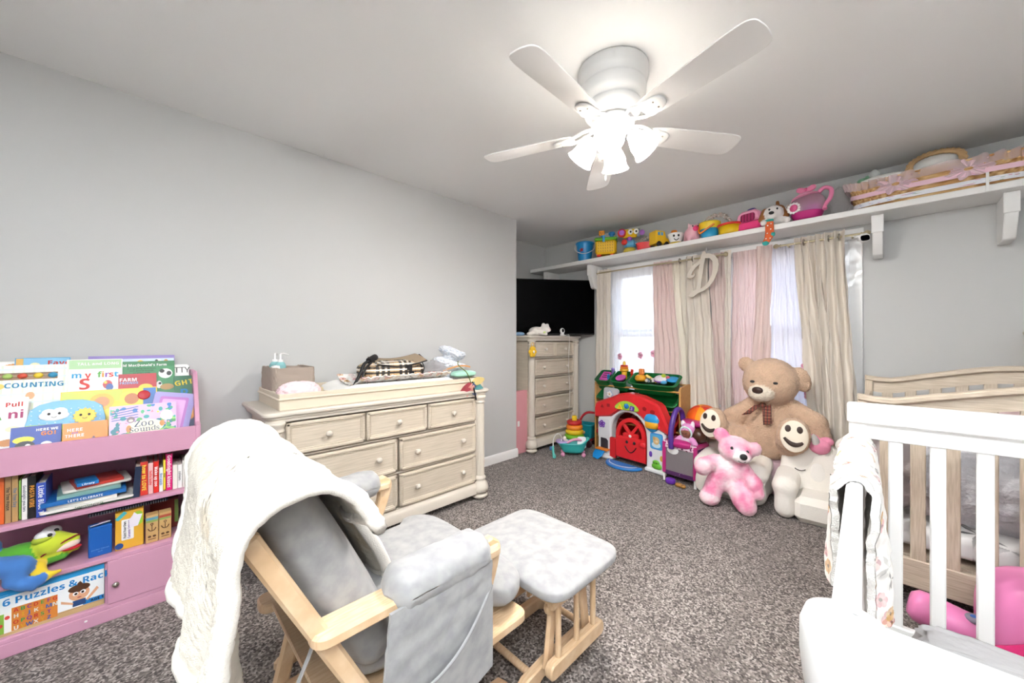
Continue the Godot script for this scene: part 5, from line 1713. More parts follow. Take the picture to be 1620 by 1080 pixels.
	part(o, "globe", G.new().blob(Vector3(0, 0.115, 0), Vector3(0.11, 0.105, 0.085), 1, 1, 32, 20), mat("pink_clear", C("f6c6d8"), 0.3, {"alpha": 0.5, "back": Color.WHITE}))
	part(o, "base", G.new().lathe([[0, 0], [0.06, 0.0], [0.085, 0.02], [0.10, 0.06], [0.098, 0.062], [0, 0.05]], 32), plastic("c0307e"))
	part(o, "lid", G.new().at(Vector3(-0.01, 0.19, 0), Vector3(0, 0, 8)).lathe([[0, 0.03], [0.05, 0.022], [0.085, 0.0], [0.09, -0.012], [0, -0.01]], 30), plastic("f0a0c0"))
	var rs := part(o, "rosette", G.new().at(Vector3(-0.065, 0.10, 0.075), Vector3(90, -20, 0)).lathe([[0, 0.012], [0.024, 0.012], [0.028, 0.006], [0.028, 0]], 24), plastic("d85a8c"))
	for k in 12:
		var t := TAU * k / 12.0
		part(rs, "petal", G.new().blob(Vector3(-0.065 + 0.034 * cos(t), 0.10 + 0.034 * sin(t), 0.078), Vector3(0.011, 0.011, 0.008), 1, 1, 8, 6), M.white_paint)
	part(o, "handle", G.new().tube(arc([Vector3(0.06, 0.19, 0), Vector3(0.10, 0.225, 0), Vector3(0.14, 0.20, 0), Vector3(0.135, 0.14, 0), Vector3(0.105, 0.09, 0.01), Vector3(0.11, 0.06, 0.02)], 6), 0.014, 12), plastic("f08ab4"))
	for s: float in [-1.0, 1.0]:
		part(o, "bow_loop", G.new().at(Vector3(0.0 + s * 0.03, 0.235, 0.03), Vector3(0, 0, s * 25)).blob(Vector3.ZERO, Vector3(0.032, 0.02, 0.014), 0.8, 0.8), plastic("f08ab4"))
	part(o, "bow_knot", G.new().blob(Vector3(0, 0.233, 0.035), Vector3(0.012, 0.014, 0.014)), plastic("e26a9c"))
	part(o, "purple_filling", G.new().blob(Vector3(0.03, 0.085, 0.01), Vector3(0.06, 0.04, 0.05)), plastic("b84ab0"))
	beaded_wreath("pale beaded wreath behind the pink globe purse", -0.50, 0.11)
	moses_basket()

func moses_basket() -> void:
	var cx := 0.23
	var o := thing("moses_basket", "long wicker baby basket with pink ribbon and lace on the shelf", "basket", Vector3(cx, SY, -3.63), 0)
	var L := 0.43
	var Wd := 0.165
	var edge := func(t: float, k: float) -> Vector3:
		var c := cos(t)
		var s := sin(t)
		return Vector3(L * k * signf(c) * pow(absf(c), 0.55), 0, Wd * k * signf(s) * pow(absf(s), 0.8))
	var g := G.new()
	g.grid(44, 160, func(a: float, b: float) -> Vector3:   # rows of woven cane, each strand in relief
		var t := -b * TAU
		var k := 0.90 + 0.10 * a
		var rows := a * 11.0
		var bump := 0.011 * absf(sin(rows * PI)) * (0.45 + 0.55 * sin(b * 160.0 * PI / 2.0 + PI * floorf(rows)))
		var p: Vector3 = edge.call(t, k)
		var end := 0.055 * pow(absf(cos(t)), 6.0) * a
		return p + Vector3(cos(t), 0, sin(t)) * bump + Vector3(0, 0.17 * a + end * (1.0 if cos(t) < 0 else 1.3), 0), false, true, true)
	g.tinted = true   # canes differ in tone from strand to strand
	var cane := [C("d2ab74"), C("b98c56"), C("e0bf8c"), C("a87a48"), C("c79d66")]
	for k in g.v.size():
		var i := k / 161
		var j := k % 161
		g.c[k] = cane[(i / 4 * 7 + (j / 4) * 3 + (i / 4 * j / 4) % 3) % 5].srgb_to_linear()
	part(o, "wicker_wall", g, mat("cane", Color.WHITE, 0.6, {"vc": true}))
	part(o, "floor_plate", G.new().at(Vector3(0, 0.005, 0)).blob(Vector3.ZERO, Vector3(L * 0.9, 0.006, Wd * 0.9), 0.3, 0.7, 40, 6), M.wicker)
	for q in [[0.026, "lace", 0.015, C("dfe3ea")], [0.082, "ribbon", 0.015, C("ecc7d4")]]:
		var pts := []
		var rg := G.new()
		var h: float = q[0]
		var hw: float = q[2]
		rg.grid(80, 2, func(a: float, b: float) -> Vector3:
			var t := a * TAU
			var k := 0.91 + 0.10 * h / 0.17
			var p: Vector3 = edge.call(t, k)
			return p + Vector3(cos(t), 0, sin(t)) * 0.0125 + Vector3(0, h + (b - 0.5) * 2 * hw + 0.05 * pow(absf(cos(t)), 6.0) * h / 0.17, 0), true)
		part(o, q[1], rg, lace_mat() if q[1] == "lace" else mat("pink_ribbon", C("ecc7d4"), 0.5, {"sheen": 0.4}))
	# ruffle of tulle along the rim
	var fn := FastNoiseLite.new()
	fn.frequency = 3.0
	var tu := mat("tulle", C("f6e2e8"), 0.9, {"alpha": 0.35})
	for part_of in [[0.30, 0.52], [0.52, 0.86], [0.86, 1.02]]:
		var rf := G.new()
		rf.grid(110, 4, func(a: float, b: float) -> Vector3:
			var t: float = lerpf(part_of[0], part_of[1], a) * TAU
			var p: Vector3 = edge.call(-t, 1.02)
			var wv := 0.014 * sin(a * 95.0) * (0.4 + b)
			return p + Vector3(cos(-t), 0, sin(-t)) * (0.012 + wv) + Vector3(0, 0.118 + 0.05 * pow(absf(cos(t)), 6.0) + 0.055 * b + 0.012 * fn.get_noise_1d(a * 9.0), 0))
		part(o, "tulle_ruffle", rf, tu)
	# bows of tulle on the front
	for bx in [-0.20, 0.10]:
		var bo := G.new()
		bo.grid(60, 5, func(a: float, b: float) -> Vector3:
			var t := a * TAU
			var q := 0.012 + 0.045 * b * (1.0 + 0.25 * sin(t * 7.0 + bx * 20.0))
			return Vector3(bx + 1.5 * q * cos(t), 0.11 + q * sin(t) * 0.9, Wd + 0.008 + 0.014 * b * sin(t * 11.0)), true)
		part(o, "tulle_bow", bo, mat("tulle_bow", C("edd0d9"), 0.8, {"alpha": 0.8}))
	for s: float in [-1.0, 1.0]:
		var pts := arc([Vector3(-0.135, 0.13, s * 0.16), Vector3(-0.135, 0.22, s * 0.13), Vector3(-0.07, 0.285, s * 0.06), Vector3(0.02, 0.29, s * 0.05), Vector3(0.08, 0.23, s * 0.12), Vector3(0.08, 0.13, s * 0.16)], 8)
		var hg := G.new()
		for k in 3:   # braided cane handle
			var st := []
			for i in pts.size():
				var t := i * 0.9 + TAU * k / 3.0
				st.append(pts[i] + Vector3(0.009 * cos(t), 0.009 * sin(t), 0.009 * cos(t + 1.0)))
			hg.tube(st, 0.011, 7)
		part(o, "handle", hg, M.wicker)
	solo("white_bolster", "rounded white pillow inside the wicker baby basket", "pillow", pillow(Vector3.ZERO, Vector3(0.22, 0.13, 0.16), 0.5, 0.5, 4), mat("white_fab", C("f3f1ee"), 0.85), Vector3(cx - 0.025, SY + 0.225, -3.64))
	solo("white_cushion", "soft white cushion at the left end of the wicker baby basket", "cushion", pillow(Vector3.ZERO, Vector3(0.26, 0.10, 0.20), 0.5, 0.5, 6), M.white_fab, Vector3(cx - 0.25, SY + 0.18, -3.62))
	# clear plastic bag slumped against the basket, a green and a clear trinket in it
	var fb := FastNoiseLite.new()
	fb.frequency = 6.0
	var pb := G.new()
	pb.grid(28, 18, func(a: float, b: float) -> Vector3:
		var t := a * TAU
		var p := (b - 0.5) * PI
		var d := Vector3(cos(p) * cos(t), sin(p), -cos(p) * sin(t))
		return d * Vector3(0.055, 0.11, 0.10) * (1.0 + 0.35 * fb.get_noise_3dv(d * 0.5)), true, false)
	solo("plastic_bag", "crumpled clear plastic bag at the wicker basket's left end", "plastic bag", pb, mat("clear_bag", C("f4f0ee"), 0.4, {"alpha": 0.07}), Vector3(-0.255, SY + 0.12, -3.66))
	solo("green_trinket", "green leafy trinket poking out of the wicker basket", "trinket", G.new().blob(Vector3.ZERO, Vector3(0.03, 0.02, 0.02)).blob(Vector3(0.03, 0.02, 0), Vector3(0.02, 0.012, 0.015)), plastic("7fae8e"), Vector3(cx - 0.36, SY + 0.225, -3.62))
	solo("clear_ornament", "clear plastic ornament on the wicker basket's rim", "ornament", G.new().lathe([[0, -0.03], [0.02, -0.024], [0.032, 0.0], [0.022, 0.022], [0.01, 0.034], [0, 0.036]], 20), mat("clear_hard", C("e9efec"), 0.1, {"alpha": 0.35}), Vector3(cx - 0.30, SY + 0.245, -3.60))
	solo("white_hanger_strap", "short white strap hanging from the wicker basket over the shelf edge", "strap", G.new().cloth(3, 10, func(a: float, b: float) -> Vector3: return Vector3(0.006 * (a - 0.5) * 2, -0.05 + 0.13 * b, 0.012 * sin(b * PI)), 0.004), M.trim, Vector3(0.40, SY + 0.01, -3.472))

func lace_mat() -> StandardMaterial3D:
	if M.has("lace"): return M.lace
	var p := Pic.new(512, 32, C("e6e8ee"))
	var r := RandomNumberGenerator.new()
	r.seed = 2
	p.spots(r, 160, 0.003, 0.006, [C("b7c3da"), C("d7a9bb"), C("a9b8a2"), C("f6f5f4")])
	M["lace"] = p.mat(0.85)
	return M.lace

# ---------- toy corner ----------
func bin_shape(w: float, d: float, h: float) -> G:   # open tub, origin at the middle of its floor
	var g := G.new()
	var f := func(t: float, k: float) -> Vector3:
		return Vector3(w / 2 * k * signf(cos(t)) * pow(absf(cos(t)), 0.25), 0, d / 2 * k * signf(sin(t)) * pow(absf(sin(t)), 0.25))
	var pr := [[0.0, 0.0], [0.82, 0.0], [0.86, 0.01], [0.97, 1.0], [1.05, 1.0], [1.06, 0.95], [1.05, 0.95], [1.04, 1.03], [0.95, 1.03], [0.82, 0.03], [0.0, 0.03]]
	g.grid(10, 40, func(a: float, b: float) -> Vector3:
		var q: Array = pr[clampi(roundi(a * 10), 0, 10)]
		return (f.call(-b * TAU, q[0]) as Vector3) + Vector3(0, q[1] * h, 0), false, true, true)
	return g

func toy_corner() -> void:
	var o := thing("toy_organizer", "pine toy organizer frame holding rows of plastic bins", "toy organizer", Vector3(-1.785, 0, -3.585), -2)
	for s: float in [-1.0, 1.0]:
		part(o, "side_panel", G.new().at(Vector3(s * 0.455, 0, 0), Vector3(0, -90, 0)).prism([Vector2(-0.105, 0), Vector2(0.115, 0), Vector2(0.115, 0.745), Vector2(0.10, 0.765), Vector2(-0.075, 0.785), Vector2(-0.105, 0.78)], 0.018, 0.003), M.pine)
	for k in 4:
		var y := 0.72 - 0.185 * k
		part(o, "dowel", G.new().cyl(Vector3(-0.45, y, 0.10), Vector3(0.45, y, 0.10), 0.009, 10), M.pine)
		part(o, "dowel", G.new().cyl(Vector3(-0.45, y + 0.05, -0.085), Vector3(0.45, y + 0.05, -0.085), 0.009, 10), M.pine)
	var gn := plastic("0f6b34")
	var rd := plastic("b01f22")
	var tier := [
		[[-0.36, 0.17, gn, "leftmost small green bin on the organizer's top row"], [-0.165, 0.17, gn, "second small green bin on the organizer's top row"], [0.19, 0.47, gn, "wide green bin on the organizer's top row"]],
		[[-0.22, 0.40, gn, "wide green bin in the organizer's second row, left"], [0.22, 0.40, gn, "wide green bin in the organizer's second row, right"]],
		[[-0.22, 0.40, rd, "wide red bin in the organizer's third row, left"], [0.22, 0.40, rd, "wide red bin in the organizer's third row, right"]],
		[[-0.22, 0.40, rd, "low red bin in the organizer's bottom row, left"], [0.22, 0.40, rd, "low red bin in the organizer's bottom row, right"]]]
	for r in 4:
		for b in tier[r]:
			var w: float = b[1]
			var n := solo("storage_bin", b[3], "storage bin", bin_shape(w, 0.185, 0.125), b[2], o.transform * Vector3(b[0], 0.715 - 0.185 * r, 0.008), -2, "bins in the toy organizer")
			n.rotation_degrees.x = 32
	# toys in the top bins; each at its own place in the tilted bin
	var at := func(x: float, y: float, z: float) -> Vector3: return o.transform * Vector3(x, y, z)
	var t := thing("pink_xylophone", "pink slotted toy lying in the leftmost green bin", "toy", at.call(-0.385, 0.814, 0.02), -2)
	t.rotation_degrees.x = 40
	part(t, "body", G.new().box(Vector3.ZERO, Vector3(0.10, 0.035, 0.15), 0.012), plastic("d458ae"))
	for k in 4:
		part(t, "slot", G.new().box(Vector3(0.01, 0.0178, -0.05 + 0.03 * k), Vector3(0.06, 0.002, 0.010), 0), plastic("4a2040"))
	solo("lilac_panel", "lilac toy panel at the right of the leftmost green bin", "toy", G.new().at(Vector3.ZERO, Vector3(35, 0, -15)).box(Vector3.ZERO, Vector3(0.035, 0.15, 0.03), 0.01), plastic("9b87d6"), at.call(-0.305, 0.844, 0.0))
	solo("blue_wedge", "blue toy wedge in the leftmost green bin", "toy", G.new().at(Vector3.ZERO, Vector3(30, 0, -20)).box(Vector3.ZERO, Vector3(0.03, 0.09, 0.03), 0.01), plastic("2f9fe0"), at.call(-0.33, 0.799, 0.055))
	t = thing("ring_tower", "small yellow and orange ring tower standing in a green bin", "toy", at.call(-0.16, 0.814, 0.02), 0)
	part(t, "pillar", G.new().lathe([[0, -0.02], [0.03, -0.02], [0.026, 0.03], [0.03, 0.07], [0, 0.07]], 20), plastic("efc02c"))
	part(t, "ring", G.new().ring(Vector3(0, 0.075, 0), 0.032, 0.016), plastic("f0b62a"))
	part(t, "ring", G.new().ring(Vector3(0, 0.1, 0), 0.03, 0.014), plastic("ee8a2c"))
	part(t, "ring", G.new().ring(Vector3(0, 0.118, 0), 0.028, 0.011), plastic("d63a34"))
	part(t, "tip", G.new().lathe([[0.02, 0.12], [0.014, 0.13], [0.016, 0.15], [0.010, 0.165], [0, 0.167]], 16), plastic("efc84a"))
	solo("pink_cup_plate", "pink and white toy plate in the second green bin", "toy", G.new().at(Vector3.ZERO, Vector3(30, 0, 0)).lathe([[0, 0.0], [0.045, 0.0], [0.055, 0.02], [0.05, 0.024], [0, 0.012]], 24), plastic("cf58b8"), at.call(-0.165, 0.796, 0.075))
	solo("red_wrench", "red toy tool standing between two green bins", "toy", G.new().at(Vector3.ZERO, Vector3(10, 0, -12)).box(Vector3.ZERO, Vector3(0.03, 0.10, 0.02), 0.008).at(Vector3(0.02, -0.03, 0.01)).box(Vector3.ZERO, Vector3(0.06, 0.02, 0.02), 0.006), plastic("d8341f"), at.call(-0.075, 0.854, 0.02))
	t = thing("yellow_jug", "plump yellow toy jug with orange top in the wide bin", "toy", at.call(0.035, 0.789, 0.04), 0)
	part(t, "jug", G.new().lathe([[0, 0], [0.045, 0.0], [0.058, 0.02], [0.05, 0.05], [0.03, 0.065], [0, 0.066]], 24), plastic("f2a92a"))
	part(t, "top", G.new().box(Vector3(0.005, 0.095, -0.01), Vector3(0.05, 0.06, 0.04), 0.008), plastic("f0904a"))
	t = thing("spinner_toy", "white and violet toy spinner with lime knob in the wide bin", "toy", at.call(0.25, 0.834, 0.03), 0)
	part(t, "disc", G.new().at(Vector3.ZERO, Vector3(20, 0, 0)).lathe([[0, -0.015], [0.06, -0.015], [0.075, 0.0], [0.06, 0.012], [0, 0.015]], 26), plastic("efe6ee"))
	part(t, "rim", G.new().at(Vector3.ZERO, Vector3(20, 0, 0)).ring(Vector3(0, -0.008, 0), 0.068, 0.010), plastic("8f4fb4"))
	part(t, "knob", G.new().blob(Vector3(0.02, 0.025, 0.01), Vector3(0.022, 0.018, 0.022)), plastic("bcd23a"))
	part(t, "bead", G.new().blob(Vector3(0.07, 0.01, 0.03), Vector3.ONE * 0.018), plastic("e05a6a"))
	solo("blue_toy_disc", "round blue toy disc at the right of the wide bin", "toy", G.new().at(Vector3.ZERO, Vector3(18, 0, -8)).lathe([[0, 0.01], [0.04, 0.014], [0.058, 0.006], [0.06, -0.008], [0, -0.008]], 26), plastic("2b9fdc"), at.call(0.365, 0.829, 0.045))
	solo("yellow_block", "yellow toy bar lying across the wide bin", "toy", G.new().at(Vector3.ZERO, Vector3(20, 0, -35)).box(Vector3.ZERO, Vector3(0.09, 0.028, 0.03), 0.01), plastic("e8c34a"), at.call(0.125, 0.829, 0.03))
	solo("blue_scoop", "pale blue toy scoop at the front of the wide bin", "toy", G.new().blob(Vector3.ZERO, Vector3(0.035, 0.02, 0.025)), plastic("58b0e0"), at.call(0.285, 0.799, 0.075))
	var kc := [C("d8d2c8"), C("8a98a8"), C("5f6f5f"), C("e4e0da"), C("d9b24a"), C("7fa8b8"), C("3f4650")]
	for k in 14:
		solo("toy_charm", "small toy piece heaped in the wide green bin", "toy", G.new().at(Vector3.ZERO, Vector3(rng.randf() * 90, rng.randf() * 90, rng.randf() * 90)).box(Vector3.ZERO, Vector3(0.032, 0.018, 0.026), 0.007), mat("charm%d" % (k % 7), kc[k % 7], 0.4), at.call(0.10 + 0.025 * (k % 8) + rng.randf() * 0.01, 0.79 + 0.02 * (k / 8) + rng.randf() * 0.015, 0.055 - 0.02 * (k / 8)), 0, "small pieces in the wide bin")
	solo("toy_sock_doll", "small printed cloth toy in the red bin", "toy", G.new().at(Vector3.ZERO, Vector3(20, 0, 25)).blob(Vector3.ZERO, Vector3(0.055, 0.028, 0.03)), mat("redprint", C("e3d9c8"), 0.8, {"tex": noise_tex("redprint", 0.05, [[0.0, C("3f6f3a")], [0.45, C("c83a3a")], [0.55, C("f2efe6")], [1.0, C("e8c04a")]], 128, 2), "scale": 6.0}), at.call(0.325, 0.44, 0.055))
	solo("green_plush", "green plush toy in the organizer's bottom row", "plush toy", G.new().blob(Vector3.ZERO, Vector3(0.07, 0.06, 0.06)).blob(Vector3(0.03, 0.05, 0.02), Vector3(0.045, 0.035, 0.04)), mat("green_fab", C("4f9a55"), 0.9), at.call(0.33, 0.24, 0.075))
	solo("tan_plush", "tan plush paw beside the organizer's right side", "plush toy", G.new().blob(Vector3.ZERO, Vector3(0.035, 0.055, 0.035)).blob(Vector3(-0.01, 0.05, 0.02), Vector3(0.025, 0.025, 0.025)), mat("tan_fab", C("d0a67a"), 0.9), at.call(0.41, 0.20, 0.13))
	activity_door()
	floor_toys()

func activity_door() -> void:
	var o := thing("activity_door", "red and white toy house front with smiling door", "toy playset", Vector3(-1.752, 0, -3.36), -6.5)
	o.scale.x = 1.07
	var wh := plastic("e9e9ec")
	var rd := plastic("d8262c")
	var pl := [Vector2(-0.36, 0), Vector2(-0.195, 0), Vector2(-0.195, 0.28)]
	for k in 13:
		var t := PI - PI * k / 12.0
		pl.append(Vector2(-0.012 + 0.183 * cos(t), 0.30 + 0.20 * sin(t)))
	pl += [Vector2(0.171, 0.28), Vector2(0.171, 0), Vector2(0.36, 0), Vector2(0.362, 0.03), Vector2(0.352, 0.05), Vector2(0.345, 0.48), Vector2(0.2, 0.6), Vector2(-0.2, 0.6), Vector2(-0.345, 0.5), Vector2(-0.352, 0.05)]
	part(o, "facade", G.new().prism(pl, 0.09, 0.010), wh)
	for s: float in [-1.0, 1.0]:
		part(o, "side_base", G.new().box(Vector3(s * 0.27, 0.02, 0), Vector3(0.20, 0.04, 0.16), 0.012), wh)
	var rp := [Vector2(-0.385, 0.40), Vector2(-0.19, 0.435), Vector2(-0.12, 0.49), Vector2(-0.06, 0.53), Vector2(0.05, 0.53), Vector2(0.13, 0.475), Vector2(0.20, 0.425), Vector2(0.37, 0.36), Vector2(0.392, 0.37), Vector2(0.392, 0.40), Vector2(0.30, 0.60), Vector2(0.27, 0.625), Vector2(0.12, 0.675), Vector2(-0.02, 0.69), Vector2(-0.10, 0.675), Vector2(-0.20, 0.625), Vector2(-0.34, 0.57), Vector2(-0.37, 0.55), Vector2(-0.385, 0.50)]
	part(o, "roof", G.new().prism(rp, 0.125, 0.016), rd)
	for q in [[-0.285, 0.525, 3], [-0.215, 0.545, 4], [0.165, 0.565, 5], [0.24, 0.545, 12]]:   # shape-sorter holes sunk into the roof
		var hp := []
		for k in q[2]:
			var t: float = TAU * k / q[2] + PI / 2 + (PI / 4 if q[2] == 4 else 0.0)
			hp.append(Vector2(q[0], q[1]) + Vector2(cos(t), sin(t)) * 0.022)
		part(o, "shape_hole", G.new().at(Vector3(0, 0, 0.063)).prism(hp, 0.004, 0.0), plastic("a3161c"))
	# grey panel with a flower sticker behind the roof's left end
	var gp := part(o, "grey_panel", G.new().at(Vector3(-0.245, 0.635, -0.03), Vector3(0, 0, -3)).prism(rr(0.17, 0.15, 0.03), 0.03, 0.006), plastic("b9bcc2"))
	var fl := G.new()
	for k in 5:
		var t := TAU * k / 5.0
		fl.blob(Vector3(-0.255 + 0.022 * cos(t), 0.645 + 0.022 * sin(t), -0.014), Vector3(0.016, 0.016, 0.003), 1, 1, 12, 6)
	part(gp, "sticker_edge", fl.at(Vector3(-0.255 * -0.3, 0.645 * -0.3, 0), Vector3.ZERO, Vector3(1.3, 1.3, 0.8)), plastic("3f9fe0"))
	var f2 := G.new()
	for k in 5:
		var t := TAU * k / 5.0
		f2.blob(Vector3(-0.255 + 0.02 * cos(t), 0.645 + 0.02 * sin(t), -0.0115), Vector3(0.015, 0.015, 0.003), 1, 1, 12, 6)
	part(gp, "sticker", f2, plastic("f2f0ee"))
	part(gp, "sticker_centre", G.new().blob(Vector3(-0.255, 0.645, -0.0095), Vector3(0.008, 0.008, 0.003), 1, 1, 10, 6), plastic("d8a03a"))
	# number panel
	var np := []
	for k in 24:
		var t := TAU * k / 24.0
		var x := 0.125 * cos(t)
		np.append(Vector2(-0.012 + x, 0.570 + 0.044 * sin(t) - 1.9 * x * x))
	var pn := part(o, "number_panel", G.new().at(Vector3(0, 0, 0.068)).prism(np, 0.018, 0.006), plastic("a9d23e"))
	var bt := part(pn, "button", G.new().at(Vector3(-0.07, 0.553, 0.08)).prism([Vector2(-0.035, -0.026), Vector2(0.025, -0.026), Vector2(-0.005, 0.03)], 0.012, 0.003), plastic("f2c52c"))
	bt = part(pn, "button", G.new().at(Vector3(-0.005, 0.567, 0.077), Vector3(90, 0, 0)).lathe([[0, 0.012], [0.02, 0.012], [0.024, 0.006], [0.024, 0]], 20), plastic("2f8fdc"))
	bt = part(pn, "button", G.new().at(Vector3(0.052, 0.552, 0.08), Vector3(0, 0, -8)).prism(rr(0.044, 0.044, 0.005), 0.012, 0.003), plastic("6a3fa8"))
	txt(pn, "1", 0.022, plastic("e08a1c"), Vector3(-0.07, 0.548, 0.0868))
	txt(pn, "2", 0.026, plastic("165a9c"), Vector3(-0.005, 0.567, 0.0895))
	txt(pn, "3", 0.026, M.trim, Vector3(0.052, 0.552, 0.0868), Vector3(0, 0, -8))
	# acorn lamp
	var ac := part(o, "acorn", G.new().at(Vector3(0.232, 0.455, 0.055), Vector3.ZERO, Vector3(1.3, 1.25, 0.5)).lathe([[0, 0.075], [0.008, 0.072], [0.012, 0.062], [0.04, 0.05], [0.055, 0.025], [0.056, 0.008], [0.05, 0.004], [0.048, -0.03], [0.034, -0.058], [0.012, -0.072], [0, -0.075]], 26), plastic("2f9fe0"))
	part(ac, "acorn_nut", G.new().at(Vector3(0.232, 0.43, 0.064), Vector3.ZERO, Vector3(1.3, 1.25, 0.5)).lathe([[0, 0.02], [0.045, 0.02], [0.047, -0.0], [0.042, -0.025], [0, -0.026]], 26), plastic("f2b02c"))
	# purple paw flower
	var pf := G.new()
	for k in 5:
		var t := TAU * k / 5.0 + 0.4
		pf.ring(Vector3(-0.30 + 0.024 * cos(t), 0.34 + 0.024 * sin(t), 0.048), 0.011, 0.006, 2, 14, 6)
	pf.blob(Vector3(-0.30, 0.34, 0.048), Vector3(0.014, 0.014, 0.006), 1, 1, 12, 6)
	part(o, "purple_flower", pf, plastic("7a3fb0"))
	part(o, "panel_line", G.new().at(Vector3(-0.28, 0.30, 0.0455)).prism(rr(0.13, 0.20, 0.02), 0.002, 0.0005), plastic("dfe0e4"))
	part(o, "slide_opening", G.new().at(Vector3(-0.27, 0.15, 0.0455)).prism([Vector2(-0.045, -0.05), Vector2(0.04, -0.05), Vector2(0.04, 0.03), Vector2(0.02, 0.05), Vector2(-0.045, 0.05)], 0.003, 0.0), plastic("3c3842"))
	part(o, "orange_sill", G.new().box(Vector3(-0.275, 0.092, 0.07), Vector3(0.13, 0.016, 0.06), 0.004), plastic("f08a24"))
	part(o, "blue_slide", G.new().at(Vector3(-0.30, 0.05, 0.105), Vector3(-42, -8, 0)).prism([Vector2(-0.06, 0.055), Vector2(-0.06, -0.02), Vector2(-0.035, -0.06), Vector2(0.03, -0.065), Vector2(0.058, -0.02), Vector2(0.06, 0.055)], 0.014, 0.005), plastic("1f92e0"))
	# door leaf, ajar, with arched window between spokes
	var d := Node3D.new()
	d.name = "door"
	o.add_child(d)
	d.position = Vector3(0.165, 0, 0.03)
	d.rotation_degrees.y = 9
	var dw := 0.285
	part(d, "lower_panel", G.new().at(Vector3(-dw / 2, 0.0, 0)).prism([Vector2(-dw / 2, 0.065), Vector2(dw / 2, 0.05), Vector2(dw / 2, 0.27), Vector2(-dw / 2, 0.27)], 0.04, 0.006), rd)
	var ring := []
	for k in 17:
		var t := PI * k / 16.0
		ring.append(Vector2(-dw / 2 + dw / 2 * cos(t), 0.265 + 0.19 * sin(t)))
	for k in 17:
		var t := PI - PI * k / 16.0
		ring.append(Vector2(-dw / 2 + (dw / 2 - 0.036) * cos(t), 0.265 + 0.15 * sin(t)))
	part(d, "arch_frame", G.new().prism(ring, 0.04, 0.005), rd)
	for a in [55.0, 125.0]:
		part(d, "spoke", G.new().at(Vector3(-dw / 2 + 0.055 * cos(deg_to_rad(a)), 0.265 + 0.085 * sin(deg_to_rad(a)), 0), Vector3(0, 0, a - 90)).box(Vector3.ZERO, Vector3(0.028, 0.17, 0.034), 0.005), rd)
	part(d, "hub", G.new().at(Vector3(-dw / 2, 0.285, 0.0)).box(Vector3.ZERO, Vector3(0.15, 0.05, 0.036), 0.01), rd)
	part(d, "badge", G.new().blob(Vector3(-dw / 2, 0.285, 0.02), Vector3(0.014, 0.014, 0.005), 1, 1, 12, 6), M.white_paint)
	eyes(d, Vector3(-dw / 2 + 0.005, 0.225, 0.022), 0.07, 0.013, M.black)
	smile(d, Vector3(-dw / 2 + 0.005, 0.185, 0.022), 0.105, 0.055, 0.005, M.black)
	part(d, "door_knob", G.new().blob(Vector3(-0.022, 0.225, 0.028), Vector3(0.03, 0.03, 0.014), 1, 1, 18, 8), rd)
	part(o, "door_post", G.new().box(Vector3(-0.165, 0.13, 0.05), Vector3(0.07, 0.20, 0.035), 0.008), rd)
	# picture panel, button and green crawler on the right pillar
	var pic := Pic.new(96, 128, C("58aede"))
	pic.disc(0.5, 0.75, 0.42, 0.2, C("cfe6f2")).disc(0.5, 0.45, 0.3, 0.28, C("e2bd84")).disc(0.3, 0.3, 0.12, 0.14, C("cfa468")).disc(0.55, 0.5, 0.12, 0.08, C("f2dcb8"))
	part(o, "picture_frame", G.new().at(Vector3(0.268, 0.285, 0.046)).prism(rr(0.115, 0.145, 0.02), 0.006, 0.002), plastic("2f8fdc"))
	var pq := G.new()
	pq.quad(Vector3(0.219, 0.222, 0.0497), Vector3(0.317, 0.222, 0.0497), Vector3(0.317, 0.348, 0.0497), Vector3(0.219, 0.348, 0.0497))
	part(o, "picture", pq, pic.mat(0.3))
	part(o, "purple_button", G.new().blob(Vector3(0.215, 0.16, 0.047), Vector3(0.014, 0.026, 0.008), 0.8, 0.8, 16, 8), plastic("6a3fb0"))
	part(o, "green_crawler", G.new().blob(Vector3(0.275, 0.065, 0.055), Vector3(0.045, 0.03, 0.018)).blob(Vector3(0.27, 0.095, 0.055), Vector3(0.032, 0.024, 0.016)), plastic("6fc03a"))
	eyes(o, Vector3(0.27, 0.098, 0.072), 0.026, 0.004, M.black)
	part(o, "yellow_star", G.new().blob(Vector3(0.315, 0.14, 0.047), Vector3(0.016, 0.026, 0.006)), plastic("d8b04a"))
	# blue door mat, half round, with a pale stitched groove
	var mp := []
	for k in 19:
		var t := PI + PI * k / 18.0
		mp.append(Vector2(0.19 * cos(t), 0.155 * sin(t)))
	var mt := thing("toy_door_mat", "blue half-round toy doormat in front of the smiling door", "toy mat", Vector3(-1.775, 0.002, -3.265), -6.5)
	part(mt, "mat", G.new().at(Vector3(0, 0.012, 0), Vector3(90, 0, 0)).prism(mp.map(func(p: Vector2) -> Vector2: return Vector2(p.x, -p.y)), 0.024, 0.006), plastic("2a7fd0"))
	var sl := []
	for k in 25:
		var t := PI * (0.08 + 0.84 * k / 24.0)
		sl.append(Vector3(0.155 * cos(t), 0.0245, 0.12 * sin(t)))
	part(mt, "stitching", G.new().tube(sl, 0.0045, 6), plastic("c7ccd6"))

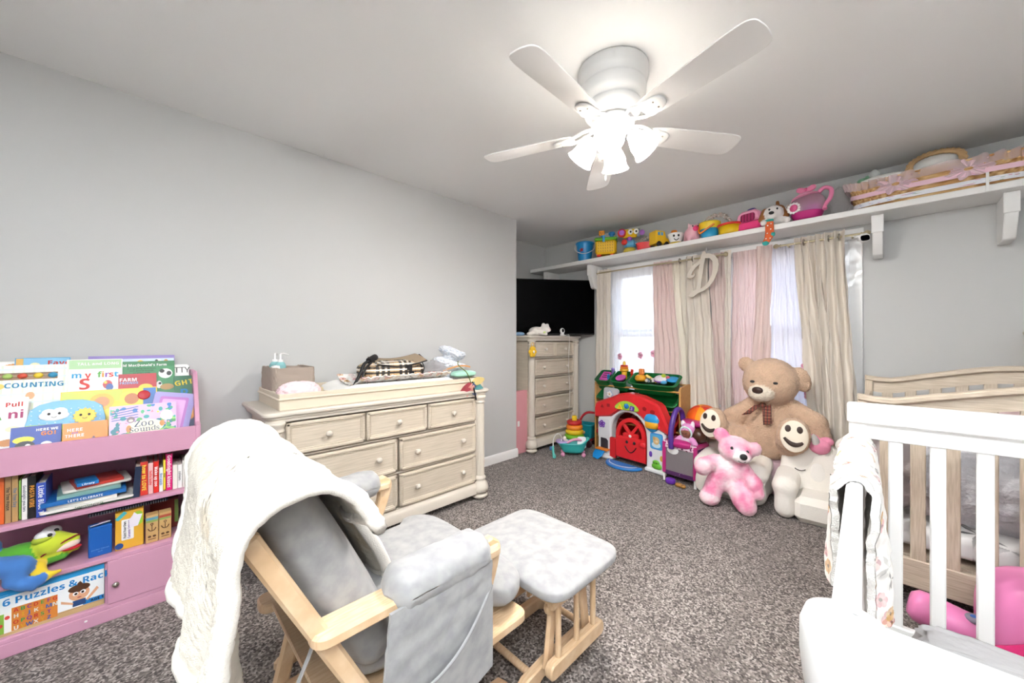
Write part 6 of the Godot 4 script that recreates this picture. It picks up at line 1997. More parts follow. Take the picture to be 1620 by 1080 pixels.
func floor_toys() -> void:
	# stacking rings on a rocker base
	var o := thing("ring_stacker", "rainbow ring stacking toy beside the tall chest", "stacking toy", Vector3(-2.44, 0, -3.375), 0)
	part(o, "base", G.new().lathe([[0, 0.0], [0.06, 0.0], [0.075, 0.02], [0.06, 0.07], [0, 0.075]], 30), plastic("2f80d0"))
	var rc := ["5a2f96", "7cc42c", "f2c92a", "ef8a2a", "c8282c"]
	for k in 5:
		part(o, "ring", G.new().ring(Vector3(0, 0.092 + 0.051 * k, 0), 0.088 - 0.008 * k, 0.028), plastic(rc[k]))
	part(o, "cap", G.new().lathe([[0, 0.37], [0.02, 0.37], [0.028, 0.36], [0.028, 0.30], [0.024, 0.07], [0, 0.07]], 20), plastic("edc71f"))
	# teal wagon
	o = thing("teal_wagon", "teal toy wagon with red handle behind the stacking rings", "toy wagon", Vector3(-2.43, 0, -3.59), 10)
	part(o, "tub", bin_shape(0.20, 0.16, 0.15), plastic("0f7f8c"), Vector3(0, 0.10, 0))
	part(o, "handle", G.new().tube(arc([Vector3(-0.09, 0.24, -0.0), Vector3(-0.06, 0.32, -0.02), Vector3(0.0, 0.37, -0.03), Vector3(0.09, 0.375, -0.03)], 6), 0.014, 10), plastic("b8202c"))
	for s: float in [-1.0, 1.0]:
		for q: float in [-1.0, 1.0]:
			part(o, "wheel", G.new().at(Vector3(s * 0.06, 0.045, q * 0.08), Vector3(90, 0, 0)).lathe([[0, 0.012], [0.038, 0.012], [0.045, 0.004], [0.045, -0.004], [0.038, -0.012], [0, -0.012]], 22), plastic("3a1c22"))
	part(o, "axle_frame", G.new().box(Vector3(0, 0.08, 0), Vector3(0.16, 0.04, 0.12), 0.01), plastic("8c1f26"))
	part(o, "round_port", G.new().at(Vector3(0.0, 0.165, 0.078), Vector3(80, 0, 0)).lathe([[0, 0.006], [0.018, 0.006], [0.02, 0]], 18), plastic("c8a27a"))
	# doll bath
	o = thing("doll_bathtub", "turquoise doll bathtub with lilac tray and pink feet", "doll bathtub", Vector3(-2.32, 0, -3.185), 38)
	var tb := G.new()
	tb.grid(12, 44, func(a: float, b: float) -> Vector3:
		var pr := [[0.0, 0.03], [0.55, 0.03], [0.7, 0.045], [0.86, 0.085], [1.0, 0.125], [1.08, 0.135], [1.09, 0.128], [1.08, 0.14], [0.98, 0.135], [0.82, 0.085], [0.66, 0.05], [0.5, 0.04], [0.0, 0.04]]
		var q: Array = pr[clampi(roundi(a * 12), 0, 12)]
		var t := -b * TAU
		var hump := 0.045 * smoothstep(0.3, 1.0, cos(t)) * smoothstep(0.04, 0.13, q[1])
		return Vector3(0.155 * q[0] * signf(cos(t)) * pow(absf(cos(t)), 0.8), q[1] + hump, 0.085 * q[0] * signf(sin(t)) * pow(absf(sin(t)), 0.8)), false, true, true)
	part(o, "tub", tb, plastic("3cbcb8"))
	part(o, "lilac_tray", G.new().at(Vector3(-0.115, 0.142, 0), Vector3(90, 0, 0)).prism(rr(0.13, 0.16, 0.06, 6), 0.014, 0.005), plastic("b9a4dc"))
	for s: float in [-1.0, 1.0]:
		for q: float in [-1.0, 1.0]:
			part(o, "foot", G.new().blob(Vector3(s * 0.105, 0.022, q * 0.062), Vector3.ONE * 0.022, 1, 1, 16, 10), plastic("e79cc0"))
	var hose := part(o, "hose", G.new().tube(arc([Vector3(-0.12, 0.145, 0.03), Vector3(-0.125, 0.21, 0.05), Vector3(-0.165, 0.235, 0.08), Vector3(-0.20, 0.19, 0.11), Vector3(-0.205, 0.12, 0.13)], 6), 0.005, 8), M.trim)
	part(hose, "shower_head", G.new().tube(arc([Vector3(-0.205, 0.125, 0.13), Vector3(-0.205, 0.075, 0.14), Vector3(-0.195, 0.03, 0.15), Vector3(-0.185, 0.025, 0.16)], 4), PackedFloat32Array([0.009, 0.010, 0.012, 0.012, 0.012, 0.012, 0.013, 0.014, 0.016, 0.02, 0.022, 0.02, 0.016]), 12), plastic("62c9c0"))
	solo("toy_spoon_rack", "pale slotted bath rack leaning in the doll bathtub", "toy", G.new().at(Vector3.ZERO, Vector3(-30, 38, 0)).prism(rr(0.09, 0.12, 0.02), 0.008, 0.002), plastic("d6dade"), Vector3(-2.25, 0.135, -3.24))
	var pa := solo("pink_doll_arm", "pink curved doll part lying in the doll bathtub", "doll part", G.new().tube(arc([Vector3(-0.07, 0, 0.02), Vector3(-0.02, 0.025, 0.0), Vector3(0.04, 0.03, -0.02), Vector3(0.08, 0.015, -0.04)], 5), 0.014, 10), plastic("e9a6c8"), Vector3(-2.30, 0.135, -3.17), 38)
	solo("white_doll_shoe", "white knob on the doll bathtub's lilac tray", "toy", G.new().blob(Vector3.ZERO, Vector3(0.022, 0.026, 0.02)).blob(Vector3(0.02, -0.014, 0.0), Vector3(0.02, 0.012, 0.014)), plastic("ece6e0"), Vector3(-2.39, 0.17, -3.13))
	solo("blue_bottle_cap", "small blue plastic piece under the tall chest's edge", "toy", G.new().lathe([[0, 0], [0.022, 0], [0.018, 0.035], [0, 0.037]], 14), plastic("4f86c0"), Vector3(-2.60, 0.0, -3.17))
	solo("pink_bead", "tiny pink bead on the carpet near the shower head", "bead", G.new().blob(Vector3(0, 0.007, 0), Vector3.ONE * 0.008, 1, 1, 10, 6), plastic("d88aa4"), Vector3(-2.46, 0.0, -3.05))
	play_yard()

func play_yard() -> void:
	var o := thing("doll_play_yard", "purple and magenta doll play yard with mesh sides", "doll bed", Vector3(-1.215, 0, -3.265), -6)
	var mg := plastic("b82a78")
	var dots := Pic.new(128, 128, C("ecd7e2"))
	var r := RandomNumberGenerator.new()
	r.seed = 4
	dots.spots(r, 26, 0.04, 0.09, [C("8c1f5a"), C("a83070"), C("6a1f58")])
	var dm := dots.mat(0.8)
	dm.uv1_triplanar = true
	dm.uv1_scale = Vector3.ONE * 9.0
	dm.texture_repeat = true
	dm.cull_mode = BaseMaterial3D.CULL_DISABLED
	var swirl := Pic.new(128, 128, C("4a1f52"))
	swirl.spots(r, 60, 0.01, 0.03, [C("8c5a98"), C("3a1642"), C("c39ac4")])
	var sm := swirl.mat(0.8)
	sm.uv1_triplanar = true
	sm.uv1_scale = Vector3.ONE * 8.0
	sm.texture_repeat = true
	var W := 0.132
	var D := 0.10
	for s: float in [-1.0, 1.0]:
		for q: float in [-1.0, 1.0]:
			part(o, "leg", G.new().cyl(Vector3(s * W, 0, q * D), Vector3(s * W, 0.06, q * D), 0.011, 10), M.trim)
			part(o, "corner_post", G.new().box(Vector3(s * W, 0.20, q * D), Vector3(0.03, 0.27, 0.03), 0.008), mg)
	for q: float in [-1.0, 1.0]:
		part(o, "mesh_side", G.new().box(Vector3(0, 0.20, q * D), Vector3(W * 2 - 0.02, 0.22, 0.004), 0), mat("mesh_net", C("8d8588"), 0.9, {"alpha": 0.72}))
		part(o, "bottom_band", G.new().box(Vector3(0, 0.075, q * D), Vector3(W * 2 - 0.02, 0.035, 0.012), 0.003), sm)
		part(o, "top_band", G.new().box(Vector3(0, 0.315, q * D), Vector3(W * 2 + 0.02, 0.065, 0.02), 0.008), dm)
	for s: float in [-1.0, 1.0]:
		part(o, "patterned_side", G.new().box(Vector3(s * W, 0.20, 0), Vector3(0.006, 0.26, D * 2 - 0.03), 0), sm)
		part(o, "side_rim", G.new().box(Vector3(s * W, 0.325, 0), Vector3(0.03, 0.04, D * 2), 0.01), mg)
	part(o, "white_disc", G.new().blob(Vector3(-0.055, 0.27, D + 0.003), Vector3(0.05, 0.035, 0.004), 1, 1, 18, 6), M.trim)
	part(o, "floor_board", G.new().box(Vector3(0, 0.07, 0), Vector3(W * 2 - 0.02, 0.02, D * 2 - 0.02), 0.003), mg)
	part(o, "arch_handle", G.new().at(Vector3(-0.055, 0, 0.02)).tube(arc([Vector3(0, 0.29, D + 0.01), Vector3(0, 0.45, D + 0.01), Vector3(0, 0.575, 0.05), Vector3(0, 0.605, -0.01), Vector3(0.0, 0.57, -0.07), Vector3(0, 0.50, -0.09)], 6), 0.022, 12), plastic("4d2c86"))
	part(o, "changing_tray", G.new().at(Vector3(0.06, 0.50, -0.05), Vector3(6, 0, 0)).blob(Vector3.ZERO, Vector3(0.11, 0.022, 0.065), 0.5, 0.7, 30, 8), mg)
	part(o, "tray_lip", G.new().at(Vector3(0.0, 0.335, 0.10), Vector3(20, 0, 0)).blob(Vector3.ZERO, Vector3(0.10, 0.028, 0.035), 0.6, 0.7, 26, 8), mg)
	# baby doll with pink bonnet
	var d := thing("baby_doll", "baby doll in a pink bonnet lying in the play yard", "doll", Vector3(-1.18, 0.33, -3.235), -10)
	var s := Soft.new()
	s.k = 0.015
	var pk := C("e29ad0")
	var sk := C("8a5a48")
	s.ball(Vector3(0, 0.115, 0), Vector3(0.058, 0.056, 0.055), pk).ball(Vector3(0.004, 0.095, 0.035), Vector3(0.044, 0.036, 0.03), sk).ball(Vector3(0, 0.03, 0.01), Vector3(0.05, 0.045, 0.04), C("d9c6d6"))
	s.ball(Vector3(-0.045, 0.165, 0), Vector3(0.02, 0.026, 0.014), C("f2eaf0")).ball(Vector3(0.04, 0.168, 0), Vector3(0.016, 0.03, 0.012), C("f2eaf0"))
	s.limb(Vector3(-0.05, 0.045, 0.02), Vector3(-0.078, 0.02, 0.05), 0.024, 0.02, pk).limb(Vector3(0.05, 0.045, 0.02), Vector3(0.085, 0.02, 0.045), 0.024, 0.022, pk)
	part(d, "body", s.mesh(0.007), M.plush_short)
	part(d, "bonnet_brim", G.new().at(Vector3(0.002, 0.10, 0.038), Vector3(12, 0, 0)).ring(Vector3.ZERO, 0.048, 0.008, 2, 26, 8), mat("brim", C("cfe6e4"), 0.8))
	eyes(d, Vector3(0.004, 0.098, 0.064), 0.03, 0.004, M.black)
	smile(d, Vector3(0.004, 0.082, 0.062), 0.014, 0.004, 0.002, plastic("b04a5a"))
	part(d, "bonnet_spot", G.new().blob(Vector3(0.0, 0.145, 0.048), Vector3(0.012, 0.012, 0.008), 1, 1, 10, 6), M.trim)
	var d2 := thing("brown_doll_head", "dark brown doll head with glossy hair in the play yard", "doll", Vector3(-1.10, 0.335, -3.255), 0)
	part(d2, "head", G.new().blob(Vector3(0, 0.075, 0), Vector3(0.062, 0.062, 0.06)), mat("doll_brown", C("4a2a1c"), 0.3))
	part(d2, "bow", G.new().blob(Vector3(-0.06, 0.11, 0.02), Vector3(0.024, 0.02, 0.014)), plastic("e2c23a"))
	solo("blue_doll_shirt", "folded pale blue doll shirt in the play yard", "doll clothes", G.new().box(Vector3(0, 0.04, 0), Vector3(0.10, 0.09, 0.03), 0.014), mat("lt_blue", C("8ec0dc"), 0.8), Vector3(-1.215, 0.40, -3.33), 10)
	solo("magenta_cup", "magenta toy cup standing behind the baby doll", "toy", G.new().lathe([[0, 0], [0.035, 0], [0.045, 0.08], [0.04, 0.085], [0, 0.07]], 22), plastic("d0287c"), Vector3(-1.13, 0.41, -3.345))
	solo("purple_toy_block", "purple toy lump on the carpet under the play yard", "toy", G.new().blob(Vector3(0, 0.025, 0), Vector3(0.04, 0.027, 0.03), 0.7, 0.8), plastic("6a2fa8"), Vector3(-1.28, 0, -3.12))
	solo("gold_toy_piece", "small golden toy piece on the carpet by the play yard", "toy", G.new().blob(Vector3(0, 0.016, 0), Vector3(0.028, 0.017, 0.02), 0.8, 0.8).blob(Vector3(0.04, 0.016, 0.01), Vector3(0.02, 0.016, 0.018)), plastic("a87838"), Vector3(-1.205, 0, -3.10))
	# inflated panel ball
	var b := thing("beach_ball", "orange and red panel ball with smiling face behind the play yard", "ball", Vector3(-1.13, 0.50, -3.45), 0)
	var R := 0.14
	for k in 6:
		var g := G.new()
		g.grid(6, 16, func(a: float, c: float) -> Vector3:
			var t := (k + a) / 6.0 * TAU
			var p := (c - 0.5) * PI
			var q := R * (1.0 - 0.012 * pow(absf(a - 0.5) * 2.0, 6.0))
			return Vector3(q * cos(p) * cos(t), q * sin(p), -q * cos(p) * sin(t)))
		part(b, "panel", g, plastic(["e8601c", "f2a01f", "d2281f"][k % 3]))
	b.rotation_degrees = Vector3(20, 20, 10)
	eyes(b, Vector3(0.0, 0.02, 0.139), 0.06, 0.008, M.black)
	smile(b, Vector3(0.0, -0.02, 0.137), 0.07, 0.02, 0.003, M.black)

# ---------- plush corner ----------
func plush_corner() -> void:
	# pink foam seat under the large bear
	solo("pink_foam_seat", "dusty pink foam seat beneath the large teddy bear", "foam seat", G.new().box(Vector3(0, 0.155, 0), Vector3(0.64, 0.31, 0.22), 0.05), mat("mauve_fab", C("d2b3ba"), 0.85), Vector3(-0.62, 0, -3.53), 0)
	teddy()
	armchairs()
	pink_bear()

func teddy() -> void:
	var o := thing("large_teddy_bear", "huge beige teddy bear with plaid bow sitting against the curtains", "teddy bear", Vector3(-0.645, 0.31, -3.475), 8)
	var c := C("d8b79c")
	var cr := C("f0e4d2")
	var s := Soft.new()
	s.k = 0.03
	s.ball(Vector3(0, 0.18, 0), Vector3(0.18, 0.22, 0.17), c).ball(Vector3(0.0, 0.33, 0.0), Vector3(0.135, 0.14, 0.13), c)
	s.ball(Vector3(-0.005, 0.565, 0.055), Vector3(0.18, 0.185, 0.165), c, Vector3(0, 0, 4))
	s.ball(Vector3(-0.055, 0.49, 0.195), Vector3(0.08, 0.06, 0.065), cr)
	s.ball(Vector3(-0.165, 0.695, 0.01), Vector3(0.055, 0.06, 0.035), c, Vector3(0, 0, 25)).ball(Vector3(0.19, 0.595, 0.04), Vector3(0.05, 0.095, 0.04), c, Vector3(0, 0, 16))
	s.limb(Vector3(-0.12, 0.37, 0.02), Vector3(-0.255, 0.26, 0.04), 0.066, 0.072, c).limb(Vector3(-0.255, 0.26, 0.04), Vector3(-0.35, 0.14, 0.05), 0.072, 0.055, c)
	s.limb(Vector3(0.13, 0.37, 0.02), Vector3(0.255, 0.275, 0.05), 0.07, 0.08, c).limb(Vector3(0.255, 0.275, 0.05), Vector3(0.315, 0.10, 0.08), 0.08, 0.066, c)
	s.limb(Vector3(-0.12, 0.08, 0.05), Vector3(-0.31, 0.17, 0.15), 0.09, 0.082, c).limb(Vector3(0.12, 0.08, 0.05), Vector3(0.125, 0.16, 0.20), 0.095, 0.088, c)
	# feet: soles turned to the room
	for f in [[Vector3(-0.365, 0.225, 0.20), -18.0], [Vector3(0.14, 0.215, 0.255), 4.0]]:
		s.ball(f[0], Vector3(0.098, 0.125, 0.07), c, Vector3(-8, f[1], 0))
	var fur := FastNoiseLite.new()
	fur.frequency = 9.0
	part(o, "body", s.mesh(0.012, 0.0035, func(p: Vector3, q: Color) -> Color: return q.darkened(0.10 * absf(fur.get_noise_3dv(p)))), M.plush_curly)
	for f in [[Vector3(-0.365, 0.225, 0.20), -18.0], [Vector3(0.14, 0.215, 0.255), 4.0]]:
		var pd := part(o, "foot_pad", G.new().blob(Vector3.ZERO, Vector3(0.08, 0.108, 0.016), 1, 1, 26, 12), mat("pad_cream", C("f0e5d3"), 0.9), f[0] + Basis.from_euler(Vector3(deg_to_rad(-8), deg_to_rad(f[1]), 0)) * Vector3(0, 0, 0.063), Vector3(-8, f[1], 0))
		for q in [[-0.035, 0.05], [0.03, 0.045]]:
			part(pd, "toe_spot", G.new().blob(Vector3(q[0], q[1], 0.012), Vector3(0.018, 0.025, 0.006), 1, 1, 14, 6), M.dark_brown)
		var sw := []
		for k in 11:
			var t := k / 10.0 * 2.0 - 1.0
			sw.append(Vector3(t * 0.052 - 0.005, -0.055 + 0.03 * t * t - 0.012 * t, 0.012))
		part(pd, "sole_spot", G.new().tube(sw, PackedFloat32Array([0.008, 0.011, 0.013, 0.015, 0.016, 0.017, 0.016, 0.015, 0.014, 0.012, 0.008]), 8), M.dark_brown)
	part(o, "nose", G.new().at(Vector3(-0.072, 0.517, 0.252), Vector3(0, -14, 0)).blob(Vector3.ZERO, Vector3(0.036, 0.025, 0.018), 0.9, 0.9, 18, 10), mat("nose_brown", C("3a241c"), 0.35))
	for q in [[-0.108, 0.575, 0.196], [0.035, 0.572, 0.214]]:
		part(o, "eye", G.new().blob(Vector3(q[0], q[1], q[2]), Vector3(0.016, 0.010, 0.008), 1, 1, 14, 8), M.black)
	# plaid bow
	var pp := Pic.new(128, 128, C("7d2a26"))
	for k in 4:
		pp.rect(0.05 + k * 0.25, 0, 0.13 + k * 0.25, 1, C("3f3a30")).rect(0.2 + k * 0.25, 0, 0.215 + k * 0.25, 1, C("d9c48a"))
	for k in 4:
		pp.rect(0, 0.05 + k * 0.25, 1, 0.11 + k * 0.25, C("4a2a26")).rect(0, 0.2 + k * 0.25, 1, 0.212 + k * 0.25, C("d9c48a"))
	var pm := pp.mat(0.8)
	pm.uv1_triplanar = true
	pm.uv1_scale = Vector3.ONE * 12.0
	pm.texture_repeat = true
	pm.cull_mode = BaseMaterial3D.CULL_DISABLED
	var bow := part(o, "bow_knot", G.new().box(Vector3(-0.045, 0.40, 0.17), Vector3(0.045, 0.035, 0.03), 0.01), pm)
	for e in [[Vector3(-0.07, 0.40, 0.175), Vector3(-0.15, 0.32, 0.185)], [Vector3(-0.02, 0.40, 0.175), Vector3(-0.012, 0.265, 0.20)]]:
		part(bow, "ribbon_tail", G.new().cloth(3, 8, func(a: float, b: float) -> Vector3:
			var p: Vector3 = e[0].lerp(e[1], 1.0 - b)
			return p + Vector3((a - 0.5) * 0.055, (a - 0.5) * 0.015, 0.012 * sin(b * 5.0)), 0.004), pm)

func foam_chair(o: Node3D, w: float, ah: float, bh: float, m: Material) -> MeshInstance3D:
	# stuffed arms with rolled tops, a low seat and an arched back; front at z = 0
	var c := Color.WHITE
	for s: float in [-1.0, 1.0]:
		var f := Soft.new()
		f.k = 0.035
		var x := s * (w / 2 - 0.075)
		f.limb(Vector3(x, ah - 0.075, -0.07), Vector3(x, ah - 0.06, -0.30), 0.075, 0.075, c)
		f.limb(Vector3(x, 0.06, -0.065), Vector3(x, 0.06, -0.30), 0.06, 0.06, c).limb(Vector3(x, 0.12, -0.06), Vector3(x, 0.12, -0.30), 0.057, 0.057, c)
		part(o, "arm", f.mesh(0.012), m)
	part(o, "seat", G.new().box(Vector3(0, 0.085, -0.18), Vector3(w - 0.24, 0.17, 0.34), 0.04), m)
	var f := Soft.new()
	f.k = 0.05
	var hw := w / 2 - 0.07
	for k in 5:
		var t := (k - 2) / 2.0
		f.limb(Vector3(t * hw, 0.07, -0.30), Vector3(t * hw * 0.85, bh - 0.08 - 0.10 * t * t, -0.34), 0.07, 0.065, c)
	return part(o, "backrest", f.mesh(0.013), m)

func armchairs() -> void:
	var m: Material = M.sherpa
	var o := thing("kids_armchair", "cream sherpa child armchair behind the pink bear", "armchair", Vector3(-0.845, 0, -3.085), 4)
	foam_chair(o, 0.50, 0.30, 0.47, m)
	o = thing("unicorn_armchair", "cream plush unicorn child armchair with closed sleepy eyes", "armchair", Vector3(-0.335, 0, -3.03), 4)
	foam_chair(o, 0.46, 0.28, 0.51, m)
	var bk := Node3D.new()
	bk.name = "face"
	o.add_child(bk)
	bk.position = Vector3(0, 0, -0.325)
	part(bk, "muzzle_patch", G.new().blob(Vector3(0.01, 0.265, 0.068), Vector3(0.042, 0.085, 0.012), 0.9, 0.9, 22, 8), mat("patch_white", C("f3efe9"), 0.7))
	for s: float in [-1.0, 1.0]:
		var l := []
		for k in 9:
			var t := k / 8.0 * 2.0 - 1.0
			l.append(Vector3(0.01 + s * 0.095 + t * 0.03, 0.295 - 0.012 * (1.0 - t * t), 0.080))
		part(bk, "eyelid", G.new().tube(l, 0.003, 6), M.dark_brown)
	part(bk, "pink_mane", G.new().blob(Vector3(0.02, 0.465, 0.05), Vector3(0.06, 0.055, 0.05)).blob(Vector3(-0.02, 0.50, 0.03), Vector3(0.045, 0.04, 0.04)).blob(Vector3(0.055, 0.50, 0.03), Vector3(0.04, 0.03, 0.04)), mat("mane_pink", C("f29ab8"), 0.95, {"bump": TX.fur, "scale": 12.0, "bh": 0.2}))
	part(bk, "horn", G.new().at(Vector3(0.0, 0.50, 0.08), Vector3(35, 0, 10)).lathe([[0.026, -0.02], [0.022, 0.01], [0.023, 0.015], [0.017, 0.035], [0.018, 0.04], [0.010, 0.06], [0, 0.075]], 18), mat("horn_silver", C("d6d2cf"), 0.4))
	for s: float in [-1.0, 1.0]:
		var e := part(bk, "ear", G.new().at(Vector3(0.02 + s * 0.12, 0.50, 0.03), Vector3(0, 0, -s * 35)).blob(Vector3.ZERO, Vector3(0.035, 0.05, 0.02)), m)
		part(e, "inner_ear", G.new().at(Vector3(0.02 + s * 0.12, 0.50, 0.046), Vector3(0, 0, -s * 35)).blob(Vector3.ZERO, Vector3(0.02, 0.032, 0.008), 1, 1, 14, 6), mat("ear_pink", C("f0c2cc"), 0.9))

func pink_bear() -> void:
	var o := thing("pink_teddy_bear", "pink and white tie-dye teddy bear slumped on the child armchair", "teddy bear", Vector3(-0.815, 0.0, -3.0), 6)
	o.scale = Vector3.ONE * 0.88
	var a := C("f5a2c0")
	var s := Soft.new()
	s.k = 0.03
	s.ball(Vector3(0.0, 0.27, 0.0), Vector3(0.125, 0.15, 0.105), a, Vector3(0, 0, -10))
	s.ball(Vector3(0.055, 0.475, 0.02), Vector3(0.125, 0.108, 0.11), a, Vector3(0, 0, -14))
	s.ball(Vector3(0.115, 0.445, 0.115), Vector3(0.062, 0.045, 0.045), C("fdf3f3"))
	s.ball(Vector3(-0.055, 0.575, -0.01), Vector3(0.058, 0.058, 0.035), a).ball(Vector3(0.185, 0.50, 0.0), Vector3(0.045, 0.055, 0.035), a)
	s.limb(Vector3(-0.09, 0.36, 0.03), Vector3(-0.155, 0.33, 0.10), 0.055, 0.06, a).ball(Vector3(-0.165, 0.315, 0.12), Vector3(0.062, 0.066, 0.06), C("f9b8cd"))
	s.limb(Vector3(0.11, 0.34, 0.03), Vector3(0.185, 0.24, 0.05), 0.05, 0.05, a).limb(Vector3(0.185, 0.24, 0.05), Vector3(0.21, 0.17, 0.06), 0.05, 0.045, a)
	s.limb(Vector3(-0.08, 0.19, 0.03), Vector3(-0.12, 0.08, 0.06), 0.075, 0.068, a).ball(Vector3(-0.125, 0.062, 0.075), Vector3(0.075, 0.06, 0.075), C("fbd2dc"))
	s.limb(Vector3(0.06, 0.18, 0.04), Vector3(0.115, 0.10, 0.07), 0.075, 0.072, a).limb(Vector3(0.115, 0.10, 0.07), Vector3(0.14, 0.062, 0.09), 0.075, 0.068, a)
	var fn := FastNoiseLite.new()
	fn.frequency = 5.5
	fn.seed = 6
	var dye := func(p: Vector3, q: Color) -> Color:
		var n := fn.get_noise_3dv(p)
		return q.lerp(C("fdf0f0"), clampf(0.35 + n * 1.1, 0.0, 0.85)).lerp(C("ec6c9c"), clampf(-n * 1.3 - 0.15, 0.0, 0.45))
	part(o, "body", s.mesh(0.010, 0.003, dye), M.plush)
	part(o, "nose", G.new().at(Vector3(0.128, 0.462, 0.158), Vector3(0, 12, 0)).blob(Vector3.ZERO, Vector3(0.026, 0.024, 0.014), 0.9, 0.9, 16, 10), M.black)
	for q in [[0.045, 0.508, 0.122], [0.145, 0.49, 0.098]]:
		part(o, "eye", G.new().blob(Vector3(q[0], q[1], q[2]), Vector3(0.012, 0.013, 0.008), 1, 1, 12, 8), M.black)
	smile(o, Vector3(0.118, 0.428, 0.158), 0.05, 0.012, 0.0025, M.dark_brown)

# ---------- books and things in the bookcase ----------
const CASE := Transform3D(Basis(Vector3(0, 0, -1), Vector3(0, 1, 0), Vector3(1, 0, 0)), Vector3(-2.695, 0, 0.235))

# a book: x width with the spine at -x, y height from 0, z thickness, front cover at +z
func book_at(label: String, w: float, h: float, t: float, cover: Material, tr: Transform3D, group: String, arch := false) -> Node3D:
	var o := thing("book", label, "book", Vector3.ZERO, 0, group)
	o.transform = CASE * tr
	if t < 0.011:   # a single stiff board or thin card book
		var ol := rr(w, h, 0.012, 4, 0, h / 2)
		if arch:
			ol = [Vector2(-w / 2, 0), Vector2(w / 2, 0), Vector2(w / 2, h * 0.55)]
			for k in 9: ol.append(Vector2(w / 2 * cos(PI * k / 8.0) * (0.98 if k > 0 else 1.0), h * 0.60 + h * 0.40 * pow(sin(PI * k / 8.0), 0.55)))
			ol.append(Vector2(-w / 2, h * 0.55))
		part(o, "cover", G.new().prism(ol, t, 0.001), cover)
		return o
	var b := 0.0022
	var g := G.new()
	g.at(Vector3(0, h / 2, 0), Vector3(90, 0, 0)).prism([Vector2(-w / 2, -t / 2), Vector2(w / 2, -t / 2), Vector2(w / 2, -t / 2 + b), Vector2(-w / 2 + b, -t / 2 + b), Vector2(-w / 2 + b, t / 2 - b), Vector2(w / 2, t / 2 - b), Vector2(w / 2, t / 2), Vector2(-w / 2, t / 2)], h, 0.0)
	part(o, "cover", g, cover)
	part(o, "pages", G.new().box(Vector3(0.0, h / 2, 0), Vector3(w - b * 2 - 0.002, h - 0.006, t - b * 2 - 0.0004), 0), M.page)
	return o

func front_print(o: Node3D, w: float, h: float, t: float, p: Pic) -> void:
	var g := G.new()
	var z := t / 2 + 0.0004
	g.quad(Vector3(-w / 2 + 0.003, 0.003, z), Vector3(w / 2 - 0.003, 0.003, z), Vector3(w / 2 - 0.003, h - 0.003, z), Vector3(-w / 2 + 0.003, h - 0.003, z))
	part(o, "cover_print", g, p.mat(0.35))

func rack_book(row: String, cx: float, w: float, h: float, t: float, cover: Material, label: String, roll := 0.0, dz := 0.0, arch := false) -> Node3D:
	var r: Array = {"A": [0.345, 0.702], "B": [0.27, 0.735], "C": [0.19, 0.78], "D": [0.115, 0.84]}[row]
	return book_at(label, w, h, t, cover, Transform3D(Basis.from_euler(Vector3(deg_to_rad(-18.0), 0, deg_to_rad(roll))), Vector3(cx, r[1], r[0] + dz)), "picture books in the sloped rack", arch)

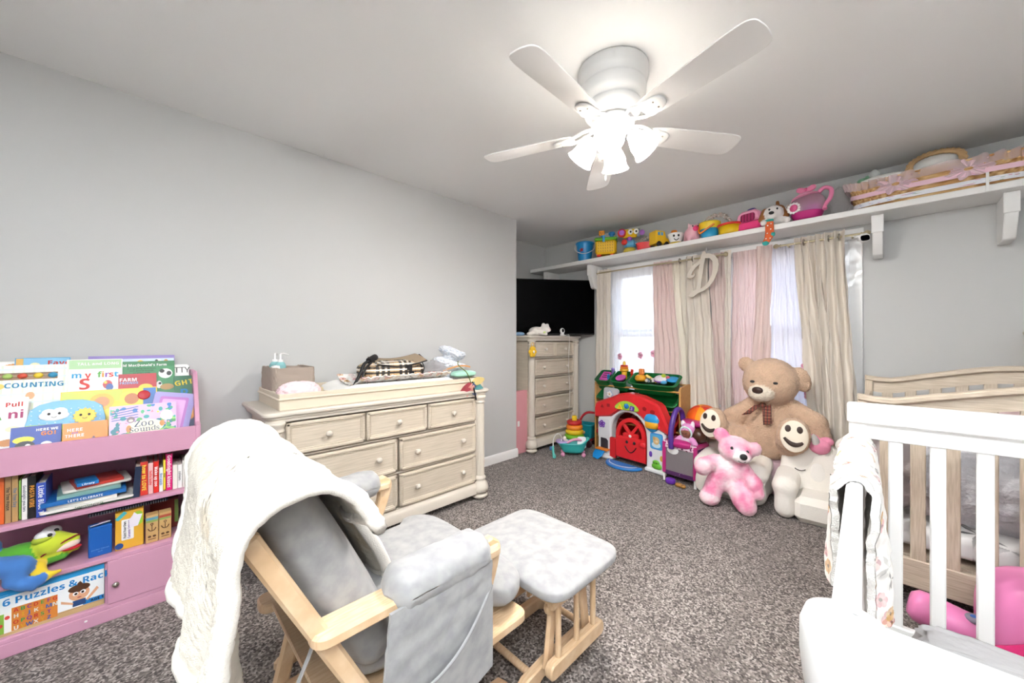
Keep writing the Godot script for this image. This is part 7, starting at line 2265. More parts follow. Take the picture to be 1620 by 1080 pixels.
func case_books() -> void:
	var ink := func(hex: String) -> Material: return mat("ink_" + hex, Color(hex), 0.5)
	var r := RandomNumberGenerator.new()
	r.seed = 31
	var o: Node3D
	var p: Pic
	var W := C("f4f2ee")
	# back row
	o = rack_book("D", -0.15, 0.25, 0.272, 0.012, plastic("e9e4d8"), "pale picture book with orange arch at the back of the rack", 0, -0.012)
	p = Pic.new(128, 128, W)
	p.disc(0.55, 0.12, 0.3, 0.1, C("e8932c")).disc(0.55, 0.14, 0.24, 0.08, C("f2c04a")).poly([Vector2(0.8, 0.1), Vector2(0.95, 0.1), Vector2(0.88, 0.02)], C("38332e")).rect(0.0, 0.06, 0.25, 0.09, C("b02a2a"))
	front_print(o, 0.25, 0.272, 0.012, p)
	o = rack_book("D", -0.09, 0.155, 0.287, 0.012, plastic("4f9fd0"), "blue picture book with red title lettering at the back", 0, 0.004)
	p = Pic.new(128, 128, C("7cbbe0"))
	p.rect(0, 0, 0.14, 1, C("e2b04a")).disc(0.35, 0.12, 0.1, 0.05, C("f0e8c0")).rect(0.18, 0.13, 0.6, 0.16, C("3f8a50"))
	front_print(o, 0.155, 0.287, 0.012, p)
	txt(o, "Favo", 0.022, ink.call("c8302c"), Vector3(0.045, 0.262, 0.0075), Vector3.ZERO, "Droid Sans Bold")
	o = rack_book("D", 0.193, 0.303, 0.288, 0.014, plastic("8f7cc0"), "wide purple-edged picture book with farm scene at the back", 0, -0.004)
	p = Pic.new(256, 128, C("cfe0ea"))
	p.rect(0, 0, 1, 0.05, C("8f7cc0")).disc(0.58, 0.14, 0.05, 0.06, C("f0c83a")).disc(0.8, 0.13, 0.05, 0.07, W).disc(0.78, 0.1, 0.02, 0.03, C("2c2a2c")).disc(0.9, 0.12, 0.03, 0.05, C("c08a4a"))
	for k in 5: p.rect(0.2 + k * 0.06, 0.16, 0.21 + k * 0.06, 0.24, C("9a8a6a"))
	front_print(o, 0.303, 0.288, 0.014, p)
	o = rack_book("D", 0.344, 0.112, 0.236, 0.010, plastic("f3f1ed"), "white book with large black letters at the rack's right end", 0, 0.018)
	txt(o, "TTY", 0.03, M.black, Vector3(0.028, 0.206, 0.0058))
	# third row
	o = rack_book("C", -0.136, 0.245, 0.318, 0.024, plastic("eef0e6"), "green checked counting book with wooden beads on a rod", 0, 0.0)
	p = Pic.new(256, 256, C("f3f4ee"))
	for k in 9:
		p.rect(0.04 + k * 0.115, 0, 0.07 + k * 0.115, 1, C("dfe9d3"))
	for k in 9:
		p.rect(0, 0.04 + k * 0.115, 1, 0.065 + k * 0.115, C("d9e8e6"))
	p.rect(0.06, 0.10, 0.9, 0.20, C("8a6236")).rect(0.06, 0.10, 0.9, 0.12, C("6a4622")).disc(0.19, 0.28, 0.13, 0.05, C("e9c85a")).disc(0.2, 0.42, 0.06, 0.05, W).disc(0.24, 0.39, 0.02, 0.02, C("c8403a")).disc(0.6, 0.42, 0.05, 0.05, C("d8a06a"))
	front_print(o, 0.245, 0.318, 0.024, p)
	var bc := ["8a2f2c", "a9c46a", "d8553c", "eccb3a", "3a98c0"]
	part(o, "rod", G.new().cyl(Vector3(-0.105, 0.27, 0.0135), Vector3(0.095, 0.27, 0.0135), 0.002, 6), M.brass)
	for k in 5:
		part(o, "bead", G.new().blob(Vector3([-0.075, -0.038, 0.0, 0.042, 0.082][k], 0.27, 0.0135), Vector3(0.014, 0.012, 0.010), 1, 1, 16, 10), plastic(bc[k]))
	txt(o, "COUNTING", 0.022, ink.call("1f7fa8"), Vector3(0.035, 0.23, 0.0132), Vector3.ZERO, "Droid Sans Bold")
	o = rack_book("C", 0.07, 0.172, 0.338, 0.02, plastic("f3f2ee"), "white picture book with green top band and bright alphabet lettering", 0, 0.012)
	p = Pic.new(192, 384, W)
	p.rect(0, 0, 1, 0.13, C("a9cf9a")).rect(0, 0, 0.03, 1, C("d5e6cf")).disc(0.74, 0.36, 0.09, 0.06, C("b8343c")).disc(0.78, 0.4, 0.07, 0.05, C("3a5fa8")).disc(0.7, 0.33, 0.03, 0.02, C("e8c04a")).rect(0.05, 0.7, 0.5, 0.8, C("3f9a6a")).disc(0.75, 0.85, 0.15, 0.06, C("e3a04a"))
	front_print(o, 0.172, 0.338, 0.02, p)
	txt(o, "TALL and LONG", 0.013, M.trim, Vector3(0.01, 0.316, 0.0112), Vector3.ZERO, "Droid Sans Bold")
	var cols := ["2f9fd0", "d8433a", "5aa84a", "e8973a", "8a5ab0", "d8433a", "2f9fd0", "5aa84a"]
	var cx := [-0.05, -0.025, 0.0, 0.012, 0.026, 0.038, 0.052, 0.066]
	var ch := ["m", "y", "f", "i", "r", "s", "t", ""]
	var px := [-0.055, -0.022, 0.012, 0.024, 0.036, 0.051, 0.066, 0]
	for k in 7: txt(o, ch[k], 0.027, ink.call(cols[k]), Vector3(px[k], 0.264, 0.0112), Vector3.ZERO, "Droid Sans Bold")
	txt(o, "S", 0.052, ink.call("cf3f3a"), Vector3(-0.03, 0.222, 0.0112), Vector3.ZERO, "Droid Sans Bold")
	o = rack_book("C", 0.247, 0.19, 0.322, 0.018, plastic("2f7a48"), "green farm song book with white cows and paper label", 0, -0.004)
	p = Pic.new(192, 256, C("3a8a54"))
	p.rect(0, 0, 1, 0.08, C("2f7a48")).disc(0.83, 0.2, 0.14, 0.08, W).disc(0.76, 0.16, 0.05, 0.03, C("222222")).disc(0.9, 0.2, 0.05, 0.035, C("222222")).disc(0.7, 0.38, 0.06, 0.06, W).disc(0.72, 0.36, 0.03, 0.02, C("222222")).disc(0.86, 0.42, 0.14, 0.05, C("b08a4a")).rect(0.72, 0.57, 0.97, 0.65, W)
	front_print(o, 0.19, 0.322, 0.018, p)
	txt(o, "Old MacDonald's Farm", 0.0125, M.trim, Vector3(-0.018, 0.302, 0.0102), Vector3.ZERO, "Droid Sans Bold", 0.9)
	for k in 3: txt(o, ["A sing along farm book", "with animal sounds", "on every page"][k], 0.007, M.black, Vector3(-0.025, 0.285 - 0.011 * k, 0.0102))
	o = rack_book("C", 0.375, 0.075, 0.241, 0.014, plastic("1f6a44"), "dark green book with yellow and blue letters at the right end", 0, 0.02)
	txt(o, "GHT", 0.026, ink.call("e8d23a"), Vector3(0.0, 0.205, 0.008), Vector3(0, 0, 8), "Droid Sans Bold")
	txt(o, "P", 0.045, ink.call("2f8fc8"), Vector3(0.0, 0.15, 0.008), Vector3.ZERO, "Droid Sans Bold")
	# second row
	o = rack_book("B", 0.209, 0.129, 0.31, 0.012, plastic("b02430"), "red board book with yellow hat picture in front of the green farm book", 0, -0.03)
	p = Pic.new(128, 256, C("b3232c"))
	p.disc(0.72, 0.22, 0.2, 0.06, C("e8c83a")).disc(0.62, 0.27, 0.1, 0.04, C("f0d84a")).disc(0.4, 0.32, 0.25, 0.05, C("c08060")).disc(0.62, 0.33, 0.14, 0.05, C("2a2426"))
	front_print(o, 0.129, 0.31, 0.012, p)
	txt(o, "FARM", 0.016, M.trim, Vector3(-0.032, 0.282, 0.0072), Vector3.ZERO, "Droid Sans Bold")
	txt(o, "FRIENDS", 0.011, ink.call("8fb8e0"), Vector3(-0.03, 0.266, 0.0072), Vector3.ZERO, "Droid Sans Bold")
	o = rack_book("B", 0.125, 0.30, 0.242, 0.016, plastic("e6c52c"), "yellow animal sound book with round tabs and red button", 0, -0.012)
	p = Pic.new(256, 192, C("ecd23a"))
	p.rect(0, 0, 0.62, 0.22, C("c9cf4a")).disc(0.4, 0.22, 0.13, 0.16, C("f0b43a")).disc(0.4, 0.22, 0.08, 0.1, C("c98a52")).disc(0.72, 0.2, 0.13, 0.17, C("f4e04a")).disc(0.72, 0.2, 0.08, 0.11, C("b8703a")).rect(0.85, 0, 1, 0.34, C("3f78c0"))
	front_print(o, 0.30, 0.242, 0.016, p)
	part(o, "red_button", G.new().at(Vector3(0.105, 0.205, 0.008), Vector3(90, 0, 0)).lathe([[0, 0.006], [0.018, 0.006], [0.022, 0.003], [0.022, 0]], 20), plastic("c81f2c"))
	txt(o, "silly", 0.018, ink.call("8a2f6a"), Vector3(0.02, 0.15, 0.0092), Vector3.ZERO, "Droid Sans Bold")
	o = rack_book("B", -0.187, 0.158, 0.234, 0.016, plastic("f1efe9"), "white pull-tab animal book at the left end of the rack", 0, 0.0)
	p = Pic.new(128, 192, W)
	p.disc(0.75, 0.78, 0.2, 0.06, C("d88a3a")).disc(0.7, 0.95, 0.2, 0.05, C("c88a4a")).disc(0.8, 0.55, 0.12, 0.05, C("e8e0b8"))
	front_print(o, 0.158, 0.234, 0.016, p)
	txt(o, "Pull", 0.018, ink.call("c8302c"), Vector3(0.045, 0.205, 0.0092), Vector3.ZERO, "Droid Sans Bold")
	txt(o, "A", 0.04, ink.call("4f9a3a"), Vector3(0.0, 0.165, 0.0092), Vector3.ZERO, "Droid Sans Bold")
	txt(o, "ni", 0.034, ink.call("a83a6a"), Vector3(0.05, 0.165, 0.0092), Vector3.ZERO, "Droid Sans Bold")
	o = rack_book("B", -0.002, 0.22, 0.211, 0.010, plastic("6fb4dc"), "arched blue board book with smiling cloud and sun", 0, 0.012, true)
	for k in 40: part(o, "polka_dot", G.new().blob(Vector3(-0.095 + 0.021 * (k % 10), 0.118 + 0.018 * (k / 10), 0.0052), Vector3(0.003, 0.003, 0.0008), 1, 1, 8, 4), mat("dot_blue", C("bfe0f2"), 0.5))
	part(o, "green_band", G.new().at(Vector3(0, 0, 0.0055)).prism([Vector2(-0.108, 0.0), Vector2(0.108, 0.0), Vector2(0.108, 0.06), Vector2(0.04, 0.095), Vector2(-0.04, 0.112), Vector2(-0.108, 0.115)], 0.002, 0.0), plastic("9cc63c"))
	var cl := part(o, "cloud", G.new().blob(Vector3(-0.035, 0.148, 0.0065), Vector3(0.042, 0.022, 0.003), 1, 1, 20, 6).blob(Vector3(-0.05, 0.16, 0.0065), Vector3(0.02, 0.017, 0.003), 1, 1, 16, 6).blob(Vector3(-0.02, 0.162, 0.0065), Vector3(0.022, 0.018, 0.003), 1, 1, 16, 6), plastic("f5f5f5"))
	eyes(cl, Vector3(-0.035, 0.155, 0.0096), 0.028, 0.0045, M.black, 0.3)
	smile(cl, Vector3(-0.035, 0.143, 0.0096), 0.014, 0.004, 0.001, M.black)
	var sn := []
	for k in 28:
		var t := TAU * k / 28.0
		sn.append(Vector2(0.05, 0.135) + Vector2(cos(t), sin(t)) * (0.036 if k % 2 else 0.030))
	var su := part(o, "sun", G.new().at(Vector3(0, 0, 0.0072)).prism(sn, 0.003, 0.0005), plastic("f2c81f"))
	eyes(su, Vector3(0.05, 0.14, 0.0088), 0.024, 0.0042, M.black, 0.3)
	smile(su, Vector3(0.05, 0.128, 0.009), 0.014, 0.004, 0.001, M.black)
	txt(o, "Itsy Bitsy Spider", 0.019, M.trim, Vector3(0.004, 0.083, 0.0072), Vector3(0, 0, -5), "Droid Serif", 0.95)
	o = rack_book("B", 0.302, 0.15, 0.214, 0.010, plastic("9f93cc"), "lilac book leaning sideways at the rack's right end", -11, 0.03)
	part(o, "inset", G.new().at(Vector3(0.0, 0.11, 0.0052)).prism(rr(0.105, 0.165, 0.008), 0.001, 0.0), plastic("b06ab8"))
	part(o, "inset_panel", G.new().at(Vector3(0.0, 0.11, 0.0058)).prism(rr(0.085, 0.14, 0.006), 0.001, 0.0), plastic("d9a4d8"))
	o = rack_book("B", 0.386, 0.05, 0.181, 0.014, plastic("2c3a6a"), "dark blue book with orange round picture at the rack's right side", 0, 0.018)
	p = Pic.new(48, 160, C("1f2a52"))
	p.rect(0, 0, 1, 0.12, W).disc(0.6, 0.4, 0.5, 0.22, C("e2963a")).disc(0.6, 0.4, 0.3, 0.13, C("f0c05a"))
	front_print(o, 0.05, 0.181, 0.014, p)
	# front row
	o = rack_book("A", -0.074, 0.126, 0.154, 0.012, plastic("1a3f9c"), "small royal blue board book in the rack's front row", 0, 0.0)
	p = Pic.new(128, 160, C("1a3f9c"))
	p.disc(0.25, 0.33, 0.22, 0.09, C("e8d83a")).disc(0.28, 0.48, 0.2, 0.12, C("1a1a20")).disc(0.34, 0.5, 0.06, 0.06, W).disc(0.72, 0.52, 0.13, 0.1, W).disc(0.55, 0.56, 0.06, 0.04, C("1a1a20"))
	front_print(o, 0.126, 0.154, 0.012, p)
	txt(o, "HERE WE", 0.010, M.trim, Vector3(0.027, 0.137, 0.0072), Vector3.ZERO, "Droid Sans Bold")
	txt(o, "GO!", 0.016, ink.call("f08a2c"), Vector3(0.03, 0.121, 0.0072), Vector3.ZERO, "Droid Sans Bold")
	o = rack_book("A", 0.056, 0.126, 0.151, 0.012, plastic("ef8526"), "small orange board book in the rack's front row", 0, 0.006)
	p = Pic.new(128, 160, C("ef8526"))
	p.poly([Vector2(0.5, 0.62), Vector2(0.7, 0.4), Vector2(0.82, 0.62)], C("4a4048")).disc(0.75, 0.6, 0.1, 0.08, C("7a6a70")).disc(0.3, 0.8, 0.2, 0.1, C("f6b06a"))
	front_print(o, 0.126, 0.151, 0.012, p)
	txt(o, "HERE", 0.013, M.trim, Vector3(-0.03, 0.122, 0.0072), Vector3.ZERO, "Droid Sans Bold")
	txt(o, "and", 0.007, ink.call("1f4fa8"), Vector3(-0.03, 0.11, 0.0072), Vector3.ZERO, "Droid Sans Bold")
	txt(o, "THERE", 0.013, M.trim, Vector3(-0.03, 0.098, 0.0072), Vector3.ZERO, "Droid Sans Bold")
	o = rack_book("A", 0.231, 0.218, 0.205, 0.014, plastic("d8b8dc"), "jungle-painted zoo picture book in the rack's front row", 0, 0.0)
	p = Pic.new(384, 384, C("d9b8e0"))
	p.spots(r, 60, 0.03, 0.08, [C("5aa860"), C("3f8a54"), C("8cc46a"), C("2f7a8a")], 0.32, 0.9)
	p.spots(r, 26, 0.02, 0.05, [C("2f9a96"), C("3a7ac0"), C("4fb07a")], 0.0, 0.35)
	for k in 5: p.poly([Vector2(0.02, 0.1 + k * 0.05), Vector2(0.4, 0.02 + k * 0.06), Vector2(0.42, 0.035 + k * 0.06), Vector2(0.02, 0.12 + k * 0.05)], C("3a5fa0"))
	p.spots(r, 24, 0.01, 0.022, [C("e8d24a"), C("f08a9a"), C("f4f0e8")])
	p.disc(0.85, 0.28, 0.1, 0.12, W).disc(0.9, 0.34, 0.05, 0.06, W).disc(0.3, 0.32, 0.06, 0.07, C("7a6a78")).disc(0.3, 0.34, 0.035, 0.03, C("e8d0c8"))
	p.disc(0.52, 0.5, 0.29, 0.16, C("f2ecd2")).disc(0.27, 0.52, 0.04, 0.08, C("c88a4a")).disc(0.78, 0.46, 0.04, 0.07, C("c88a4a"))
	front_print(o, 0.218, 0.205, 0.014, p)
	txt(o, "Zoo", 0.028, ink.call("3a4a6a"), Vector3(0.0, 0.118, 0.0082), Vector3.ZERO, "Droid Serif")
	txt(o, "Sounds", 0.021, ink.call("3a4a6a"), Vector3(0.002, 0.092, 0.0082), Vector3.ZERO, "Droid Serif")
	shelf_books()
	case_toys()

func spine_book(x0: float, x1: float, h: float, m: Material, label: String, text := "", tm: Material = null, y := 0.494, zf := 0.335, depth := 0.15, roll := 0.0) -> Node3D:
	var t := x1 - x0 - 0.001
	var o := book_at(label, depth, h, t, m, Transform3D(Basis.from_euler(Vector3(0, PI / 2, 0)) * Basis.from_euler(Vector3(deg_to_rad(roll), 0, 0)), Vector3((x0 + x1) / 2, y, zf - depth / 2)), "upright books on the second shelf")
	if text:
		txt(o, text, minf(t * 0.62, 0.014), tm, Vector3(-depth / 2 - 0.0006, h * 0.52, 0), Vector3(0, -90, -90), "Droid Sans Bold")
	return o

func lying_book(x0: float, x1: float, y: float, t: float, m: Material, label: String, zf: float, depth: float, text := "", tm: Material = null, yaw := 0.0) -> Node3D:
	var h := x1 - x0
	var b := Basis.from_euler(Vector3(0, PI / 2 + deg_to_rad(yaw), 0)) * Basis.from_euler(Vector3(-PI / 2, 0, 0))
	# spine to the room, front cover up
	var o := book_at(label, depth, h, t, m, Transform3D(b, Vector3(x1, y + t / 2, zf - depth / 2)), "books lying in the pile on the second shelf")
	if text: txt(o, text, t * 0.55, tm, Vector3(-depth / 2 - 0.0006, h * 0.5, 0), Vector3(0, -90, -90), "Droid Sans Bold")
	return o

func shelf_books() -> void:
	var k: Material = M.black
	var w: Material = M.trim
	spine_book(-0.20, -0.147, 0.190, plastic("d8622a"), "orange spined book at the left end of the second shelf")
	spine_book(-0.146, -0.131, 0.178, plastic("b08a5e"), "first of two tan spined books on the second shelf", "The Tree House", k)
	spine_book(-0.130, -0.115, 0.180, plastic("b9935f"), "tan spined book next to the green one", "The Tree Day", plastic("3f6a8a"))
	spine_book(-0.114, -0.108, 0.160, plastic("7aa84a"), "very thin green spined book between tan and white")
	spine_book(-0.107, -0.093, 0.160, plastic("eeecea"), "white spined book next to the black one", "Goodnight you two", plastic("6a6a78"))
	spine_book(-0.092, -0.072, 0.165, plastic("16161a"), "black spined book with bright lettering", "PASTA VIRE", plastic("e8a03a"))
	spine_book(-0.071, -0.046, 0.135, plastic("3350b0"), "blue spined book beside the lying pile", "Little Blue T", w, 0.494, 0.345)
	# the pile, from the bottom
	lying_book(-0.055, 0.200, 0.4945, 0.008, plastic("2f5a3c"), "dark green thin book at the bottom of the pile", 0.345, 0.20, "COUNTING SHEEP", w)
	lying_book(-0.066, 0.195, 0.5035, 0.009, plastic("e9e6e0"), "white thin book second from the bottom of the pile", 0.352, 0.21, "A picture book of spring", plastic("4a7a4a"), 2)
	lying_book(-0.050, 0.150, 0.5135, 0.016, plastic("ece8de"), "cream board book in the middle of the pile", 0.348, 0.17, "", null, -2)
	lying_book(-0.064, 0.170, 0.5305, 0.016, plastic("1f68b0"), "blue spined book with red and white lettering in the pile", 0.350, 0.20, "LET'S CELEBRATE", w, 3)
	lying_book(-0.028, 0.150, 0.5475, 0.014, plastic("7fa8a0"), "sage green book above the blue one in the pile", 0.330, 0.19, "", null, 5)
	lying_book(-0.020, 0.180, 0.5625, 0.010, plastic("e8e4da"), "thin pale book near the top of the pile", 0.300, 0.18, "", null, 8)
	lying_book(0.010, 0.150, 0.5735, 0.011, plastic("c8443a"), "red covered book with orange stripes second from the top", 0.305, 0.16, "", null, 12)
	lying_book(0.025, 0.085, 0.5855, 0.014, plastic("1f74b8"), "small blue booklet topping the pile", 0.335, 0.10, "Library", w, 10)
	# right group
	spine_book(0.193, 0.215, 0.135, plastic("24304a"), "navy book leaning at the right group's left end", "", null, 0.4945, 0.345, 0.13, 4)
	spine_book(0.218, 0.243, 0.150, plastic("cf3a30"), "red spined book with the large word on its spine", "how to LOVE", plastic("f4d84a"))
	spine_book(0.2435, 0.260, 0.140, plastic("e6b3b0"), "pale pink spined book on the second shelf", "hello baby", plastic("d8302c"))
	spine_book(0.2605, 0.279, 0.143, plastic("d8281f"), "bright red spined book with white lettering", "Wake up zoo", w)
	spine_book(0.2795, 0.293, 0.110, plastic("eeeeec"), "short white spined book on the second shelf", "first words", plastic("3a6ab0"))
	spine_book(0.2935, 0.302, 0.142, plastic("ecd03a"), "thin yellow spined book on the second shelf", "Yellow", k)
	spine_book(0.3025, 0.325, 0.168, plastic("d81f74"), "tall magenta spined book on the second shelf", "Goodnight kisses", w)
	spine_book(0.3255, 0.343, 0.112, plastic("e9e4da"), "short cream book right of the magenta one")
	spine_book(0.3435, 0.359, 0.110, plastic("f0efec"), "short white book with grey lettering at the right end", "colours", plastic("8a8a8a"))
	spine_book(0.3595, 0.385, 0.125, plastic("d8d4cc"), "grey white book half hidden by the blanket")

func in_case(called: String, label: String, cat: String, p: Vector3, turn := 0.0, group := "") -> Node3D:
	return thing(called, label, cat, CASE * p, 90.0 + turn, group)

func case_toys() -> void:
	var fy := 0.273
	var o := in_case("blue_box", "small royal blue carton with torn open top", "box", Vector3(0.095, fy, 0.30), 5)
	part(o, "carton", G.new().box(Vector3(0, 0.062, 0), Vector3(0.068, 0.124, 0.06), 0.003), plastic("1a5fb4"))
	part(o, "torn_flap", G.new().at(Vector3(0.0, 0.128, 0.01), Vector3(-25, 0, 6)).box(Vector3.ZERO, Vector3(0.06, 0.003, 0.035), 0.001), plastic("e8e8ec"))
	part(o, "label_strip", G.new().box(Vector3(0.012, 0.131, 0.005), Vector3(0.03, 0.004, 0.016), 0.001), plastic("b888c0"))
	for k in 2: txt(o, ["pocket tissues", "soft"][k], 0.006, plastic("6fa0dc"), Vector3(0, 0.03 - 0.01 * k, 0.0306))
	o = in_case("craft_box", "mustard yellow craft box with white label on the third shelf", "box", Vector3(0.185, fy, 0.305), 0)
	part(o, "carton", G.new().box(Vector3(0, 0.082, 0), Vector3(0.088, 0.164, 0.055), 0.002), plastic("e0ac38"))
	part(o, "white_label", G.new().at(Vector3(-0.006, 0.085, 0.028)).prism(rr(0.038, 0.09, 0.004), 0.001, 0.0), M.trim)
	part(o, "green_patch", G.new().at(Vector3(0.026, 0.125, 0.028)).prism(rr(0.03, 0.06, 0.012), 0.001, 0.0), plastic("9cc63c"))
	part(o, "unicorn_shape", G.new().at(Vector3(0.02, 0.12, 0.0292)).prism([Vector2(-0.02, -0.03), Vector2(0.006, -0.028), Vector2(0.014, 0.0), Vector2(0.02, 0.02), Vector2(0.004, 0.022), Vector2(-0.006, 0.034), Vector2(-0.012, 0.02), Vector2(-0.022, 0.006)], 0.0012, 0.0), plastic("ece6f0"))
	part(o, "corner_ribbon", G.new().at(Vector3(-0.026, 0.148, 0.028), Vector3(0, 0, 45)).prism(rr(0.04, 0.014, 0.001), 0.001, 0.0), plastic("3fb0c0"))
	part(o, "round_logo", G.new().at(Vector3(-0.032, 0.018, 0.028), Vector3(90, 0, 0)).lathe([[0, 0.001], [0.013, 0.001], [0.013, 0]], 20), plastic("1f4a8c"))
	txt(o, "Paint Your Own", 0.0085, M.black, Vector3(-0.015, 0.085, 0.0287), Vector3(0, 0, 90), "Droid Sans Bold", 0.85)
	txt(o, "Ceramic Unicorn", 0.0085, plastic("6a3a9a"), Vector3(-0.002, 0.085, 0.0287), Vector3(0, 0, 90), "Droid Sans Bold", 0.85)
	for k in 2:
		o = in_case("wooden_puzzle_box", ["tan puzzle box with brown anchor print", "tan puzzle box with brown animal print beside the blanket"][k], "box", Vector3(0.256 + 0.044 * k, fy, 0.315), 0, "tan puzzle boxes on the third shelf")
		part(o, "carton", G.new().box(Vector3(0, 0.062, 0), Vector3(0.042, 0.124, 0.05), 0.002), plastic("c9a36c"))
		part(o, "top_strip", G.new().box(Vector3(0, 0.108, 0.0252), Vector3(0.040, 0.012, 0.001), 0), plastic(["5f9ab0", "b0503c"][k]))
		part(o, "green_strip", G.new().box(Vector3(0, 0.097, 0.0252), Vector3(0.040, 0.008, 0.001), 0), plastic("8aa85a"))
		var pk := G.new()
		pk.ring(Vector3(0, 0.083, 0.0255), 0.004, 0.0014, 2, 12, 6)
		part(o, "print", pk.cyl(Vector3(0, 0.08, 0.0255), Vector3(0, 0.055, 0.0255), 0.0015, 6).tube(arc([Vector3(-0.013, 0.066, 0.0255), Vector3(-0.008, 0.056, 0.0255), Vector3(0, 0.053, 0.0255), Vector3(0.008, 0.056, 0.0255), Vector3(0.013, 0.066, 0.0255)], 4), 0.0018, 6), mat("burnt", C("5a3a20"), 0.7))
		for j in 2:
			part(o, "print", G.new().blob(Vector3(-0.008 + 0.016 * j, 0.028, 0.0252), Vector3(0.006, 0.005, 0.001), 1, 1, 12, 6), M.burnt)
		part(o, "print", G.new().box(Vector3(0, 0.016, 0.0252), Vector3(0.026, 0.003, 0.001), 0), M.burnt)
	o = in_case("spiral_notebook", "dark spiral-bound notebook lying on the boxes of the third shelf", "notebook", Vector3(0.185, 0.4395, 0.235), 0)
	part(o, "cover", G.new().box(Vector3(0, 0.004, 0), Vector3(0.25, 0.008, 0.14), 0.001), plastic("2a3f5c"))
	for k in 30:
		part(o, "coil", G.new().ring(Vector3(-0.118 + 0.0081 * k, 0.004, 0.071), 0.006, 0.0012, 0, 10, 5), plastic("c6d2de"))
	o = in_case("red_game_box", "dark red flat box behind the tan puzzle boxes", "box", Vector3(0.30, fy, 0.16), 0)
	part(o, "carton", G.new().box(Vector3(0, 0.07, 0), Vector3(0.10, 0.14, 0.12), 0.002), plastic("7a2a24"))
	part(o, "green_side", G.new().box(Vector3(0.044, 0.08, 0.0605), Vector3(0.014, 0.11, 0.001), 0), plastic("7a9a4a"))
	part(o, "lid", G.new().box(Vector3(0, 0.143, 0), Vector3(0.104, 0.01, 0.124), 0.002), plastic("5a201c"))
	frog()
	# puzzle box below
	o = in_case("puzzle_set_box", "large white and blue letter puzzle box in the bottom compartment", "box", Vector3(-0.145, 0.072, 0.315), 0)
	var bw := 0.51
	var bh := 0.174
	part(o, "carton", G.new().box(Vector3(0, bh / 2, 0), Vector3(bw, bh, 0.075), 0.002), plastic("eef2f4"))
	var p := Pic.new(768, 256, C("f2f5f6"))
	p.rect(0, 0, 1, 0.1, C("1f8fd0")).poly([Vector2(0, 0.1), Vector2(0.52, 0.1), Vector2(0.6, 0.0), Vector2(1, 0.0), Vector2(1, 0.16), Vector2(0.5, 0.2), Vector2(0.44, 0.55), Vector2(0, 0.55)], C("2f9ad8"))
	p.poly([Vector2(0.47, 0.14), Vector2(1, 0.12), Vector2(1, 0.8), Vector2(0.47, 0.85)], C("f2f5f6")).rect(0, 0.86, 1, 1, C("c8a878")).rect(0.0, 0.88, 1, 0.89, C("a8875a"))
	# board, puzzle cards and a generic child
	for q in [[0.44, C("4f9ad0")], [0.47, C("8fc04a")], [0.50, C("f4f2ee")]]: p.rect(q[0], 0.5, q[0] + 0.06, 0.93, q[1])
	p.disc(0.515, 0.6, 0.012, 0.04, C("d8433a")).disc(0.485, 0.75, 0.01, 0.04, C("d8433a")).rect(0.535, 0.42, 0.755, 0.93, C("d8863a"))
	p.rect(0.885, 0.75, 1.0, 0.86, C("1f7fc8")).disc(0.865, 0.55, 0.055, 0.16, C("e2ab86")).disc(0.865, 0.42, 0.058, 0.09, C("5a3a28")).poly([Vector2(0.82, 0.42), Vector2(0.9, 0.42), Vector2(0.87, 0.26)], C("5a3a28")).disc(0.845, 0.54, 0.015, 0.045, W()).disc(0.885, 0.53, 0.015, 0.045, W()).disc(0.847, 0.545, 0.008, 0.028, C("2a1c18")).disc(0.883, 0.535, 0.008, 0.028, C("2a1c18")).disc(0.865, 0.64, 0.012, 0.015, C("b85a50")).rect(0.83, 0.7, 0.9, 0.84, C("2a4a7c")).poly([Vector2(0.77, 0.62), Vector2(0.835, 0.74), Vector2(0.83, 0.78), Vector2(0.77, 0.68)], C("e2ab86")).poly([Vector2(0.96, 0.5), Vector2(0.9, 0.74), Vector2(0.91, 0.78), Vector2(0.97, 0.56)], C("e2ab86"))
	var g := G.new()
	g.quad(Vector3(-bw / 2, 0.001, 0.0379), Vector3(bw / 2, 0.001, 0.0379), Vector3(bw / 2, bh - 0.001, 0.0379), Vector3(-bw / 2, bh - 0.001, 0.0379))
	part(o, "front_print", g, p.mat(0.3))
	txt(o, "6 Puzzles & Rack", 0.026, plastic("1f86cc"), Vector3(0.135, 0.128, 0.0385), Vector3.ZERO, "Droid Sans Bold", 1.0)
	txt(o, "AGE 1", 0.010, M.black, Vector3(0.235, 0.035, 0.0385), Vector3.ZERO, "Droid Sans Bold")
	var rows := ["ABCDEFG", "HIJKLMN", "OPQRST", "UVWXYZ"]
	var cc := ["c8352c", "2f5fb0", "3f9a4a", "e8e4da", "8a3a8a", "d8a02a"]
	for ri in 4:
		for ci in rows[ri].length():
			txt(o, rows[ri][ci], 0.0145, plastic(cc[(ri * 3 + ci * 2) % 6]), Vector3(0.028 + 0.0158 * ci, 0.09 - 0.0225 * ri, 0.0385), Vector3.ZERO, "Droid Sans Bold")

func W() -> Color: return C("f8f8f8")

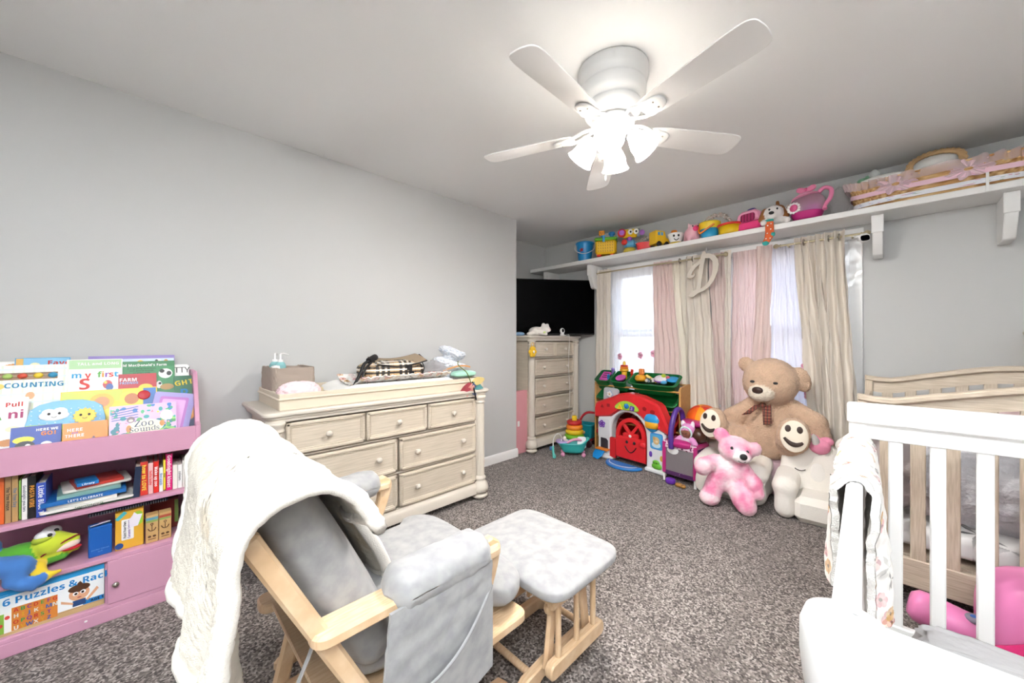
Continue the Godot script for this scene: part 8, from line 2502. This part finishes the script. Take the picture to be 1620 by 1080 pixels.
func frog() -> void:
	var o := in_case("frog_puppet", "green and blue plush frog puppet with open mouth on the shelf", "puppet", Vector3(-0.06, 0.273, 0.30), 0)
	var gr := C("5aa83a")
	var ye := C("c4d23e")
	var bl := C("4a7cc0")
	var s := Soft.new()
	s.k = 0.02
	s.ball(Vector3(-0.075, 0.062, -0.01), Vector3(0.085, 0.05, 0.055), gr, Vector3(0, 0, 14))
	s.ball(Vector3(0.018, 0.092, 0.0), Vector3(0.045, 0.044, 0.048), ye).limb(Vector3(0.03, 0.10, 0), Vector3(0.082, 0.092, 0.0), 0.036, 0.018, ye)
	s.limb(Vector3(0.03, 0.055, 0), Vector3(0.088, 0.052, 0.0), 0.024, 0.012, ye).limb(Vector3(-0.02, 0.035, 0.0), Vector3(0.05, 0.036, 0.01), 0.03, 0.016, gr)
	s.limb(Vector3(-0.10, 0.06, 0.045), Vector3(-0.045, 0.055, 0.07), 0.036, 0.034, bl).limb(Vector3(-0.045, 0.055, 0.07), Vector3(-0.06, 0.012, 0.085), 0.030, 0.018, bl)
	s.limb(Vector3(-0.06, 0.012, 0.085), Vector3(-0.035, -0.008, 0.094), 0.022, 0.016, bl)
	for q in [Vector3(0.012, 0.004, 0.096), Vector3(0.008, -0.016, 0.098), Vector3(-0.012, -0.030, 0.098)]:
		s.limb(Vector3(-0.035, -0.006, 0.094), q, 0.010, 0.0085, bl)
	s.limb(Vector3(-0.14, 0.075, -0.02), Vector3(-0.125, 0.13, -0.01), 0.03, 0.026, bl)
	var yl := C("e3c53a")
	s.limb(Vector3(-0.005, 0.03, 0.05), Vector3(0.01, 0.0, 0.085), 0.022, 0.014, yl).limb(Vector3(0.01, 0.0, 0.085), Vector3(0.055, 0.008, 0.092), 0.013, 0.006, yl)
	part(o, "body", s.mesh(0.006), M.plush_short)
	var mo := part(o, "mouth_lining", G.new().at(Vector3(0.056, 0.073, 0.0), Vector3(0, 0, 8)).blob(Vector3.ZERO, Vector3(0.045, 0.016, 0.036), 0.8, 0.8), mat("mouth_pink", C("e6cfc4"), 0.85))
	part(mo, "lip_piping", G.new().tube(arc([Vector3(0.0, 0.062, 0.040), Vector3(0.045, 0.092, 0.036), Vector3(0.088, 0.108, 0.018), Vector3(0.098, 0.10, 0.0)], 6), 0.003, 6), mat("piping_red", C("8a2420"), 0.8))
	part(mo, "tongue", G.new().blob(Vector3(0.075, 0.062, 0.018), Vector3(0.03, 0.008, 0.018)), mat("tongue_red", C("c0202c"), 0.8))
	for q in [[0.008, 0.022], [0.02, -0.024]]:
		var e := part(o, "eyeball", G.new().blob(Vector3(q[0], 0.135, q[1]), Vector3(0.028, 0.022, 0.022), 1, 1, 20, 12), mat("eye_white", C("dfe0e2"), 0.4))
		part(e, "pupil", G.new().blob(Vector3(q[0] + 0.014, 0.14, q[1] + 0.016), Vector3(0.008, 0.007, 0.006), 1, 1, 12, 8), M.black)
		part(e, "eyelid", G.new().at(Vector3(q[0] - 0.004, 0.128, q[1]), Vector3(0, 0, 14)).blob(Vector3.ZERO, Vector3(0.031, 0.017, 0.025), 1, 1, 20, 10), mat("lid_green", C("b2c23a"), 0.85))

# ---------- on the dresser ----------
func dresser_things() -> void:
	var ty := 0.83
	var o := thing("changing_tray", "cream wooden changing tray on top of the low dresser", "tray", Vector3(-2.42, ty, -1.165), 90)
	var L := 1.36
	var D := 0.475
	var m: Material = M.tray_wood
	for s: float in [-1.0, 1.0]:
		part(o, "long_side", G.new().box(Vector3(0, 0.042, s * (D / 2 - 0.01)), Vector3(L, 0.084, 0.02), 0.003), m)
		part(o, "short_side", G.new().box(Vector3(s * (L / 2 - 0.01), 0.042, 0), Vector3(0.02, 0.084, D - 0.042), 0.003), m)
		part(o, "long_bead", G.new().box(Vector3(0, 0.058, s * (D / 2 + 0.003)), Vector3(L + 0.014, 0.012, 0.012), 0.005), m)
		part(o, "short_bead", G.new().box(Vector3(s * (L / 2 + 0.003), 0.058, 0), Vector3(0.012, 0.012, D), 0.005), m)
	part(o, "divider", G.new().box(Vector3(-0.40, 0.034, 0), Vector3(0.014, 0.066, D - 0.042), 0.002), m)
	part(o, "bottom", G.new().box(Vector3(0, 0.004, 0), Vector3(L - 0.04, 0.008, D - 0.04), 0), m)
	# linen basket
	var by := ty + 0.009
	var bk := thing("linen_basket", "square grey linen storage basket on the changing tray", "basket", Vector3(-2.495, by, -0.60), 90)
	var fn := FastNoiseLite.new()
	fn.frequency = 6.0
	var g := G.new()
	g.cloth(64, 12, func(a: float, b: float) -> Vector3:
		var t := a * TAU
		var k := 1.0 + 0.03 * sin(b * 3.0) * sin(t * 2.0)
		return Vector3(0.105 * k * signf(cos(t)) * pow(absf(cos(t)), 0.16), 0.2 * b + 0.008 * b * fn.get_noise_1d(a * 20.0), 0.125 * k * signf(sin(t)) * pow(absf(sin(t)), 0.16)) + Vector3(1, 0, 1) * 0.006 * fn.get_noise_2d(a * 12.0, b * 2.0), 0.008, true)
	part(bk, "fabric_wall", g, M.linen)
	part(bk, "bottom", G.new().box(Vector3(0, 0.004, 0), Vector3(0.20, 0.008, 0.24), 0.002), M.linen)
	part(bk, "liner_fold", G.new().box(Vector3(0.0, 0.17, -0.03), Vector3(0.18, 0.01, 0.16), 0.004), M.linen)
	# pump bottles standing in the basket's back corner
	for k in 2:
		var pb := thing("pump_bottle", ["aqua lotion bottle with long white pump", "aqua lotion bottle with short white pump"][k], "bottle", Vector3([-2.55, -2.49][k], by + 0.10, [-0.545, -0.56][k]), [150, 110][k], "pump bottles in the linen basket")
		part(pb, "bottle", G.new().lathe([[0, 0], [0.026, 0], [0.028, 0.01], [0.028, 0.11], [0.02, 0.125], [0.012, 0.13], [0, 0.13]], 20), mat("aqua", C("8fc6c8"), 0.25))
		part(pb, "pump", G.new().at(Vector3.ZERO, Vector3.ZERO).lathe([[0.014, 0.128], [0.014, 0.142], [0.005, 0.144], [0.005, 0.175], [0, 0.176]], 14), M.white_paint)
		part(pb, "nozzle", G.new().tube([Vector3(0, 0.176, 0), Vector3(0.02, 0.178, 0), Vector3(0.048, 0.168, 0)], 0.004, 8), M.white_paint)
	var jar := thing("cream_jar", "small white jar with black lid resting on the basket's corner", "jar", Vector3(-2.44, by + 0.165, -0.525), 0)
	part(jar, "jar", G.new().lathe([[0, 0.0], [0.022, 0.0], [0.024, 0.01], [0.02, 0.045], [0, 0.048]], 18), M.white_paint)
	part(jar, "lid", G.new().at(Vector3(0, 0.01, 0.012)).box(Vector3.ZERO, Vector3(0.034, 0.026, 0.03), 0.004), M.black)
	# crumpled pink cloth
	solo("pink_cloth", "crumpled pale pink cloth at the tray's front corner", "cloth", puffy(Vector3(0.095, 0.05, 0.045), 12), mat("palepink_fab", C("eed3d6"), 0.9), Vector3(-2.255, by + 0.075, -0.595), 92)
	solo("tan_toy_block", "small tan wooden block beside the pink cloth", "block", G.new().box(Vector3(0, 0.03, 0), Vector3(0.022, 0.06, 0.022), 0.003), plastic("d9c9a8"), Vector3(-2.27, by + 0.03, -0.71), 10)
	# changing pad with contoured sides
	var pad := G.new()
	pad.grid(30, 30, func(a: float, b: float) -> Vector3:
		var t := -b * TAU
		var x := lerpf(-0.40, 0.44, a)
		var e := pow(clampf(minf(a, 1.0 - a) * 9.0, 0.0, 1.0), 0.5)
		var zz := 0.205 * signf(cos(t)) * pow(absf(cos(t)), 0.4) * (0.9 + 0.1 * e)
		var top := 0.055 + 0.055 * pow(absf(zz) / 0.205, 2.0)
		var y := (top if sin(t) > 0 else 0.0) * pow(absf(sin(t)), 0.25)
		return Vector3(x, 0.002 + y * (0.5 + 0.5 * e), zz), false, true)
	var pd := thing("changing_pad", "contoured white changing pad lying in the tray", "changing pad", Vector3(-2.42, by, -1.20), 90)
	part(pd, "pad", pad, M.white_fab if M.has("white_fab") else mat("white_fab", C("f3f1ee"), 0.85))
	var cv := G.new()
	cv.cloth(36, 24, func(a: float, b: float) -> Vector3:
		var x := lerpf(-0.28, 0.36, a)
		var zz := lerpf(0.215, -0.20, b)
		var y := 0.062 + 0.055 * pow(absf(zz) / 0.205, 2.0) + 0.012 * fn.get_noise_2d(a * 9.0, b * 6.0) + 0.008 * fn.get_noise_2d(a * 22.0, b * 12.0)
		return Vector3(x + 0.01 * fn.get_noise_1d(b * 9.0), y + 0.01, zz), 0.006)
	solo("floral_cover", "rumpled white floral cloth under the plaid bag", "cloth", cv, floral_mat(), Vector3(-2.42, by, -1.20), 90)
	plaid_bag(by)
	diapers(by)

func plaid_bag(by: float) -> void:
	var p := Pic.new(512, 512, C("cfae80"))
	for k in 2:
		var o := 0.5 * k
		for q in [[0.10, 0.22, "2a2624"], [0.25, 0.31, "f0ebe2"], [0.34, 0.46, "2a2624"], [0.49, 0.55, "f0ebe2"], [0.58, 0.68, "2a2624"], [0.84, 0.855, "b03a34"]]:
			p.rect(o + q[0] / 1.0 * 0.5 + 0.0, 0, o + q[1] * 0.5 + 0.0, 1, Color(q[2]))
	for k in 2:
		var o := 0.5 * k
		for q in [[0.10, 0.20, "2a2624"], [0.25, 0.31, "f0ebe2"], [0.36, 0.46, "2a2624"], [0.49, 0.55, "f0ebe2"], [0.60, 0.68, "2a2624"], [0.84, 0.855, "b03a34"]]:
			p.rect(0, o + q[0] * 0.5, 1, o + q[1] * 0.5, Color(q[2]))
	var m := p.mat(0.6)
	m.uv1_triplanar = true
	m.uv1_scale = Vector3.ONE * 3.2
	m.texture_repeat = true
	m.cull_mode = BaseMaterial3D.CULL_DISABLED
	var o := thing("plaid_bag", "tan black and white plaid bag with black straps on the changing pad", "bag", Vector3(-2.43, by + 0.085, -1.215), 84)
	var fn := FastNoiseLite.new()
	fn.frequency = 4.0
	var g := G.new()
	g.grid(48, 24, func(a: float, b: float) -> Vector3:
		var t := a * TAU
		var ph := (b - 0.5) * PI
		var f := func(q: float, e: float) -> float: return signf(q) * pow(absf(q), e)
		var v := Vector3(f.call(cos(ph), 0.4) * f.call(cos(t), 0.4), f.call(sin(ph), 0.55), -f.call(cos(ph), 0.4) * f.call(sin(t), 0.4))
		var top := 0.072 - 0.018 * v.x * 0.0 - 0.02 * pow(absf(v.x), 3.0)
		return Vector3(v.x * 0.215, 0.062 + v.y * top * (1.0 + 0.2 * fn.get_noise_2d(v.x * 2.0, v.z)), v.z * 0.115 * (1.0 + 0.12 * fn.get_noise_2d(v.x * 2.0, v.y * 2.0))), true, false)
	part(o, "body", g, m)
	var fl := G.new()
	fl.cloth(24, 14, func(a: float, b: float) -> Vector3:
		var x := lerpf(-0.13, 0.215, a)
		var sag := -0.022 * sin(a * PI) + 0.016 * a
		return Vector3(x, 0.142 + sag + 0.012 * b - 0.03 * pow(1.0 - b, 2.0), lerpf(0.11, -0.09, b)), 0.008)
	part(o, "flap", fl, mat("flap_tan", C("9a8872"), 0.85, {"bump": TX.weave, "scale": 10.0, "bh": 0.02}))
	var ed := []
	for k in 13:
		var a := k / 12.0
		ed.append(Vector3(lerpf(-0.13, 0.215, a), 0.112 - 0.022 * sin(a * PI) + 0.016 * a, 0.112))
	ed.append_array([Vector3(0.222, 0.14, 0.05), Vector3(0.222, 0.168, -0.03)])
	part(o, "flap_piping", G.new().tube(ed, 0.005, 8), M.black)
	for s in [[0.085, 0.0], [0.10, -0.045]]:
		part(o, "buckle", G.new().box(Vector3(s[0], 0.085 + s[1], 0.120), Vector3(0.036, 0.036, 0.012), 0.004), M.black)
	part(o, "strap_tab", G.new().box(Vector3(0.095, 0.06, 0.117), Vector3(0.018, 0.09, 0.004), 0.001), M.black)
	part(o, "roll_handle", G.new().tube(arc([Vector3(-0.17, 0.135, 0.06), Vector3(-0.12, 0.155, 0.02), Vector3(-0.10, 0.15, -0.04)], 5), 0.022, 12), M.black)
	part(o, "shoulder_strap", G.new().tube(arc([Vector3(-0.14, 0.14, 0.05), Vector3(-0.20, 0.12, 0.07), Vector3(-0.235, 0.06, 0.10), Vector3(-0.28, -0.01, 0.13), Vector3(-0.29, -0.02, 0.135)], 6), 0.010, 8), M.black)
	part(o, "shoulder_strap", G.new().tube(arc([Vector3(-0.16, 0.125, 0.08), Vector3(-0.205, 0.09, 0.11), Vector3(-0.23, 0.03, 0.13), Vector3(-0.20, 0.0, 0.135)], 6), 0.007, 8), M.black)
	part(o, "side_cord", G.new().tube(arc([Vector3(0.18, 0.12, 0.11), Vector3(0.19, 0.08, 0.122), Vector3(0.178, 0.03, 0.12), Vector3(0.19, 0.0, 0.118)], 5), 0.004, 6), M.black)

func diapers(by: float) -> void:
	# folded diapers in a heap, then the clear bag round them
	var dm := mat("diaper", C("eceef2"), 0.8, {"tex": noise_tex("diaper", 0.03, [[0.0, C("a9bfd8")], [0.4, C("eef0f3")], [0.62, C("f6f6f8")], [1.0, C("c9cdd4")]], 256, 3), "scale": 5.0})
	var sp := [[-2.44, 0.0, -1.66, 0], [-2.42, 0.0, -1.80, 20], [-2.46, 0.05, -1.73, -15], [-2.43, 0.10, -1.68, 8], [-2.45, 0.145, -1.745, -10], [-2.44, 0.185, -1.73, 15]]
	for k in 6:
		var q: Array = sp[k]
		solo("folded_diaper", "white printed folded diaper in the heap at the tray's right end", "diaper", puffy(Vector3(0.125 - 0.008 * k, 0.036, 0.085), 20 + k), dm, Vector3(q[0], by + 0.075 + q[1], q[2]), 90 + q[3], "folded diapers on the tray").rotation_degrees += Vector3([0, 8, -10, 14, -12, 18][k], 0, [6, -8, 10, -12, 9, -14][k])
	var fb := FastNoiseLite.new()
	fb.frequency = 5.0
	var bag := G.new()
	bag.grid(30, 18, func(a: float, b: float) -> Vector3:
		var t := a * TAU
		var p := (b - 0.5) * PI
		var d := Vector3(cos(p) * cos(t), sin(p), -cos(p) * sin(t))
		return d * Vector3(0.16, 0.085, 0.115) * (1.0 + 0.25 * fb.get_noise_3dv(d * 0.6)), true, false)
	solo("diaper_bag", "torn clear plastic pack round the lower diapers", "plastic pack", bag, mat("pack_clear", C("e6e2e4"), 0.4, {"alpha": 0.35, "back": Color.WHITE}), Vector3(-2.44, by + 0.125, -1.62), 90)
	solo("orange_pack_edge", "orange printed strip of the torn diaper pack", "strip", G.new().cloth(14, 3, func(a: float, b: float) -> Vector3: return Vector3(lerpf(-0.12, 0.13, a), 0.03 * sin(a * 2.6) + 0.012 * b, 0.02 * sin(a * 3.0)), 0.003), plastic("d99a62"), Vector3(-2.33, by + 0.125, -1.70), 90)
	solo("wipes_pack", "mint green soft pack of wipes at the tray's right end", "pack", pillow(Vector3.ZERO, Vector3(0.20, 0.055, 0.10), 0.4, 0.4, 14), mat("mint", C("a9dcc8"), 0.35), Vector3(-2.30, by + 0.10, -1.74), 88)
	solo("red_wrapper", "small orange red wrapper on the floral cloth", "wrapper", puffy(Vector3(0.055, 0.016, 0.03), 41), plastic("dd5a38"), Vector3(-2.34, by + 0.108, -1.50), 80)
	# paper butterfly hanging over the tray edge
	var o := thing("butterfly_ornament", "rainbow fabric butterfly hanging over the tray's front edge", "ornament", Vector3(-2.15, 0.88, -1.70), 90)
	o.scale = Vector3.ONE * 1.35
	var cols := [C("a2404a"), C("dca092"), C("5a6a98"), C("4a8688"), C("d6c07e")]
	for k in 5:
		var g := G.new()
		var a0 := -150.0 + 42.0 * k
		var d := Vector2.from_angle(deg_to_rad(a0))
		g.cloth(5, 8, func(a: float, b: float) -> Vector3:
			var w := 0.022 * sin(b * PI * 0.9 + 0.25)
			var n := Vector2(-d.y, d.x)
			var q := d * 0.075 * b + n * w * (a - 0.5) * 2.0
			return Vector3(q.x, q.y, 0.012 * sin(b * 4.0 + k) + 0.004 * k), 0.002)
		part(o, "wing", g, mat("wing%d" % k, cols[k], 0.7))
	part(o, "loop", G.new().tube(arc([Vector3(0.0, 0.0, 0), Vector3(-0.03, 0.06, 0.0), Vector3(-0.07, 0.10, -0.02), Vector3(-0.05, 0.12, -0.05)], 5), 0.0025, 6), plastic("6a7a3a"))
	part(o, "body", G.new().tube([Vector3(0, 0.01, 0.01), Vector3(0.01, -0.04, 0.015), Vector3(0.025, -0.09, 0.012)], 0.004, 6), M.black)
